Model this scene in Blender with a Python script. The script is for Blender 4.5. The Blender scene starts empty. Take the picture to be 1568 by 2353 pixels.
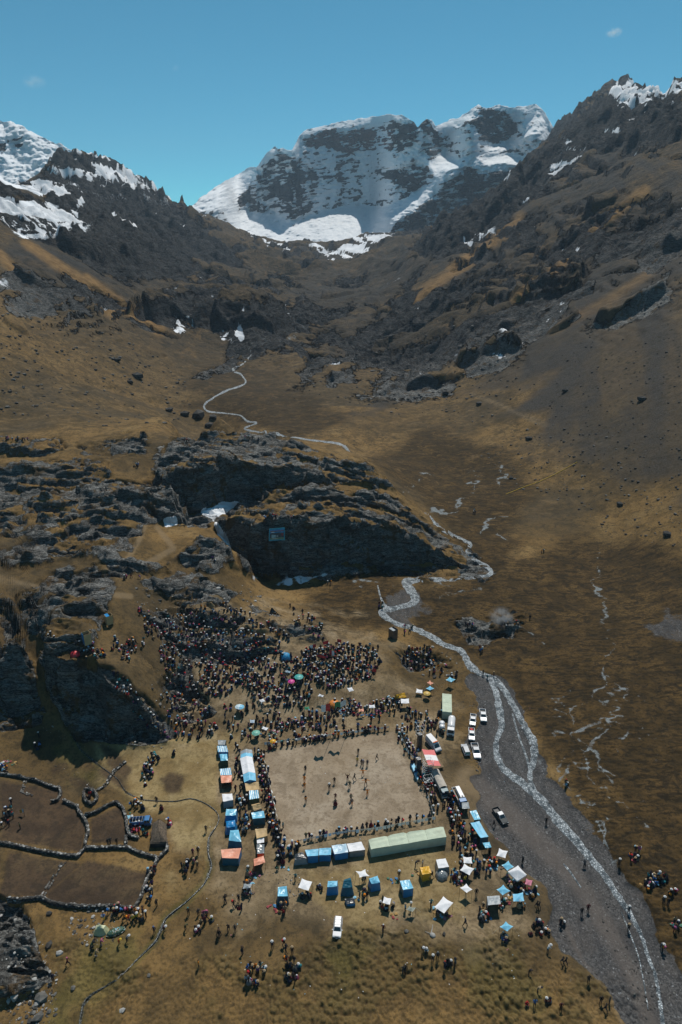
import bpy, bmesh, math, random
import numpy as np
from mathutils import Vector, Matrix
SC = bpy.context.scene
COL = SC.collection
R_ = math.radians
random.seed(7)
RNG = np.random.RandomState(11)

# ---------------------------------------------------------------- camera, sky, sun, exposure
CAMZ = 110.0
FOC = 1500.0            # focal length, in units where the picture is 2353 tall
PITCH = R_(22)
UC, VC = 784.0, 1176.5
cam = bpy.data.cameras.new('camera')
cam.sensor_fit = 'VERTICAL'
cam.sensor_height = 24.0
cam.lens = 24.0 * FOC / 2353.0
cam.clip_start = 1.0
cam.clip_end = 30000
camo = bpy.data.objects.new('camera', cam)
COL.objects.link(camo)
camo.location = (0, 0, CAMZ)
camo.rotation_euler = (R_(90) - PITCH, 0, 0)
SC.camera = camo

SUN_EL, SUN_AZ = R_(57), R_(15)     # azimuth clockwise from +Y
W = bpy.data.worlds.new('World'); SC.world = W
W.use_nodes = True
wn = W.node_tree; wn.nodes.clear()
sky = wn.nodes.new('ShaderNodeTexSky'); sky.sky_type = 'NISHITA'
sky.sun_disc = False; sky.sun_elevation = SUN_EL; sky.sun_rotation = SUN_AZ
sky.altitude = 4800; sky.air_density = 1.0; sky.dust_density = 0.4; sky.ozone_density = 2.4
tint = wn.nodes.new('ShaderNodeMix'); tint.data_type = 'RGBA'; tint.blend_type = 'MULTIPLY'
tint.inputs[0].default_value = 1.0
tint.inputs[7].default_value = (0.47, 1.16, 1.02, 1)
bg = wn.nodes.new('ShaderNodeBackground'); bg.inputs['Strength'].default_value = 0.115
wo = wn.nodes.new('ShaderNodeOutputWorld')
wn.links.new(sky.outputs[0], tint.inputs[6]); wn.links.new(tint.outputs[2], bg.inputs[0]); wn.links.new(bg.outputs[0], wo.inputs[0])

sl = bpy.data.lights.new('sun', 'SUN'); sl.energy = 5.0; sl.angle = R_(0.5); sl.color = (1.0, 0.95, 0.87)
so = bpy.data.objects.new('sun', sl); COL.objects.link(so)
sd = Vector((math.sin(SUN_AZ) * math.cos(SUN_EL), math.cos(SUN_AZ) * math.cos(SUN_EL), math.sin(SUN_EL)))
so.rotation_euler = sd.to_track_quat('Z', 'Y').to_euler(); so.location = sd * 500
SC.view_settings.view_transform = 'Standard'; SC.view_settings.look = 'None'
SC.view_settings.exposure = -0.22; SC.view_settings.gamma = 1.0; SC.view_settings.use_curve_mapping = False
SC.render.engine = 'CYCLES'
SC.cycles.max_bounces = 4; SC.cycles.diffuse_bounces = 2; SC.cycles.glossy_bounces = 2
SC.cycles.transparent_max_bounces = 6; SC.cycles.use_denoising = True

# ---------------------------------------------------------------- picking points of the place from the photograph
CT, ST = math.cos(PITCH), math.sin(PITCH)
def ray(u, v):
    """unit horizontal direction and tangent of elevation for a point seen at (u, v)"""
    px, py = u - UC, v - VC
    f = FOC * CT - py * ST; z = -FOC * ST - py * CT
    h = math.hypot(px, f)
    return px / h, f / h, z / h
def pz(u, v, z=0.0):
    a, b, t = ray(u, v); r = (z - CAMZ) / t
    return (a * r, b * r, z)
def pr(u, v, r):
    a, b, t = ray(u, v)
    return (a * r, b * r, CAMZ + t * r)
def pplane(u, v, A, B, C):
    """where the sight line meets the slope z = A x + B y + C"""
    a, b, t = ray(u, v); r = (CAMZ - C) / (A * a + B * b - t)
    return (a * r, b * r, CAMZ + t * r)
def project(x, y, z):
    dz = z - CAMZ
    f = y * CT - dz * ST; up = y * ST + dz * CT
    return UC + FOC * x / f, VC - FOC * up / f

# ---------------------------------------------------------------- noise
def _h(ix, iy, iz=0, s=0):
    n = (ix * 374761393 + iy * 668265263 + iz * 2147483647 + s * 974711) & 0xffffffff
    n = ((n ^ (n >> 13)) * 1274126177) & 0xffffffff
    n = ((n ^ (n >> 16)) * 2246822519) & 0xffffffff
    return ((n ^ (n >> 15)) & 0xffff).astype(np.float32) / 65535.0
def vnoise(x, y, s=0):
    xi = np.floor(x).astype(np.int64); yi = np.floor(y).astype(np.int64)
    fx = (x - xi).astype(np.float32); fy = (y - yi).astype(np.float32)
    fx = fx * fx * fx * (fx * (fx * 6 - 15) + 10); fy = fy * fy * fy * (fy * (fy * 6 - 15) + 10)
    a = _h(xi, yi, 0, s); b = _h(xi + 1, yi, 0, s); c = _h(xi, yi + 1, 0, s); d = _h(xi + 1, yi + 1, 0, s)
    return (a + (b - a) * fx + (c - a) * fy + (a - b - c + d) * fx * fy) * 2 - 1
def fbm(x, y, o=5, s=0, g=0.5, l=2.03):
    t = np.zeros(np.shape(x), np.float32); a = 1.0; n = 0.0
    ca, sa = math.cos(0.6), math.sin(0.6)
    for i in range(o):
        t += a * vnoise(x, y, s + i * 17); n += a; a *= g
        x, y = (x * ca - y * sa) * l + 3.1, (x * sa + y * ca) * l + 7.7
    return t / n
def ridged(x, y, o=5, s=0, g=0.5, l=2.03):
    t = np.zeros(np.shape(x), np.float32); a = 1.0; n = 0.0
    ca, sa = math.cos(0.7), math.sin(0.7)
    for i in range(o):
        t += a * (1 - 2 * np.abs(vnoise(x, y, s + i * 13))); n += a; a *= g
        x, y = (x * ca - y * sa) * l + 1.3, (x * sa + y * ca) * l + 9.2
    return t / n
def sstep(a, b, x):
    t = np.clip((x - a) / (b - a), 0, 1)
    return t * t * (3 - 2 * t)
def seg_dist(x, y, pts, closed=False):
    P = np.asarray(pts, float); n = len(P); d = np.full(np.shape(x), 1e9)
    for i in range(n if closed else n - 1):
        a, b = P[i], P[(i + 1) % n]; e = b - a; L = max((e ** 2).sum(), 1e-9)
        t = np.clip(((x - a[0]) * e[0] + (y - a[1]) * e[1]) / L, 0, 1)
        d = np.minimum(d, np.hypot(x - a[0] - t * e[0], y - a[1] - t * e[1]))
    return d
def poly_sd(x, y, pts):
    """signed distance, positive inside"""
    P = np.asarray(pts, float); n = len(P); ins = np.zeros(np.shape(x), bool)
    for i in range(n):
        a, b = P[i], P[(i + 1) % n]
        c = ((a[1] > y) != (b[1] > y)) & (x < (b[0] - a[0]) * (y - a[1]) / (b[1] - a[1] + 1e-12) + a[0])
        ins ^= c
    d = seg_dist(x, y, pts, True)
    return np.where(ins, d, -d)
class TPS:
    def __init__(s, X, Y, Z, lam=0.0):
        X = np.asarray(X, float); Y = np.asarray(Y, float); s.X, s.Y = X, Y; n = len(X)
        d = np.hypot(X[:, None] - X[None], Y[:, None] - Y[None])
        K = s.k(d) + lam * np.eye(n); P = np.c_[np.ones(n), X, Y]
        A = np.zeros((n + 3, n + 3)); A[:n, :n] = K; A[:n, n:] = P; A[n:, :n] = P.T
        s.w = np.linalg.lstsq(A, np.r_[np.asarray(Z, float), 0, 0, 0], rcond=None)[0]
    @staticmethod
    def k(d): return np.where(d > 1e-9, d * d * np.log(np.maximum(d, 1e-9)), 0)
    def __call__(s, x, y):
        o = s.w[-3] + s.w[-2] * x + s.w[-1] * y
        for i in range(len(s.X)): o = o + s.w[i] * s.k(np.hypot(x - s.X[i], y - s.Y[i]))
        return o

# ---------------------------------------------------------------- materials
def nmat(name):
    m = bpy.data.materials.new(name); m.use_nodes = True
    nt = m.node_tree; b = nt.nodes['Principled BSDF']
    return m, nt, b
class NB:
    """small helper to wire shader nodes"""
    def __init__(s, nt): s.nt = nt; s.co = None
    def n(s, t): return s.nt.nodes.new(t)
    def l(s, a, b): s.nt.links.new(a, b)
    def val(s, sock, v):
        if hasattr(v, 'is_output') or isinstance(v, bpy.types.NodeSocket): s.l(v, sock)
        else: sock.default_value = v
    def coord(s):
        if s.co is None:
            s.co = s.n('ShaderNodeTexCoord').outputs['Object']
        return s.co
    def noise(s, scale, detail=4, rough=0.55, dist=0.0, sx=None):
        t = s.n('ShaderNodeTexNoise'); t.inputs['Scale'].default_value = scale; t.inputs['Detail'].default_value = detail
        t.inputs['Roughness'].default_value = rough; t.inputs['Distortion'].default_value = dist
        if sx:
            mp = s.n('ShaderNodeMapping'); mp.inputs['Scale'].default_value = sx; s.l(s.coord(), mp.inputs[0]); s.l(mp.outputs[0], t.inputs[0])
        else: s.l(s.coord(), t.inputs[0])
        return t.outputs[0]
    def voro(s, scale, feat='F1', rnd=1.0, out=0):
        t = s.n('ShaderNodeTexVoronoi'); t.feature = feat; t.inputs['Scale'].default_value = scale; t.inputs['Randomness'].default_value = rnd
        s.l(s.coord(), t.inputs['Vector']); return t.outputs[out]
    def ramp(s, x, a, b, c0=0.0, c1=1.0):
        t = s.n('ShaderNodeMapRange'); t.interpolation_type = 'SMOOTHSTEP'
        s.val(t.inputs[0], x); t.inputs[1].default_value = a; t.inputs[2].default_value = b; t.inputs[3].default_value = c0; t.inputs[4].default_value = c1
        return t.outputs[0]
    def mix(s, f, a, b, blend='MIX'):
        t = s.n('ShaderNodeMix'); t.data_type = 'RGBA'; t.blend_type = blend
        s.val(t.inputs[0], f)
        for k, v in ((6, a), (7, b)):
            if isinstance(v, tuple) and len(v) == 3: v = v + (1,)
            s.val(t.inputs[k], v)
        return t.outputs[2]
    def math(s, op, a, b=0.0, clamp=False):
        t = s.n('ShaderNodeMath'); t.operation = op; t.use_clamp = clamp
        s.val(t.inputs[0], a); s.val(t.inputs[1], b); return t.outputs[0]
    def attr(s, name, typ='GEOMETRY'):
        t = s.n('ShaderNodeAttribute'); t.attribute_name = name; t.attribute_type = typ; return t
    def rgb(s, sock):
        t = s.n('ShaderNodeSeparateColor'); s.l(sock, t.inputs[0]); return t.outputs
    def bump(s, h, strength, dist, prev=None):
        t = s.n('ShaderNodeBump'); t.inputs['Strength'].default_value = strength; t.inputs['Distance'].default_value = dist
        s.l(h, t.inputs['Height'])
        if prev is not None: s.l(prev, t.inputs['Normal'])
        return t.outputs[0]
_plain = {}
def plain(name, rgb, rough=0.8, var=0.15, scale=1.5, metal=0.0, spec=0.3):
    """a simple procedural material: base colour with a little mottling"""
    if name in _plain: return _plain[name]
    m, nt, b = nmat(name); q = NB(nt)
    lo = tuple(max(0, c * (1 - var)) for c in rgb); hi = tuple(min(1, c * (1 + var)) for c in rgb)
    q.l(q.mix(q.ramp(q.noise(scale, 3), 0.3, 0.7), lo, hi), b.inputs['Base Color'])
    b.inputs['Roughness'].default_value = rough; b.inputs['Metallic'].default_value = metal
    b.inputs['Specular IOR Level'].default_value = spec
    _plain[name] = m
    return m
def grid_mesh(name, V, nr, nc, mat, attrs=None, smooth=True, uv=None):
    """V: (nr*nc,3) array laid out row by row"""
    me = bpy.data.meshes.new(name)
    i = np.arange((nr - 1) * (nc - 1)); r = i // (nc - 1); c = i % (nc - 1); a = r * nc + c
    F = np.stack([a, a + 1, a + nc + 1, a + nc], 1).astype(np.int32)
    me.vertices.add(len(V)); me.vertices.foreach_set('co', np.asarray(V, np.float32).ravel())
    me.loops.add(F.size); me.loops.foreach_set('vertex_index', F.ravel())
    me.polygons.add(len(F)); me.polygons.foreach_set('loop_start', np.arange(0, F.size, 4, dtype=np.int32))
    me.polygons.foreach_set('use_smooth', np.full(len(F), smooth))
    me.update(calc_edges=True)
    for k, A in (attrs or {}).items():
        at = me.attributes.new(k, 'FLOAT_COLOR', 'POINT')
        at.data.foreach_set('color', np.c_[A, np.ones(len(V))].astype(np.float32).ravel())
    me.materials.append(mat)
    o = bpy.data.objects.new(name, me); COL.objects.link(o)
    return o
def raw_mesh(name, V, F, mats, midx=None, smooth=False):
    """V list of points, F list of faces (any size); returns a mesh datablock"""
    me = bpy.data.meshes.new(name); me.from_pydata([tuple(v) for v in V], [], F)
    for m in (mats if isinstance(mats, (list, tuple)) else [mats]): me.materials.append(m)
    if midx is not None: me.polygons.foreach_set('material_index', np.asarray(midx, np.int32))
    if smooth: me.polygons.foreach_set('use_smooth', np.ones(len(me.polygons), bool))
    me.update(); return me
def link(name, me, parent=None):
    o = bpy.data.objects.new(name, me); COL.objects.link(o)
    if parent is not None: o.parent = parent
    return o
def tag(o, label=None, cat=None, group=None, kind=None):
    if label: o['label'] = label
    if cat: o['category'] = cat
    if group: o['group'] = group
    if kind: o['kind'] = kind
    return o
# ================================================================ TERRAIN
# right-hand and left-hand valley sides as planes
RS = (0.58, 0.0638, -72.5)
LS = (-0.60, 0.0, -69.0)
CP = []
def cz(z, *uv): CP.extend(pz(u, v, z) for u, v in uv)
def cr(r, *uv): CP.extend(pr(u, v, r) for u, v in uv)
for u in (-150, 0, 400, 784, 1200, 1568, 1700): cz(0, (u, 2700))
cz(0, (0, 2353), (400, 2353), (784, 2353), (1200, 2353), (1568, 2353))
cz(0, (-80, 2050), (200, 2000), (500, 2050), (784, 2050), (1100, 2050), (1300, 2050), (1568, 2050))
cz(0, (0, 1850), (250, 1830), (450, 1800), (620, 1750), (784, 1750), (950, 1750), (1100, 1750), (1300, 1750))
cz(0, (60, 1720), (180, 1705), (280, 1715), (370, 1720), (500, 1700), (650, 1670), (800, 1650), (900, 1640))
cz(0.3, (1000, 1600), (1100, 1600), (1250, 1600), (1000, 1520), (1100, 1480), (960, 1450))
cz(1.5, (1400, 1700), (1568, 1800), (1300, 1500)); cz(3, (1568, 1600), (1450, 1480)); cz(6, (1568, 1430)); cz(1, (1250, 1380), (1150, 1350), (1050, 1380))
cz(2, (1200, 1250), (1130, 1150), (1000, 1080), (1300, 1250)); cz(9, (1568, 1300)); cz(5, (1420, 1230))
# the hillside with the crowd
cz(2, (420, 1640), (560, 1630)); cz(4, (480, 1570), (620, 1570), (760, 1570)); cz(3, (860, 1560), (900, 1500))
cz(8.5, (480, 1470), (600, 1480)); cz(6.5, (720, 1480)); cz(3, (820, 1470)); cz(11, (400, 1420), (520, 1410)); cz(5, (680, 1410)); cz(2, (800, 1400), (880, 1380))
cz(2, (620, 1345), (700, 1332), (780, 1320), (870, 1306), (980, 1300), (570, 1320))
cz(17, (300, 1450)); cz(19, (230, 1440)); cz(19, (140, 1450)); cz(18, (60, 1400)); cz(17, (0, 1420))
cz(15, (430, 1340), (500, 1360)); cz(20, (300, 1340), (150, 1330), (0, 1320)); cz(12, (545, 1330)); cz(18, (480, 1270)); cz(14, (550, 1280))
cz(21, (330, 1260), (150, 1250), (0, 1240)); cz(19, (440, 1220)); cz(16, (500, 1190), (420, 1195)); cz(24, (250, 1190), (80, 1190)); cz(27, (300, 1110), (150, 1120), (0, 1130))
cz(32, (330, 1030), (200, 1030), (60, 1030)); cz(33, (0, 1005), (120, 1000), (300, 995)); cz(32, (420, 1015), (520, 1008), (600, 1006))
cz(29, (700, 1020)); cz(23, (820, 1060)); cz(16, (620, 1150), (760, 1150))
cz(31, (60, 970)); cz(32, (0, 960), (150, 955)); cz(27, (300, 970), (400, 975)); cz(20, (500, 960))
# behind the crest of the rock hill the ground drops to the stream
for u in (440, 500, 560, 620, 680, 740, 790):
    a_, b_, t_ = ray(u, 1000)
    for r_, z_ in ((312, 16), (345, 8), (380, 7)): CP.append((a_ * r_, b_ * r_, z_))
# valley floor going up to the bowl
cz(4, (900, 1060), (1000, 1020), (820, 1040)); cz(6, (700, 985), (850, 980), (600, 970)); cz(9, (560, 920), (700, 920)); cz(12, (520, 870), (640, 870)); cz(15, (575, 820), (500, 820))
cz(11, (480, 900)); cz(8, (950, 930)); cz(12, (800, 870)); cz(20, (680, 810)); cz(14, (450, 850))
cr(700, (560, 780), (470, 775)); cr(730, (520, 735), (600, 745), (420, 740)); cr(800, (600, 700), (450, 690), (700, 745)); cr(1000, (700, 690), (800, 690), (560, 675))
cr(1450, (700, 625), (820, 620), (600, 620)); cr(1950, (720, 575), (850, 565), (620, 560)); cr(2300, (500, 510), (560, 540), (760, 558), (880, 540)); cr(1250, (900, 640), (950, 600))
for u, v in ((1568, 1150), (1568, 1000), (1568, 850), (1568, 700), (1568, 550), (1568, 400), (1568, 300), (1568, 215), (1500, 215), (1400, 1050), (1400, 900), (1400, 700), (1400, 500), (1400, 350),
             (1300, 1050), (1250, 900), (1250, 750), (1250, 600), (1250, 450), (1450, 183), (1400, 225), (1310, 262), (1267, 295), (1120, 850), (1100, 740), (1130, 620), (1150, 520), (1000, 760), (1020, 640), (960, 820), (1200, 380), (1700, 900), (1700, 500)):
    CP.append(pplane(u, v, *RS))
for u, v in ((-130, 800), (-130, 600), (0, 880), (0, 760), (0, 640), (0, 540), (0, 460), (120, 860), (120, 740), (120, 620), (120, 500), (120, 400), (120, 356), (240, 890), (240, 760), (240, 660), (240, 560), (240, 450), (240, 380), (340, 860), (350, 760), (360, 660), (360, 560), (330, 432), (400, 474), (-130, 350)):
    CP.append(pplane(u, v, *LS))
# ground beyond the crests falls away
for u, v, P in ((1568, 215, RS), (1450, 183, RS), (1310, 262, RS), (1267, 295, RS), (1700, 215, RS), (1200, 380, RS), (120, 356, LS), (240, 380, LS), (400, 474, LS), (330, 432, LS), (0, 400, LS)):
    x, y, z = pplane(u, v, *P); CP.append((x * 1.5, y * 1.5, z - 0.09 * math.hypot(x, y))); CP.append((x * 1.1, y * 1.1, z - 0.012 * math.hypot(x, y)))
CP = np.array(CP)
def polar(x, y): return np.arctan2(x, y) * 2.2, np.log(np.hypot(x, y))
_a, _l = polar(CP[:, 0], CP[:, 1])
tps = TPS(_a, _l, CP[:, 2] / np.maximum(np.hypot(CP[:, 0], CP[:, 1]), 1), 1e-5)

NA, NF, NR = 715, 2800, 1360
AZ0, AZ1, R0, R1 = R_(-46), R_(46), 52.0, 3300.0
caz = np.linspace(AZ0, AZ1, 141) * 2.2; clr = np.linspace(math.log(R0), math.log(R1), 220)
GA, GL = np.meshgrid(caz, clr, indexing='ij')
GZ = tps(GA, GL).astype(np.float32)
def base_z(x, y):
    """smooth ground from the control points (bicubic-free: bilinear on a fine table)"""
    a, l = polar(x, y)
    fa = np.clip((a - caz[0]) / (caz[1] - caz[0]), 0, len(caz) - 1.001); fl = np.clip((l - clr[0]) / (clr[1] - clr[0]), 0, len(clr) - 1.001)
    ia = fa.astype(int); il = fl.astype(int); ta = fa - ia; tl = fl - il
    q = GZ[ia, il] * (1 - ta) * (1 - tl) + GZ[ia + 1, il] * ta * (1 - tl) + GZ[ia, il + 1] * (1 - ta) * tl + GZ[ia + 1, il + 1] * ta * tl
    return q * np.hypot(x, y)

# steep rock steps: rim points (u, v, z) of each top
BLOCKS = [
    ('A', [(497, 1195, 19), (560, 1212, 19), (640, 1216, 19.5), (760, 1208, 19), (860, 1200, 18.5), (905, 1215, 15), (960, 1250, 9.5), (1060, 1292, 3.5), (1130, 1322, 0.3), (1100, 1290, 2), (1000, 1200, 9), (930, 1140, 16), (860, 1105, 21), (700, 1110, 22), (600, 1135, 22)], 7),
    ('B', [(352, 1058, 34), (378, 1072, 34), (450, 1070, 34), (520, 1056, 33.5), (600, 1072, 30), (700, 1092, 27), (800, 1098, 25), (880, 1115, 21), (900, 1118, 18), (850, 1072, 22), (760, 1045, 28), (640, 1008, 32), (560, 1003, 33), (430, 1011, 33.5), (370, 1030, 33.5)], 6),
    ('C', [(108, 1506, 19.5), (170, 1508, 19.5), (245, 1530, 19), (290, 1572, 14.5), (340, 1622, 7.5), (392, 1686, 0.5), (420, 1660, 1), (380, 1570, 8), (330, 1490, 13.5), (260, 1410, 20), (115, 1425, 20)], 7),
    ('D', [(-60, 1500, 18), (10, 1482, 18), (42, 1490, 17), (70, 1540, 12.5), (92, 1620, 5), (96, 1655, 1.5), (40, 1672, 0.5), (-80, 1672, 1)], 5),
    ('E', [(45, 1148, 27), (120, 1152, 27), (200, 1140, 27.5), (290, 1135, 28), (375, 1140, 28), (380, 1105, 28.5), (200, 1105, 29), (60, 1125, 28)], 3),
    ('F', [(0, 1085, 30.5), (90, 1078, 31), (170, 1072, 31), (250, 1080, 30.5), (240, 1055, 31.5), (100, 1052, 32), (-40, 1060, 32)], 3),
    ('G', [(-40, 1030, 34.5), (60, 1028, 34.5), (150, 1020, 34.5), (140, 1004, 34.5), (-40, 1006, 35)], 3),
]
FROCK_X = []
# far rock steps on the valley sides: rim points (u, v), height of the drop, slope plane
FBLK = [
    ([(1062, 838), (1100, 826), (1150, 822), (1205, 806), (1215, 790), (1150, 796), (1080, 808)], 16, RS),
    ([(1375, 742), (1430, 728), (1480, 712), (1535, 672), (1530, 650), (1460, 690), (1390, 722)], 13, RS),
    ([(1080, 715), (1150, 700), (1230, 680), (1340, 650), (1330, 635), (1200, 665), (1090, 690)], 9, RS),
    ([(940, 880), (1000, 872), (1060, 870), (1040, 850), (950, 862)], 7, RS),
    ([(820, 800), (900, 785), (960, 760), (940, 745), (830, 780)], 8, RS),
    ([(300, 735), (340, 728), (400, 735), (450, 745), (480, 715), (420, 690), (330, 700)], 18, None),
    ([(480, 752), (560, 745), (640, 748), (650, 715), (570, 690), (490, 715)], 20, None),
    ([(955, 560), (990, 572), (1040, 568), (1100, 520), (1200, 440), (1190, 400), (1050, 500), (975, 535)], 24, RS),
    ([(150, 575), (220, 605), (280, 615), (330, 600), (420, 560), (400, 520), (250, 520), (170, 540)], 22, LS),
    ([(1440, 330), (1500, 300), (1568, 330), (1620, 320), (1620, 210), (1540, 215), (1480, 270)], 26, RS),
]
for u0, v0, u1, v1, hh in ((1085, 668, 1180, 655, 7), (1190, 655, 1335, 625, 9), (820, 838, 905, 806, 6), (945, 748, 1062, 706, 8), (1185, 700, 1335, 650, 9), (755, 866, 850, 836, 5), (1480, 575, 1580, 545, 10), (1345, 492, 1425, 458, 12),
        (880, 762, 960, 728, 7), (1245, 575, 1335, 545, 9), (1040, 622, 1135, 578, 9), (1110, 770, 1180, 752, 8), (860, 905, 930, 892, 5), (1260, 770, 1330, 730, 8), (40, 640, 110, 668, 7), (170, 700, 230, 735, 7), (10, 745, 60, 770, 5), (480, 620, 560, 640, 9), (650, 735, 740, 725, 6), (740, 690, 850, 672, 7), (560, 640, 660, 650, 9), (1180, 545, 1240, 505, 9)):
    FBLK.append(([(u0, v0), ((u0 * 2 + u1) / 3, (v0 * 2 + v1) / 3 + 4), ((u0 + u1 * 2) / 3, (v0 + v1 * 2) / 3 + 3), (u1, v1), (u1 - 4, v1 - 12), ((u0 + u1) / 2, (v0 + v1) / 2 - 15), (u0 + 6, v0 - 12)], hh, RS))
    FROCK_X.append([(u0 - 6, v0 - 4), ((u0 + u1) / 2, (v0 + v1) / 2 - 8), (u1 + 4, v1 - 6), (u1 + 6, v1 + 6), ((u0 + u1) / 2, (v0 + v1) / 2 + 14), (u0, v0 + 10)])
def ground_hit(u, v):
    a, b, t = ray(u, v)
    r = np.exp(np.linspace(math.log(R0), math.log(R1), 1500)); s = base_z(a * r, b * r) - (CAMZ + t * r)
    k = np.argmax(s > 0) if (s > 0).any() else len(r) - 1
    return (a * r[k], b * r[k], CAMZ + t * r[k])
_bl = []
for nm, rim, k in BLOCKS:
    P = np.array([pz(*q) for q in rim]); _bl.append((P[:, :2], TPS(P[:, 0] / 50, P[:, 1] / 50, P[:, 2], 0.05), k))
_fb = []
for rim, hgt, pl in FBLK:
    P = np.array([ground_hit(u, v) for u, v in rim]); _fb.append((P[:, :2], hgt))
# rock areas, as seen outlines (u, v), used for colour and roughness
ROCK = [
    [(490, 1190), (640, 1125), (870, 1110), (960, 1190), (1135, 1320), (1060, 1332), (900, 1312), (700, 1345), (560, 1325)],
    [(345, 1050), (420, 1008), (640, 1000), (760, 1045), (850, 1068), (905, 1125), (760, 1110), (640, 1130), (540, 1195), (390, 1205), (355, 1150)],
    [(-20, 1005), (140, 1003), (155, 1028), (120, 1045), (-20, 1055)],
    [(-20, 1080), (100, 1055), (235, 1050), (262, 1088), (200, 1120), (-20, 1170)],
    [(45, 1140), (200, 1118), (385, 1098), (385, 1195), (200, 1210), (60, 1185)],
    [(170, 1018), (330, 998), (340, 1048), (200, 1050)],
    [(395, 1272), (480, 1238), (530, 1258), (558, 1312), (480, 1322), (420, 1302)],
    [(-20, 1262), (100, 1230), (310, 1235), (300, 1265), (20, 1302)],
    [(45, 1372), (110, 1320), (250, 1300), (285, 1340), (240, 1440), (225, 1500), (170, 1535), (120, 1505), (60, 1450)],
    [(310, 1330), (420, 1318), (560, 1362), (500, 1390), (330, 1372)],
    [(315, 1400), (400, 1388), (540, 1400), (650, 1490), (560, 1530), (380, 1490)],
    [(92, 1495), (250, 1520), (300, 1560), (400, 1690), (330, 1712), (170, 1700), (110, 1600)],
    [(-20, 1470), (60, 1480), (98, 1600), (98, 1662), (-20, 1680)],
    [(-20, 2060), (40, 2080), (80, 2140), (132, 2255), (95, 2292), (-20, 2310)],
    [(365, 1570), (430, 1515), (455, 1600), (490, 1640), (420, 1655)],
    [(1035, 1432), (1200, 1424), (1205, 1455), (1080, 1482)],
    [(900, 1490), (1000, 1500), (1040, 1530), (940, 1545)],
    [(640, 1425), (720, 1440), (740, 1475), (660, 1460)],
    [(-20, 1175), (60, 1183), (330, 1205), (330, 1230), (-20, 1238)], [(230, 1272), (400, 1290), (400, 1325), (250, 1330)], [(560, 1385), (650, 1420), (700, 1450), (640, 1455)],
    [(0, 1360), (45, 1420), (110, 1640), (70, 1650), (0, 1500)],
]
FROCK = [
    [(290, 735), (330, 690), (450, 655), (640, 675), (660, 750), (560, 775), (390, 765)],
    [(1050, 830), (1100, 795), (1215, 780), (1215, 815), (1160, 865), (1075, 878)],
    [(1340, 745), (1440, 690), (1535, 630), (1550, 700), (1400, 765)],
    [(945, 570), (1000, 500), (1080, 400), (1200, 375), (1267, 288), (1310, 255), (1400, 215), (1470, 178), (1580, 200), (1580, 320), (1460, 325), (1360, 330), (1250, 430), (1150, 520), (1050, 560), (985, 590)],
    [(120, 335), (230, 350), (410, 455), (470, 500), (580, 560), (560, 600), (460, 620), (330, 640), (240, 630), (150, 560), (100, 440)],
    [(640, 700), (760, 690), (820, 700), (740, 740), (650, 730)],
    [(740, 870), (860, 800), (1000, 760), (1180, 700), (1345, 645), (1350, 670), (1200, 735), (1050, 805), (900, 865)], [(810, 905), (950, 850), (1065, 865), (1045, 905), (900, 922)],
    [(840, 770), (1000, 690), (1150, 640), (1150, 668), (960, 765)], [(1340, 570), (1460, 520), (1600, 470), (1600, 520), (1420, 590)], [(1440, 800), (1600, 700), (1600, 740), (1480, 830)], [(1180, 760), (1300, 700), (1320, 720), (1220, 800)],
    [(680, 650), (780, 640), (800, 665), (700, 680)], [(860, 660), (960, 640), (950, 680), (880, 690)], [(560, 790), (640, 775), (660, 800), (590, 810)], [(680, 770), (760, 760), (800, 790), (720, 800)],
    [(0, 690), (90, 680), (140, 720), (40, 735)], [(150, 640), (260, 690), (330, 760), (250, 730)], [(470, 640), (640, 610), (660, 640), (500, 670)], [(720, 620), (900, 610), (860, 650), (740, 655)],
]
FROCK += FROCK_X
def umask(u, v, polys, soft, wob):
    m = np.zeros(u.shape, np.float32)
    for P in polys:
        A = np.array(P, float); s = soft * 3
        k = (u > A[:, 0].min() - s) & (u < A[:, 0].max() + s) & (v > A[:, 1].min() - s) & (v < A[:, 1].max() + s)
        if k.any(): m[k] = np.maximum(m[k], sstep(-soft, soft, poly_sd(u[k], v[k], P) + wob[k] * soft * 1.6))
    return m

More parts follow.
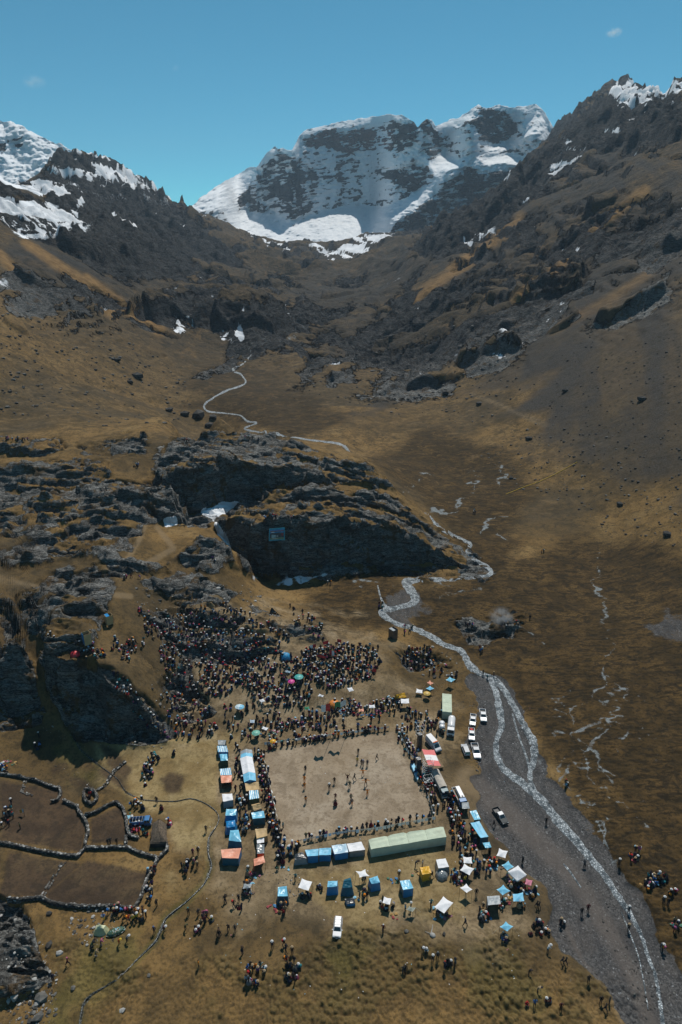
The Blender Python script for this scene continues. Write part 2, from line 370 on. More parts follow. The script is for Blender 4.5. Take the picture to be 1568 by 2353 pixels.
def detail_z(x, y):
    """ground with rock steps and relief; also the rock share"""
    r = np.hypot(x, y); z = base_z(x, y).astype(np.float64)
    n1 = fbm(x / 28, y / 28, 5, 3); n2 = fbm(x / 6, y / 6, 4, 31)
    z0 = z.copy()
    for P, T, k in _bl:
        b = 12; q = (x > P[:, 0].min() - b) & (x < P[:, 0].max() + b) & (y > P[:, 1].min() - b) & (y < P[:, 1].max() + b)
        if not q.any(): continue
        sdv = poly_sd(x[q], y[q], P) + 4.2 * n1[q] + 2.2 * n2[q]
        t = T(x[q] / 50, y[q] / 50) + 0.5 * n2[q]
        e = np.maximum(0, -sdv); b0 = 1.4 + 1.2 * n2[q]; b1 = b0 + (1.6 if k < 6 else 0.5) + 1.5 * np.abs(n1[q])
        drop = k * np.minimum(e, b0) + 0.7 * np.clip(e - b0, 0, b1 - b0) + k * np.maximum(0, e - b1)
        drop = drop + 0.9 * np.sin(drop * 1.1 + 3 * n2[q]) * (drop > 0)
        z[q] = np.maximum(z[q], np.where(sdv > -12, t - drop, -1e3))
    for P, hgt in _fb:
        b = hgt * 3; q = (x > P[:, 0].min() - b) & (x < P[:, 0].max() + b) & (y > P[:, 1].min() - b) & (y < P[:, 1].max() + b)
        if not q.any(): continue
        w = hgt * 0.6
        sdv = poly_sd(x[q], y[q], P) + w * (fbm(x[q] / (hgt * 3), y[q] / (hgt * 3), 4, 5))
        z[q] = z[q] + hgt * sstep(-w * 0.35, w * 0.25, sdv) * (0.75 + 0.5 * n1[q]) * sstep(-hgt * 3, hgt, sdv + hgt * 2)
    u, v = project(x, y, z)
    rock = umask(u, v, ROCK, 9, n1 * 1.5 + n2)
    nf = fbm(x / 140, y / 140, 5, 77)
    far = sstep(380, 650, r)
    frock = umask(u, v, FROCK, 14, nf * 2.2 + n1) * sstep(420, 520, r)
    # scattered crags on the far slopes, elongated along the contour
    crag = ridged(x / 70 + 0.15 * nf, y / 170, 5, 91)
    frock = np.maximum(frock, far * sstep(0.30, 0.42, crag + 0.45 * nf + 0.2 * n1 - 0.05) * 0.9)
    led = fbm(x / 24 + 5 + n2 * .12, y / 10, 5, 41); tq = led * 3.2; ts = np.floor(tq) + sstep(0.72, 0.97, tq - np.floor(tq))
    z += rock * (ts / 3.2 * 6.0 + ridged(x / 9, y / 5, 4, 8) * 0.9)
    sc = np.clip(r / 1400, 0.15, 1.4)
    rg = ridged(x / 75 + .3 * nf, y / 75, 6, 18, .58); rg2 = ridged(x / 26, y / 26, 4, 19, .6)
    mor = umask(u, v, [[(600, 575), (900, 560), (965, 610), (900, 700), (720, 690), (610, 650)]], 20, nf * 2) * far
    frock = frock * (1 - 0.85 * mor)
    rg3 = ridged(x / 11, y / 11, 3, 20, .6)
    z += sstep(1200, 1600, r) * (ridged(x / 150, y / 150, 4, 23, .48) - .35) * 22
    z += frock * ((rg - 0.55) * 30 * sc + (rg2 - .3) * 11 * sc + (rg3 - .3) * 3.5 * sc)
    # broken ledges across the valley sides: treads and risers
    hgt = 15 * np.clip(r / 900, 0.45, 1.6)
    zz = (z0 + 26 * nf + 9 * n1) / hgt; fr_ = zz - np.floor(zz); gate = far * sstep(0.02, 0.30, fbm(x / 95 + 9, y / 190, 5, 321) + 0.25 * n1) * (1 - 0.6 * frock) * sstep(20, 70, z0)
    z += gate * hgt * (sstep(0.66, 0.92, fr_) - fr_ + 0.1) * 0.85
    ledge = gate * sstep(0.60, 0.70, fr_) * sstep(1.0, 0.93, fr_)
    frock = np.maximum(frock, ledge * 0.9)
    # gullies and relief of the valley sides
    z += far * (ridged(x / 260, y / 700, 4, 57) * 10 + fbm(x / 60, y / 60, 4, 58) * 3.0 + fbm(x / 14, y / 14, 4, 59) * 1.1 * np.clip(r / 800, .5, 1.6))
    flat = sstep(-1, 1.5, np.abs(z0)) 
    z += (1 - rock) * (0.25 + 0.9 * flat) * n1 * 0.6 + (1 - rock) * flat * n2 * 0.12
    return z, np.maximum(rock, 0), frock, n1, n2, nf
# ---------------------------------------------------------------- sample the ground, denser where it is steep
lr_f = np.linspace(math.log(R0), math.log(R1), NF)
az = np.linspace(AZ0, AZ1, NA)
AZf, LRf = np.meshgrid(az, lr_f, indexing='ij')
Rf = np.exp(LRf); Xf = np.sin(AZf) * Rf; Yf = np.cos(AZf) * Rf
Zf, rock_f, frock_f, n1_f, n2_f, nf_f = detail_z(Xf, Yf)
# the pitch is levelled ground
PITCH_UV = [(607, 1729), (905, 1679), (1000, 1870), (650, 1937)]
PITCH_W = np.array([pz(u, v, 0)[:2] for u, v in PITCH_UV])
psd = poly_sd(Xf, Yf, PITCH_W)
Zf *= 1 - sstep(-14, -1, psd)
# gravel bed of the stream: lower than the turf around it
BED = [(1050, 1560), (1075, 1535), (1130, 1548), (1175, 1552), (1205, 1640), (1262, 1740), (1300, 1800), (1352, 1880), (1395, 1960), (1425, 2030), (1482, 2120), (1545, 2220), (1600, 2330), (1650, 2480),
       (1480, 2480), (1440, 2353), (1385, 2262), (1292, 2172), (1262, 2100), (1242, 2022), (1165, 1965), (1130, 1930), (1085, 1840), (1062, 1790), (1085, 1760), (1058, 1700), (1078, 1640), (1085, 1600)]
BED_W = np.array([pz(u, v, 0)[:2] for u, v in BED])
near = Rf < 260
bed_f = np.full(Xf.shape, -50.0); bed_f[near] = poly_sd(Xf[near], Yf[near], BED_W)
bed_f += n1_f * 3.6 + n2_f * 2.6
Zf -= sstep(-1.0, 1.2, bed_f) * 0.7
# cushion-moss hummocks of the near bog
hum = np.zeros(Xf.shape); k = (Rf < 200)
def worley(x, y, s=0):
    xi = np.floor(x).astype(np.int64); yi = np.floor(y).astype(np.int64); d1 = np.full(x.shape, 9.0); 
    for i in (-1, 0, 1):
        for j in (-1, 0, 1):
            cx = xi + i + _h(xi + i, yi + j, 0, s); cy = yi + j + _h(xi + i, yi + j, 0, s + 5)
            d1 = np.minimum(d1, np.hypot(x - cx, y - cy))
    return d1
HUM = [[(600, 2200), (700, 2150), (820, 2080), (900, 2120), (930, 2200), (950, 2353), (950, 2420), (300, 2420), (330, 2250), (560, 2180)],
       [(850, 2100), (960, 2080), (1020, 2150), (1120, 2230), (1420, 2300), (1430, 2420), (800, 2420)],
       [(1100, 2140), (1210, 2150), (1300, 2230), (1390, 2330), (1300, 2420), (1090, 2300)],
       [(50, 2150), (300, 2180), (560, 2150), (620, 2250), (600, 2420), (300, 2420)]]
uf, vf = project(Xf, Yf, Zf)
humk = umask(uf[k], vf[k], HUM, 34, n1_f[k] * 1.5 + fbm(Xf[k] / 9, Yf[k] / 9, 3, 66))
wl = worley(Xf[k] / 1.05 + n2_f[k] * .5, Yf[k] / 1.25 + n1_f[k] * .8, 3)
wl2 = worley(Xf[k] / 0.55 + n2_f[k] * .3, Yf[k] / 0.7, 9)
hum[k] = humk * np.clip(sstep(0.72, 0.2, wl) * (0.45 + 0.35 * n2_f[k]) * sstep(-0.18, 0.06, fbm(Xf[k] / 7, Yf[k] / 8, 4, 13)) + sstep(0.7, 0.2, wl2) * 0.2, 0, 1)
# tussocks of the marsh on the far bank
MARSH = [(1130, 1330), (1300, 1250), (1620, 1300), (1620, 2200), (1540, 2180), (1440, 2020), (1310, 1800), (1260, 1720), (1190, 1600), (1140, 1540), (1060, 1480), (980, 1440), (1000, 1380)]
mar_k = umask(uf[k], vf[k], [MARSH], 22, n1_f[k])
wl3 = worley(Xf[k] / 1.3 + n2_f[k] * .6, Yf[k] / 0.8 + n1_f[k] * 2, 21)
hum[k] += mar_k * (sstep(0.8, 0.15, wl3) * (0.16 + 0.12 * n1_f[k])) * (1 - sstep(-1, 1, bed_f[k]))
Zf += hum
hz_f = np.zeros(Xf.shape); hz_f[k] = humk * sstep(-0.18, 0.06, fbm(Xf[k] / 7, Yf[k] / 8, 4, 13))

# arc-length re-sampling along each column
dl = np.diff(LRf, axis=1); dz = np.abs(np.diff(Zf, axis=1)) / Rf[:, 1:]
ds = np.sqrt((0.42 * dl) ** 2 + np.minimum(dz, 0.02) ** 2) * (1.0 + 0.0 * dl)
ds = ds * (1.9 - 0.9 * sstep(math.log(150), math.log(420), LRf[:, 1:]) - 0.3 * sstep(math.log(900), math.log(3000), LRf[:, 1:])) * np.where(LRf[:, 1:] < math.log(60), .35, 1)
cs = np.concatenate([np.zeros((NA, 1)), np.cumsum(ds, 1)], 1)
def resamp(A):
    return np.stack([np.interp(lr_n[i], lr_f, A[i]) for i in range(NA)])
# rows are shared out over fixed distance bands, so a cliff nearby does not disturb the rows far off
SEG = [(52, 62, 8, 9), (62, 120, 330, 9), (120, 250, 420, 9), (250, 330, 110, 15), (330, 450, 80, 31), (450, 900, 190, 41), (900, 1600, 130, 41), (1600, 3300, 92, 41)]
lr_n = []
for r0_, r1_, n_, w_ in SEG:
    l0, l1 = math.log(r0_), min(math.log(r1_), lr_f[-1]); c0 = np.stack([np.interp([l0], lr_f, cs[i]) for i in range(NA)]); c1 = np.stack([np.interp([l1], lr_f, cs[i]) for i in range(NA)])
    kern = np.hanning(2 * w_ + 1); kern /= kern.sum(); cn = np.clip((cs - c0) / (c1 - c0), -1e-6, 1 + 1e-6) + (lr_f[None] - l0) * 1e-5
    pad = np.pad(cn, ((w_, w_), (0, 0)), mode='edge'); cm = sum(kern[i] * pad[i:i + NA] for i in range(2 * w_ + 1))
    tt = np.linspace(0, 1, n_ + 1)[:-1] if r1_ < 3300 else np.linspace(0, 1, n_)
    L_ = np.stack([np.interp(tt * (np.interp(l1, lr_f, cm[i]) - np.interp(l0, lr_f, cm[i])) + np.interp(l0, lr_f, cm[i]), cm[i], lr_f) for i in range(NA)]); L_ = np.clip(L_, l0, l1); L_[:, 0] = l0
    lr_n.append(L_)
lr_n = np.concatenate(lr_n, 1); NR = lr_n.shape[1]
AZn = np.repeat(az[:, None], NR, 1); Rn = np.exp(lr_n)
Xn = np.sin(AZn) * Rn; Yn = np.cos(AZn) * Rn
Zn = resamp(Zf); rock = resamp(rock_f); frock = resamp(frock_f); n1 = resamp(n1_f); n2 = resamp(n2_f); nf = resamp(nf_f); bed = resamp(bed_f); humn = resamp(hum); hzn = resamp(hz_f)
# slope
gz = np.gradient(Zn, axis=1) / np.maximum(np.gradient(Rn, axis=1), 1e-4)
# jagged rock: push steep rock in and out with 3-D-like noise (uses height too)
a1 = ridged(Xn / 5 + Zn / 9, Zn / 3.0 + Yn / 30, 4, 61); st = sstep(0.8, 2.2, np.abs(gz)) * rock
Yd = (a1 * 1.6 - 0.5) * st * np.clip(Rn / 200, .5, 1.3)
strat = fbm(Xn / 4.0 + Yn / 9, Yn / 1.6 + Zn, 4, 71)
Zn = Zn + rock * (1 - st) * strat * 1.25 + rock * (1 - st) * (ridged(Xn / 2.2, Yn / 1.1 + Zn * .5, 3, 73) * 0.35)
Xn = Xn + np.sin(AZn) * Yd; Yn = Yn + np.cos(AZn) * Yd
un, vn = project(Xn, Yn, Zn)

def gz_at(x, y):
    """height of the finished ground"""
    a = (math.atan2(x, y) - AZ0) / (AZ1 - AZ0) * (NA - 1); l = (math.log(math.hypot(x, y)) - lr_f[0]) / (lr_f[1] - lr_f[0])
    a = min(max(a, 0), NA - 1.001); l = min(max(l, 0), NF - 1.001); i, j = int(a), int(l); ta, tl = a - i, l - j
    return float(Zf[i, j] * (1 - ta) * (1 - tl) + Zf[i + 1, j] * ta * (1 - tl) + Zf[i, j + 1] * (1 - ta) * tl + Zf[i + 1, j + 1] * ta * tl)
def hit(u, v):
    """where the sight line through (u, v) meets the finished ground"""
    a, b, t = ray(u, v)
    fa = (math.atan2(a, b) - AZ0) / (AZ1 - AZ0) * (NA - 1); i = int(min(max(fa, 0), NA - 2)); ta = fa - i
    prof = Zf[i] * (1 - ta) + Zf[i + 1] * ta; r = np.exp(lr_f); s = prof - (CAMZ + t * r)
    k = int(np.argmax(s > 0)) if (s > 0).any() else NF - 1
    k = max(k, 1); q = s[k - 1] / (s[k - 1] - s[k]) if s[k] != s[k - 1] else 0
    rr = r[k - 1] + (r[k] - r[k - 1]) * min(max(q, 0), 1)
    return (a * rr, b * rr, CAMZ + t * rr)

# ---------------------------------------------------------------- what grows or lies where
def uvm(polys, soft=10, wob=1.0): return umask(un, vn, polys, soft, (n1 * 1.4 + n2) * wob)
far = sstep(420, 700, Rn)
# snow: drifts below the cliffs, gullies, streaks on the far crags
SNOW = [[(560, 1318), (640, 1322), (760, 1318), (700, 1345), (620, 1362), (570, 1345)],
        [(470, 1180), (505, 1163), (550, 1153), (520, 1172), (485, 1188)], [(380, 1196), (400, 1192), (402, 1202), (384, 1206)],
        [(400, 725), (412, 730), (425, 765), (412, 760)], [(508, 764), (528, 768), (530, 782), (514, 778)], [(543, 748), (556, 752), (558, 778), (546, 770)], [(640, 740), (660, 735), (662, 742), (642, 747)],
        [(-10, 495), (40, 515), (80, 540), (75, 550), (0, 512)], [(150, 520), (170, 470), (185, 445), (200, 450), (180, 490), (165, 530)],
        [(255, 400), (280, 395), (305, 410), (308, 450), (285, 430)],
        [(190, 1690), (230, 1670), (290, 1700), (250, 1712)], 
        [(490, 1195), (520, 1230), (550, 1290), (545, 1310), (515, 1250)]]
FSNOW = [[(-20, 330), (100, 330), (170, 420), (150, 520), (60, 560), (-20, 480)], [(420, 462), (560, 490), (680, 560), (560, 560), (470, 500)],
         [(540, 520), (700, 550), (860, 540), (860, 575), (680, 585)]]
SNOWTOP = [[(1420, 195), (1480, 200), (1500, 270), (1450, 275)], [(1470, 180), (1600, 195), (1600, 225), (1520, 215)], [(1300, 310), (1340, 350), (1270, 400), (1290, 350)]]
hi = fbm(Xn / 26, Yn / 60, 5, 201); hs = ridged(Xn / 45 + Zn / 30, Zn / 22, 5, 203)
flatk = 1 - sstep(0.35, 0.9, np.abs(gz)); patch = fbm(Xn / 17, Yn / 8, 5, 88) + 0.35 * n2
rock = rock * (1 - flatk * 0.92 * sstep(-0.06, 0.22, patch))
snow = uvm(SNOW, 5, 1.3) * sstep(-0.35, 0.05, hi + 0.25 * n2)
fs = umask(un, vn, FSNOW, 40, nf * 2) * sstep(0.02, 0.2, hs + 0.3 * hi - 0.22 * far)
fs = np.maximum(fs, umask(un, vn, SNOWTOP, 14, nf * 2) * sstep(0.16, 0.42, hs + 0.4 * hi + 0.2 * n2))
alt = sstep(120, 300, Zn) * np.where(un < 800, 1.0, sstep(430, 640, Zn))
fs = np.maximum(fs, frock * alt * sstep(0.10, 0.34, hs + 0.5 * hi + 0.25 * n2 - 0.12 * (un > 800)) * 0.95)
fs = np.maximum(fs, frock * sstep(0.56, 0.66, hi + 0.3 * hs) * 0.7 * (Zn < 330))
snow = np.maximum(snow, fs)
# scree: grey loose slopes
SCREE = [[(60, 520), (150, 560), (300, 640), (520, 780), (440, 770), (280, 660), (150, 610), (40, 560)], [(480, 600), (900, 560), (960, 590), (980, 650), (860, 720), (640, 720), (520, 680)],
         [(1000, 590), (1150, 510), (1300, 430), (1450, 330), (1568, 320), (1568, 420), (1400, 470), (1200, 600), (1000, 680), (900, 690)],
         [(1150, 700), (1568, 420), (1600, 1100), (1400, 1060), (1180, 960), (1085, 905)], [(700, 780), (1000, 700), (1180, 640), (1180, 760), (900, 860)], [(1085, 905), (1250, 840), (1420, 700), (1568, 760), (1600, 1000), (1480, 1050), (1250, 1000), (1200, 960)]]
scree = umask(un, vn, SCREE, 45, nf * 2.5 + n1) * (0.70 + 0.30 * sstep(-0.25, 0.25, fbm((Xn * 0.9 - Yn * 0.3) / 16, (Yn + Xn) / 200, 4, 207)))
stk = fbm((Xn * 0.9 - Yn * 0.2) / 9, (Yn + Xn) / 240, 4, 205)          # streaks running down the slopes
scree = np.clip(scree + far * 0.6 * sstep(0.05, 0.5, stk + nf * 0.4) * sstep(60, 200, Zn), 0, 1)
# orange grass runnels on the right-hand slope
RUN = [[(1360, 830), (1290, 920), (1243, 970)], [(1568, 1000), (1490, 1060)], [(1380, 520), (1300, 600), (1190, 690)], [(1480, 440), (1330, 560)], [(1568, 885), (1540, 920)], [(1500, 620), (1400, 690), (1270, 760)], [(1200, 500), (1110, 570), (1040, 620)], [(1080, 600), (950, 690)], [(60, 560), (190, 650), (260, 720)], [(0, 580), (100, 700)], [(200, 640), (370, 760)]]
run = np.zeros_like(un)
for L in RUN: run = np.maximum(run, sstep(19, 2, seg_dist(un, vn, L) + (n1 * 7 + nf * 7)))
run *= far
# gravel
gravel = sstep(-0.5, 0.6, bed)
OLDW = [[(1490, 1440), (1530, 1400), (1600, 1430), (1600, 1480), (1500, 1470)], [(880, 1400), (930, 1390), (960, 1420), (985, 1445), (900, 1430)]]
gravel = np.maximum(gravel, uvm(OLDW, 14, 1.6) * 0.6)
track = np.zeros_like(un)
for L in [[(1075, 1790), (1140, 1850), (1210, 1910), (1290, 1985), (1350, 2060), (1400, 2140), (1460, 2250), (1500, 2370)]]:
    d = seg_dist(un, vn, L); track = np.maximum(track, sstep(34, 8, np.abs(d - 2) + n1 * 9) * (Rn < 260))
for L in [[(1430, 2353), (1400, 2280), (1340, 2210), (1300, 2130)], [(430, 1110), (350, 1170), (320, 1240), (290, 1290), (200, 1330)], [(0, 1330), (120, 1355), (300, 1370)], [(330, 1300), (400, 1260), (360, 1210)], [(690, 1250), (600, 1180)], [(1085, 905), (1160, 935), (1243, 972), (1320, 1000), (1385, 1022)]]:
    track = np.maximum(track, sstep(8, 2, seg_dist(un, vn, L) + n1 * 4) * 0.8 * (Rn < 620))
# bare trampled ground: pitch, stalls and crowd
bare = sstep(-1.2, 0.8, poly_sd(Xn, Yn, PITCH_W) + n2 * 0.7)
worn = uvm([[(480, 1700), (600, 1560), (900, 1560), (1060, 1580), (1090, 1800), (1130, 1960), (1240, 2060), (1180, 2200), (820, 2150), (520, 2200), (450, 1960)], [(270, 1690), (470, 1700), (480, 1990), (390, 2010), (380, 1850), (260, 1800)],
            [(420, 1400), (700, 1400), (900, 1480), (900, 1600), (420, 1650)]], 40, 1.0)
# walled fold: darker, grazed short
FOLD = [[(0, 1790), (130, 1815), (200, 1880), (190, 1960), (0, 1935)], [(20, 1955), (190, 1985), (100, 2060), (0, 2060)], [(110, 2055), (200, 1975), (350, 2005), (320, 2090), (110, 2075)], [(210, 1880), (280, 1850), (300, 1930), (210, 1940)]]
fold = uvm(FOLD, 6, 0.6)
fold = np.maximum(fold, uvm([[(372, 1790), (392, 1781), (415, 1792), (408, 1812), (385, 1814)], [(230, 1708), (255, 1720), (300, 1770), (290, 1790), (255, 1760)], [(235, 1770), (270, 1780), (300, 1815), (280, 1815)], [(155, 1785), (190, 1790), (215, 1815), (170, 1805)], [(110, 1765), (150, 1750), (165, 1765), (120, 1780)]], 7, 1.2) * 0.9)
# golden short turf by the brook
GOLD = [[(330, 1710), (500, 1740), (500, 1850), (480, 1980), (400, 1960), (380, 1880), (270, 1820), (265, 1780)], [(330, 1690), (430, 1690), (520, 1740), (500, 1800), (280, 1800)], [(330, 1690), (520, 1690), (510, 1790), (300, 1770)], [(330, 1720), (440, 1730), (510, 1790), (280, 1790)]]
gold = uvm(GOLD[:1], 14, 1.0)
GOLD2 = [[(340, 1680), (360, 1725), (510, 1700), (500, 1800), (300, 1790)], [(330, 2000), (400, 1950), (470, 2000), (380, 2080)], [(650, 1960), (1060, 1950), (1060, 2120), (800, 2130), (660, 2050)], [(340, 1720), (500, 1760), (480, 1810), (290, 1790)]]
gold = np.maximum(gold, uvm(GOLD2, 20, 1.4) * 0.8)
gold = np.maximum(gold, uvm([[(325, 1690), (350, 1680), (510, 1710), (500, 1730)], [(220, 1700), (310, 1705), (310, 1750), (260, 1770), (215, 1740)]], 8))
# wet olive green
GREEN = [[(300, 1830), (480, 1830), (500, 1870), (480, 1990), (380, 2090), (330, 2200), (180, 2350), (100, 2400), (60, 2300), (200, 2150), (330, 2100), (430, 2000), (470, 1900), (440, 1850)], [(760, 2120), (860, 2120), (860, 2350), (700, 2353)], [(60, 1650), (130, 1680), (200, 1760), (250, 1790), (200, 1800), (100, 1730)], [(1060, 2160), (1200, 2180), (1240, 2300), (1080, 2280)], [(260, 1740), (290, 1800), (460, 1850), (290, 1850)]]
green = uvm(GREEN, 26, 1.4)
marsh = umask(un, vn, [MARSH, [(840, 1060), (1000, 1000), (1200, 1090), (1200, 1240), (1130, 1330), (1000, 1200), (900, 1110)], [(400, 880), (560, 800), (640, 860), (760, 960), (700, 1010), (560, 980), (420, 930)], [(690, 1350), (870, 1310), (880, 1420), (740, 1430)]], 26, (n1 * 1.4 + nf * 1.5))
SNOW_X = 0
# trickles of water and salt-white crusts through the marsh
TR = [[(1380, 1270), (1370, 1330), (1385, 1420), (1400, 1480), (1385, 1560), (1340, 1610), (1310, 1640), (1330, 1690), (1290, 1770)], [(1400, 1540), (1440, 1600), (1450, 1640), (1330, 1680)], [(1420, 1620), (1400, 1680), (1350, 1720), (1290, 1790)], [(1345, 1690), (1370, 1750), (1420, 1790)], [(1430, 1690), (1460, 1640), (1490, 1700)], [(1330, 1720), (1400, 1850), (1380, 1930)], [(1300, 1800), (1360, 1860), (1390, 1940), (1410, 2000)],
      [(1000, 1200), (1040, 1170), (1070, 1150), (1090, 1120), (1080, 1080)], [(970, 1165), (1010, 1175), (1035, 1175)], [(1100, 1220), (1130, 1195), (1165, 1190)], [(1155, 1120), (1165, 1090), (1145, 1070)], [(920, 1130), (960, 1110), (1000, 1090)], [(1430, 1830), (1480, 1900)], [(1250, 1480), (1180, 1440)],
      [(820, 1345), (880, 1335), (905, 1345)], [(1020, 1380), (1070, 1365), (1100, 1350)], [(1000, 1335), (1040, 1350)], [(660, 720), (690, 750), (665, 775)], [(610, 760), (585, 800)], [(1160, 1240), (1130, 1225)]]
tr = np.full(un.shape, 99.0); kk = Rn < 900
wu = fbm(Xn / 7, Yn / 7, 4, 401)[kk] * 30; wv = fbm(Xn / 7 + 50, Yn / 7, 4, 402)[kk] * 22
for L in TR: tr[kk] = np.minimum(tr[kk], seg_dist(un[kk] + wu, vn[kk] + wv, L))
web = ridged(Xn / 6 + n1, Yn / 4.5, 4, 405)
wet = sstep(3.9, 0.4, tr + n2 * 5) * np.where(Rn > 215, 0.85, 0.66) + 0.62 * sstep(0.60, 0.80, web) * sstep(70, 10, tr + n1 * 40) * sstep(1480, 1600, vn)
# the little brook on the left
BROOK = [(150, 1610), (165, 1680), (185, 1720), (230, 1760), (270, 1790), (290, 1820), (330, 1838), (400, 1840), (440, 1835), (480, 1850), (503, 1870), (500, 1895), (480, 1925), (478, 1960), (486, 1990), (470, 2030), (430, 2070), (380, 2110), (360, 2160), (320, 2200), (270, 2250), (210, 2285), (190, 2310), (180, 2380)]
bd = seg_dist(un, vn, BROOK)
bw = (0.9 + 1.0 * sstep(1840, 1960, vn)) * np.where(Rn < 200, 1, 0)
brook = sstep(bw + 1.0, bw * 0.4, bd + n2 * 3.5 + n1 * 2) * (Rn < 220)
bank = sstep(12, 2, bd + n1 * 6) * (Rn < 220)
green = np.maximum(green, bank)
Zn -= brook * 0.15 + bank * 0.12
# drift of colour
drift = fbm(Xn / 45, Yn / 45, 5, 301) * 0.5 + 0.5
drift = np.where(Rn > 450, fbm(Xn / 160, Yn / 220, 5, 303) * 0.5 + 0.5, drift)
M1 = np.stack([np.maximum(rock, frock), snow, gravel], -1)
M2 = np.stack([np.clip(bare, 0, 1), np.clip(worn, 0, 1), np.clip(fold + 0.6 * track * gravel, 0, 1)], -1)
M3 = np.stack([np.clip(gold, 0, 1), np.clip(scree, 0, 1), np.clip(marsh, 0, 1)], -1)
M4 = np.stack([np.clip(wet, 0, 1), np.clip(brook, 0, 1), np.clip(drift, 0, 1)], -1)
M6 = np.stack([np.clip(hzn, 0, 1), np.clip(humn / 0.45, 0, 1), humn * 0], -1)
M5 = np.stack([np.clip(green, 0, 1), np.clip(run, 0, 1), np.clip(np.maximum(track * (1 - gravel), 0), 0, 1)], -1)

# ---------------------------------------------------------------- ground material
def ground_material():
    m, nt, b = nmat('ground'); q = NB(nt)
    a1 = q.rgb(q.attr('M1').outputs['Color']); a2 = q.rgb(q.attr('M2').outputs['Color']); a3 = q.rgb(q.attr('M3').outputs['Color']); a4 = q.rgb(q.attr('M4').outputs['Color']); a5 = q.rgb(q.attr('M5').outputs['Color'])
    big = q.noise(0.02, 6, 0.6); mid = q.noise(0.16, 6, 0.62); fine = q.noise(1.6, 5, 0.65); vf = q.noise(7.0, 3, 0.6)
    tuft = q.voro(1.1)
    # grass: ochre to brown
    def mot(lo, hi, dk, lt, kf=0.7):
        g_ = q.mix(q.ramp(mid, 0.40, 0.60), lo, hi)
        g_ = q.mix(q.math('MULTIPLY', q.ramp(m2, 0.50, 0.64), 0.65), g_, lt)
        g_ = q.mix(q.math('MULTIPLY', q.ramp(m3, 0.50, 0.63), kf), g_, dk)
        g_ = q.mix(q.math('MULTIPLY', q.ramp(fine, 0.50, 0.62), kf * 0.8), g_, dk)
        return q.mix(q.math('MULTIPLY', q.ramp(vf, 0.52, 0.66), 0.35), g_, lt)
    m2 = q.noise(0.07, 6, 0.6, 0.4); m3 = q.noise(0.42, 6, 0.65, 0.5)
    g = q.mix(q.ramp(a4[2], 0.36, 0.64), mot((0.070, 0.048, 0.022), (0.115, 0.074, 0.030), (0.036, 0.027, 0.014), (0.150, 0.098, 0.042)), mot((0.125, 0.078, 0.030), (0.190, 0.116, 0.043), (0.056, 0.038, 0.017), (0.225, 0.148, 0.062)))
    g = q.mix(q.math('MULTIPLY', q.ramp(a4[2], 0.2, 0.45, 1.0, 0.0), 0.4), g, (0.045, 0.04, 0.03))
    ms = mot((0.040, 0.026, 0.010), (0.074, 0.045, 0.016), (0.015, 0.012, 0.007), (0.108, 0.066, 0.023), 0.85)
    g = q.mix(a3[2], g, ms)
    gr = mot((0.072, 0.060, 0.018), (0.125, 0.098, 0.032), (0.040, 0.034, 0.012), (0.155, 0.122, 0.045), 0.75)
    g = q.mix(q.math('MULTIPLY', a5[0], 0.8), g, gr)
    rn = q.mix(q.ramp(mid, 0.35, 0.65), (0.17, 0.098, 0.037), (0.27, 0.16, 0.06))
    # trampled earth
    wn_ = mot((0.170, 0.124, 0.070), (0.250, 0.186, 0.110), (0.085, 0.062, 0.036), (0.315, 0.245, 0.158), 0.65)
    g = q.mix(q.math('MULTIPLY', q.math('MULTIPLY', a2[1], q.ramp(m2, 0.35, 0.6, 0.45, 0.95)), 1.0), g, wn_)
    gd = mot((0.19, 0.13, 0.055), (0.27, 0.20, 0.095), (0.115, 0.080, 0.034), (0.33, 0.255, 0.135), 0.6)
    g = q.mix(a3[0], g, gd)
    fo = mot((0.044, 0.030, 0.020), (0.072, 0.047, 0.028), (0.025, 0.020, 0.015), (0.098, 0.068, 0.036), 0.6)
    g = q.mix(a2[2], g, fo)
    pb = mot((0.232, 0.178, 0.122), (0.308, 0.245, 0.176), (0.132, 0.096, 0.062), (0.350, 0.292, 0.222), 0.55)
    pb = q.mix(q.math('MULTIPLY', q.ramp(big, 0.46, 0.62), 0.6), pb, (0.215, 0.150, 0.082))
    g = q.mix(a2[0], g, pb)
    g = q.mix(q.math('MULTIPLY', a5[2], 0.7), g, (0.20, 0.145, 0.085))
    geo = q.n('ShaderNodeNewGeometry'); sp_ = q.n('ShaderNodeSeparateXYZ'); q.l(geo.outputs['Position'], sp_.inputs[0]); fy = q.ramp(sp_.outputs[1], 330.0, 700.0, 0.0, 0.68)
    g = q.mix(q.math('MULTIPLY', fy, q.math('SUBTRACT', 1.0, a5[1], True)), g, q.mix(q.ramp(m3, .42, .6), (0.028, 0.024, 0.019), (0.088, 0.066, 0.040)))  # far ground darkened: the valley side's shade is put into its colour
    # scree with clumps of grass
    sc = q.mix(q.ramp(fine, 0.40, 0.62), (0.024, 0.023, 0.022), (0.062, 0.058, 0.053))
    sc = q.mix(q.math('MULTIPLY', q.ramp(m3, 0.5, 0.62), 0.5), sc, (0.045, 0.035, 0.021))
    sc = q.mix(q.math('MULTIPLY', q.ramp(big, 0.48, 0.62), 0.3), sc, (0.085, 0.060, 0.031))
    g = q.mix(q.math('MULTIPLY', a3[1], 0.96), g, sc)
    ff = q.noise(0.10, 7, 0.74, 0.6); g = q.mix(q.math('MULTIPLY', fy, q.ramp(ff, 0.52, 0.60, 0.0, 1.5)), g, (0.022, 0.020, 0.016))
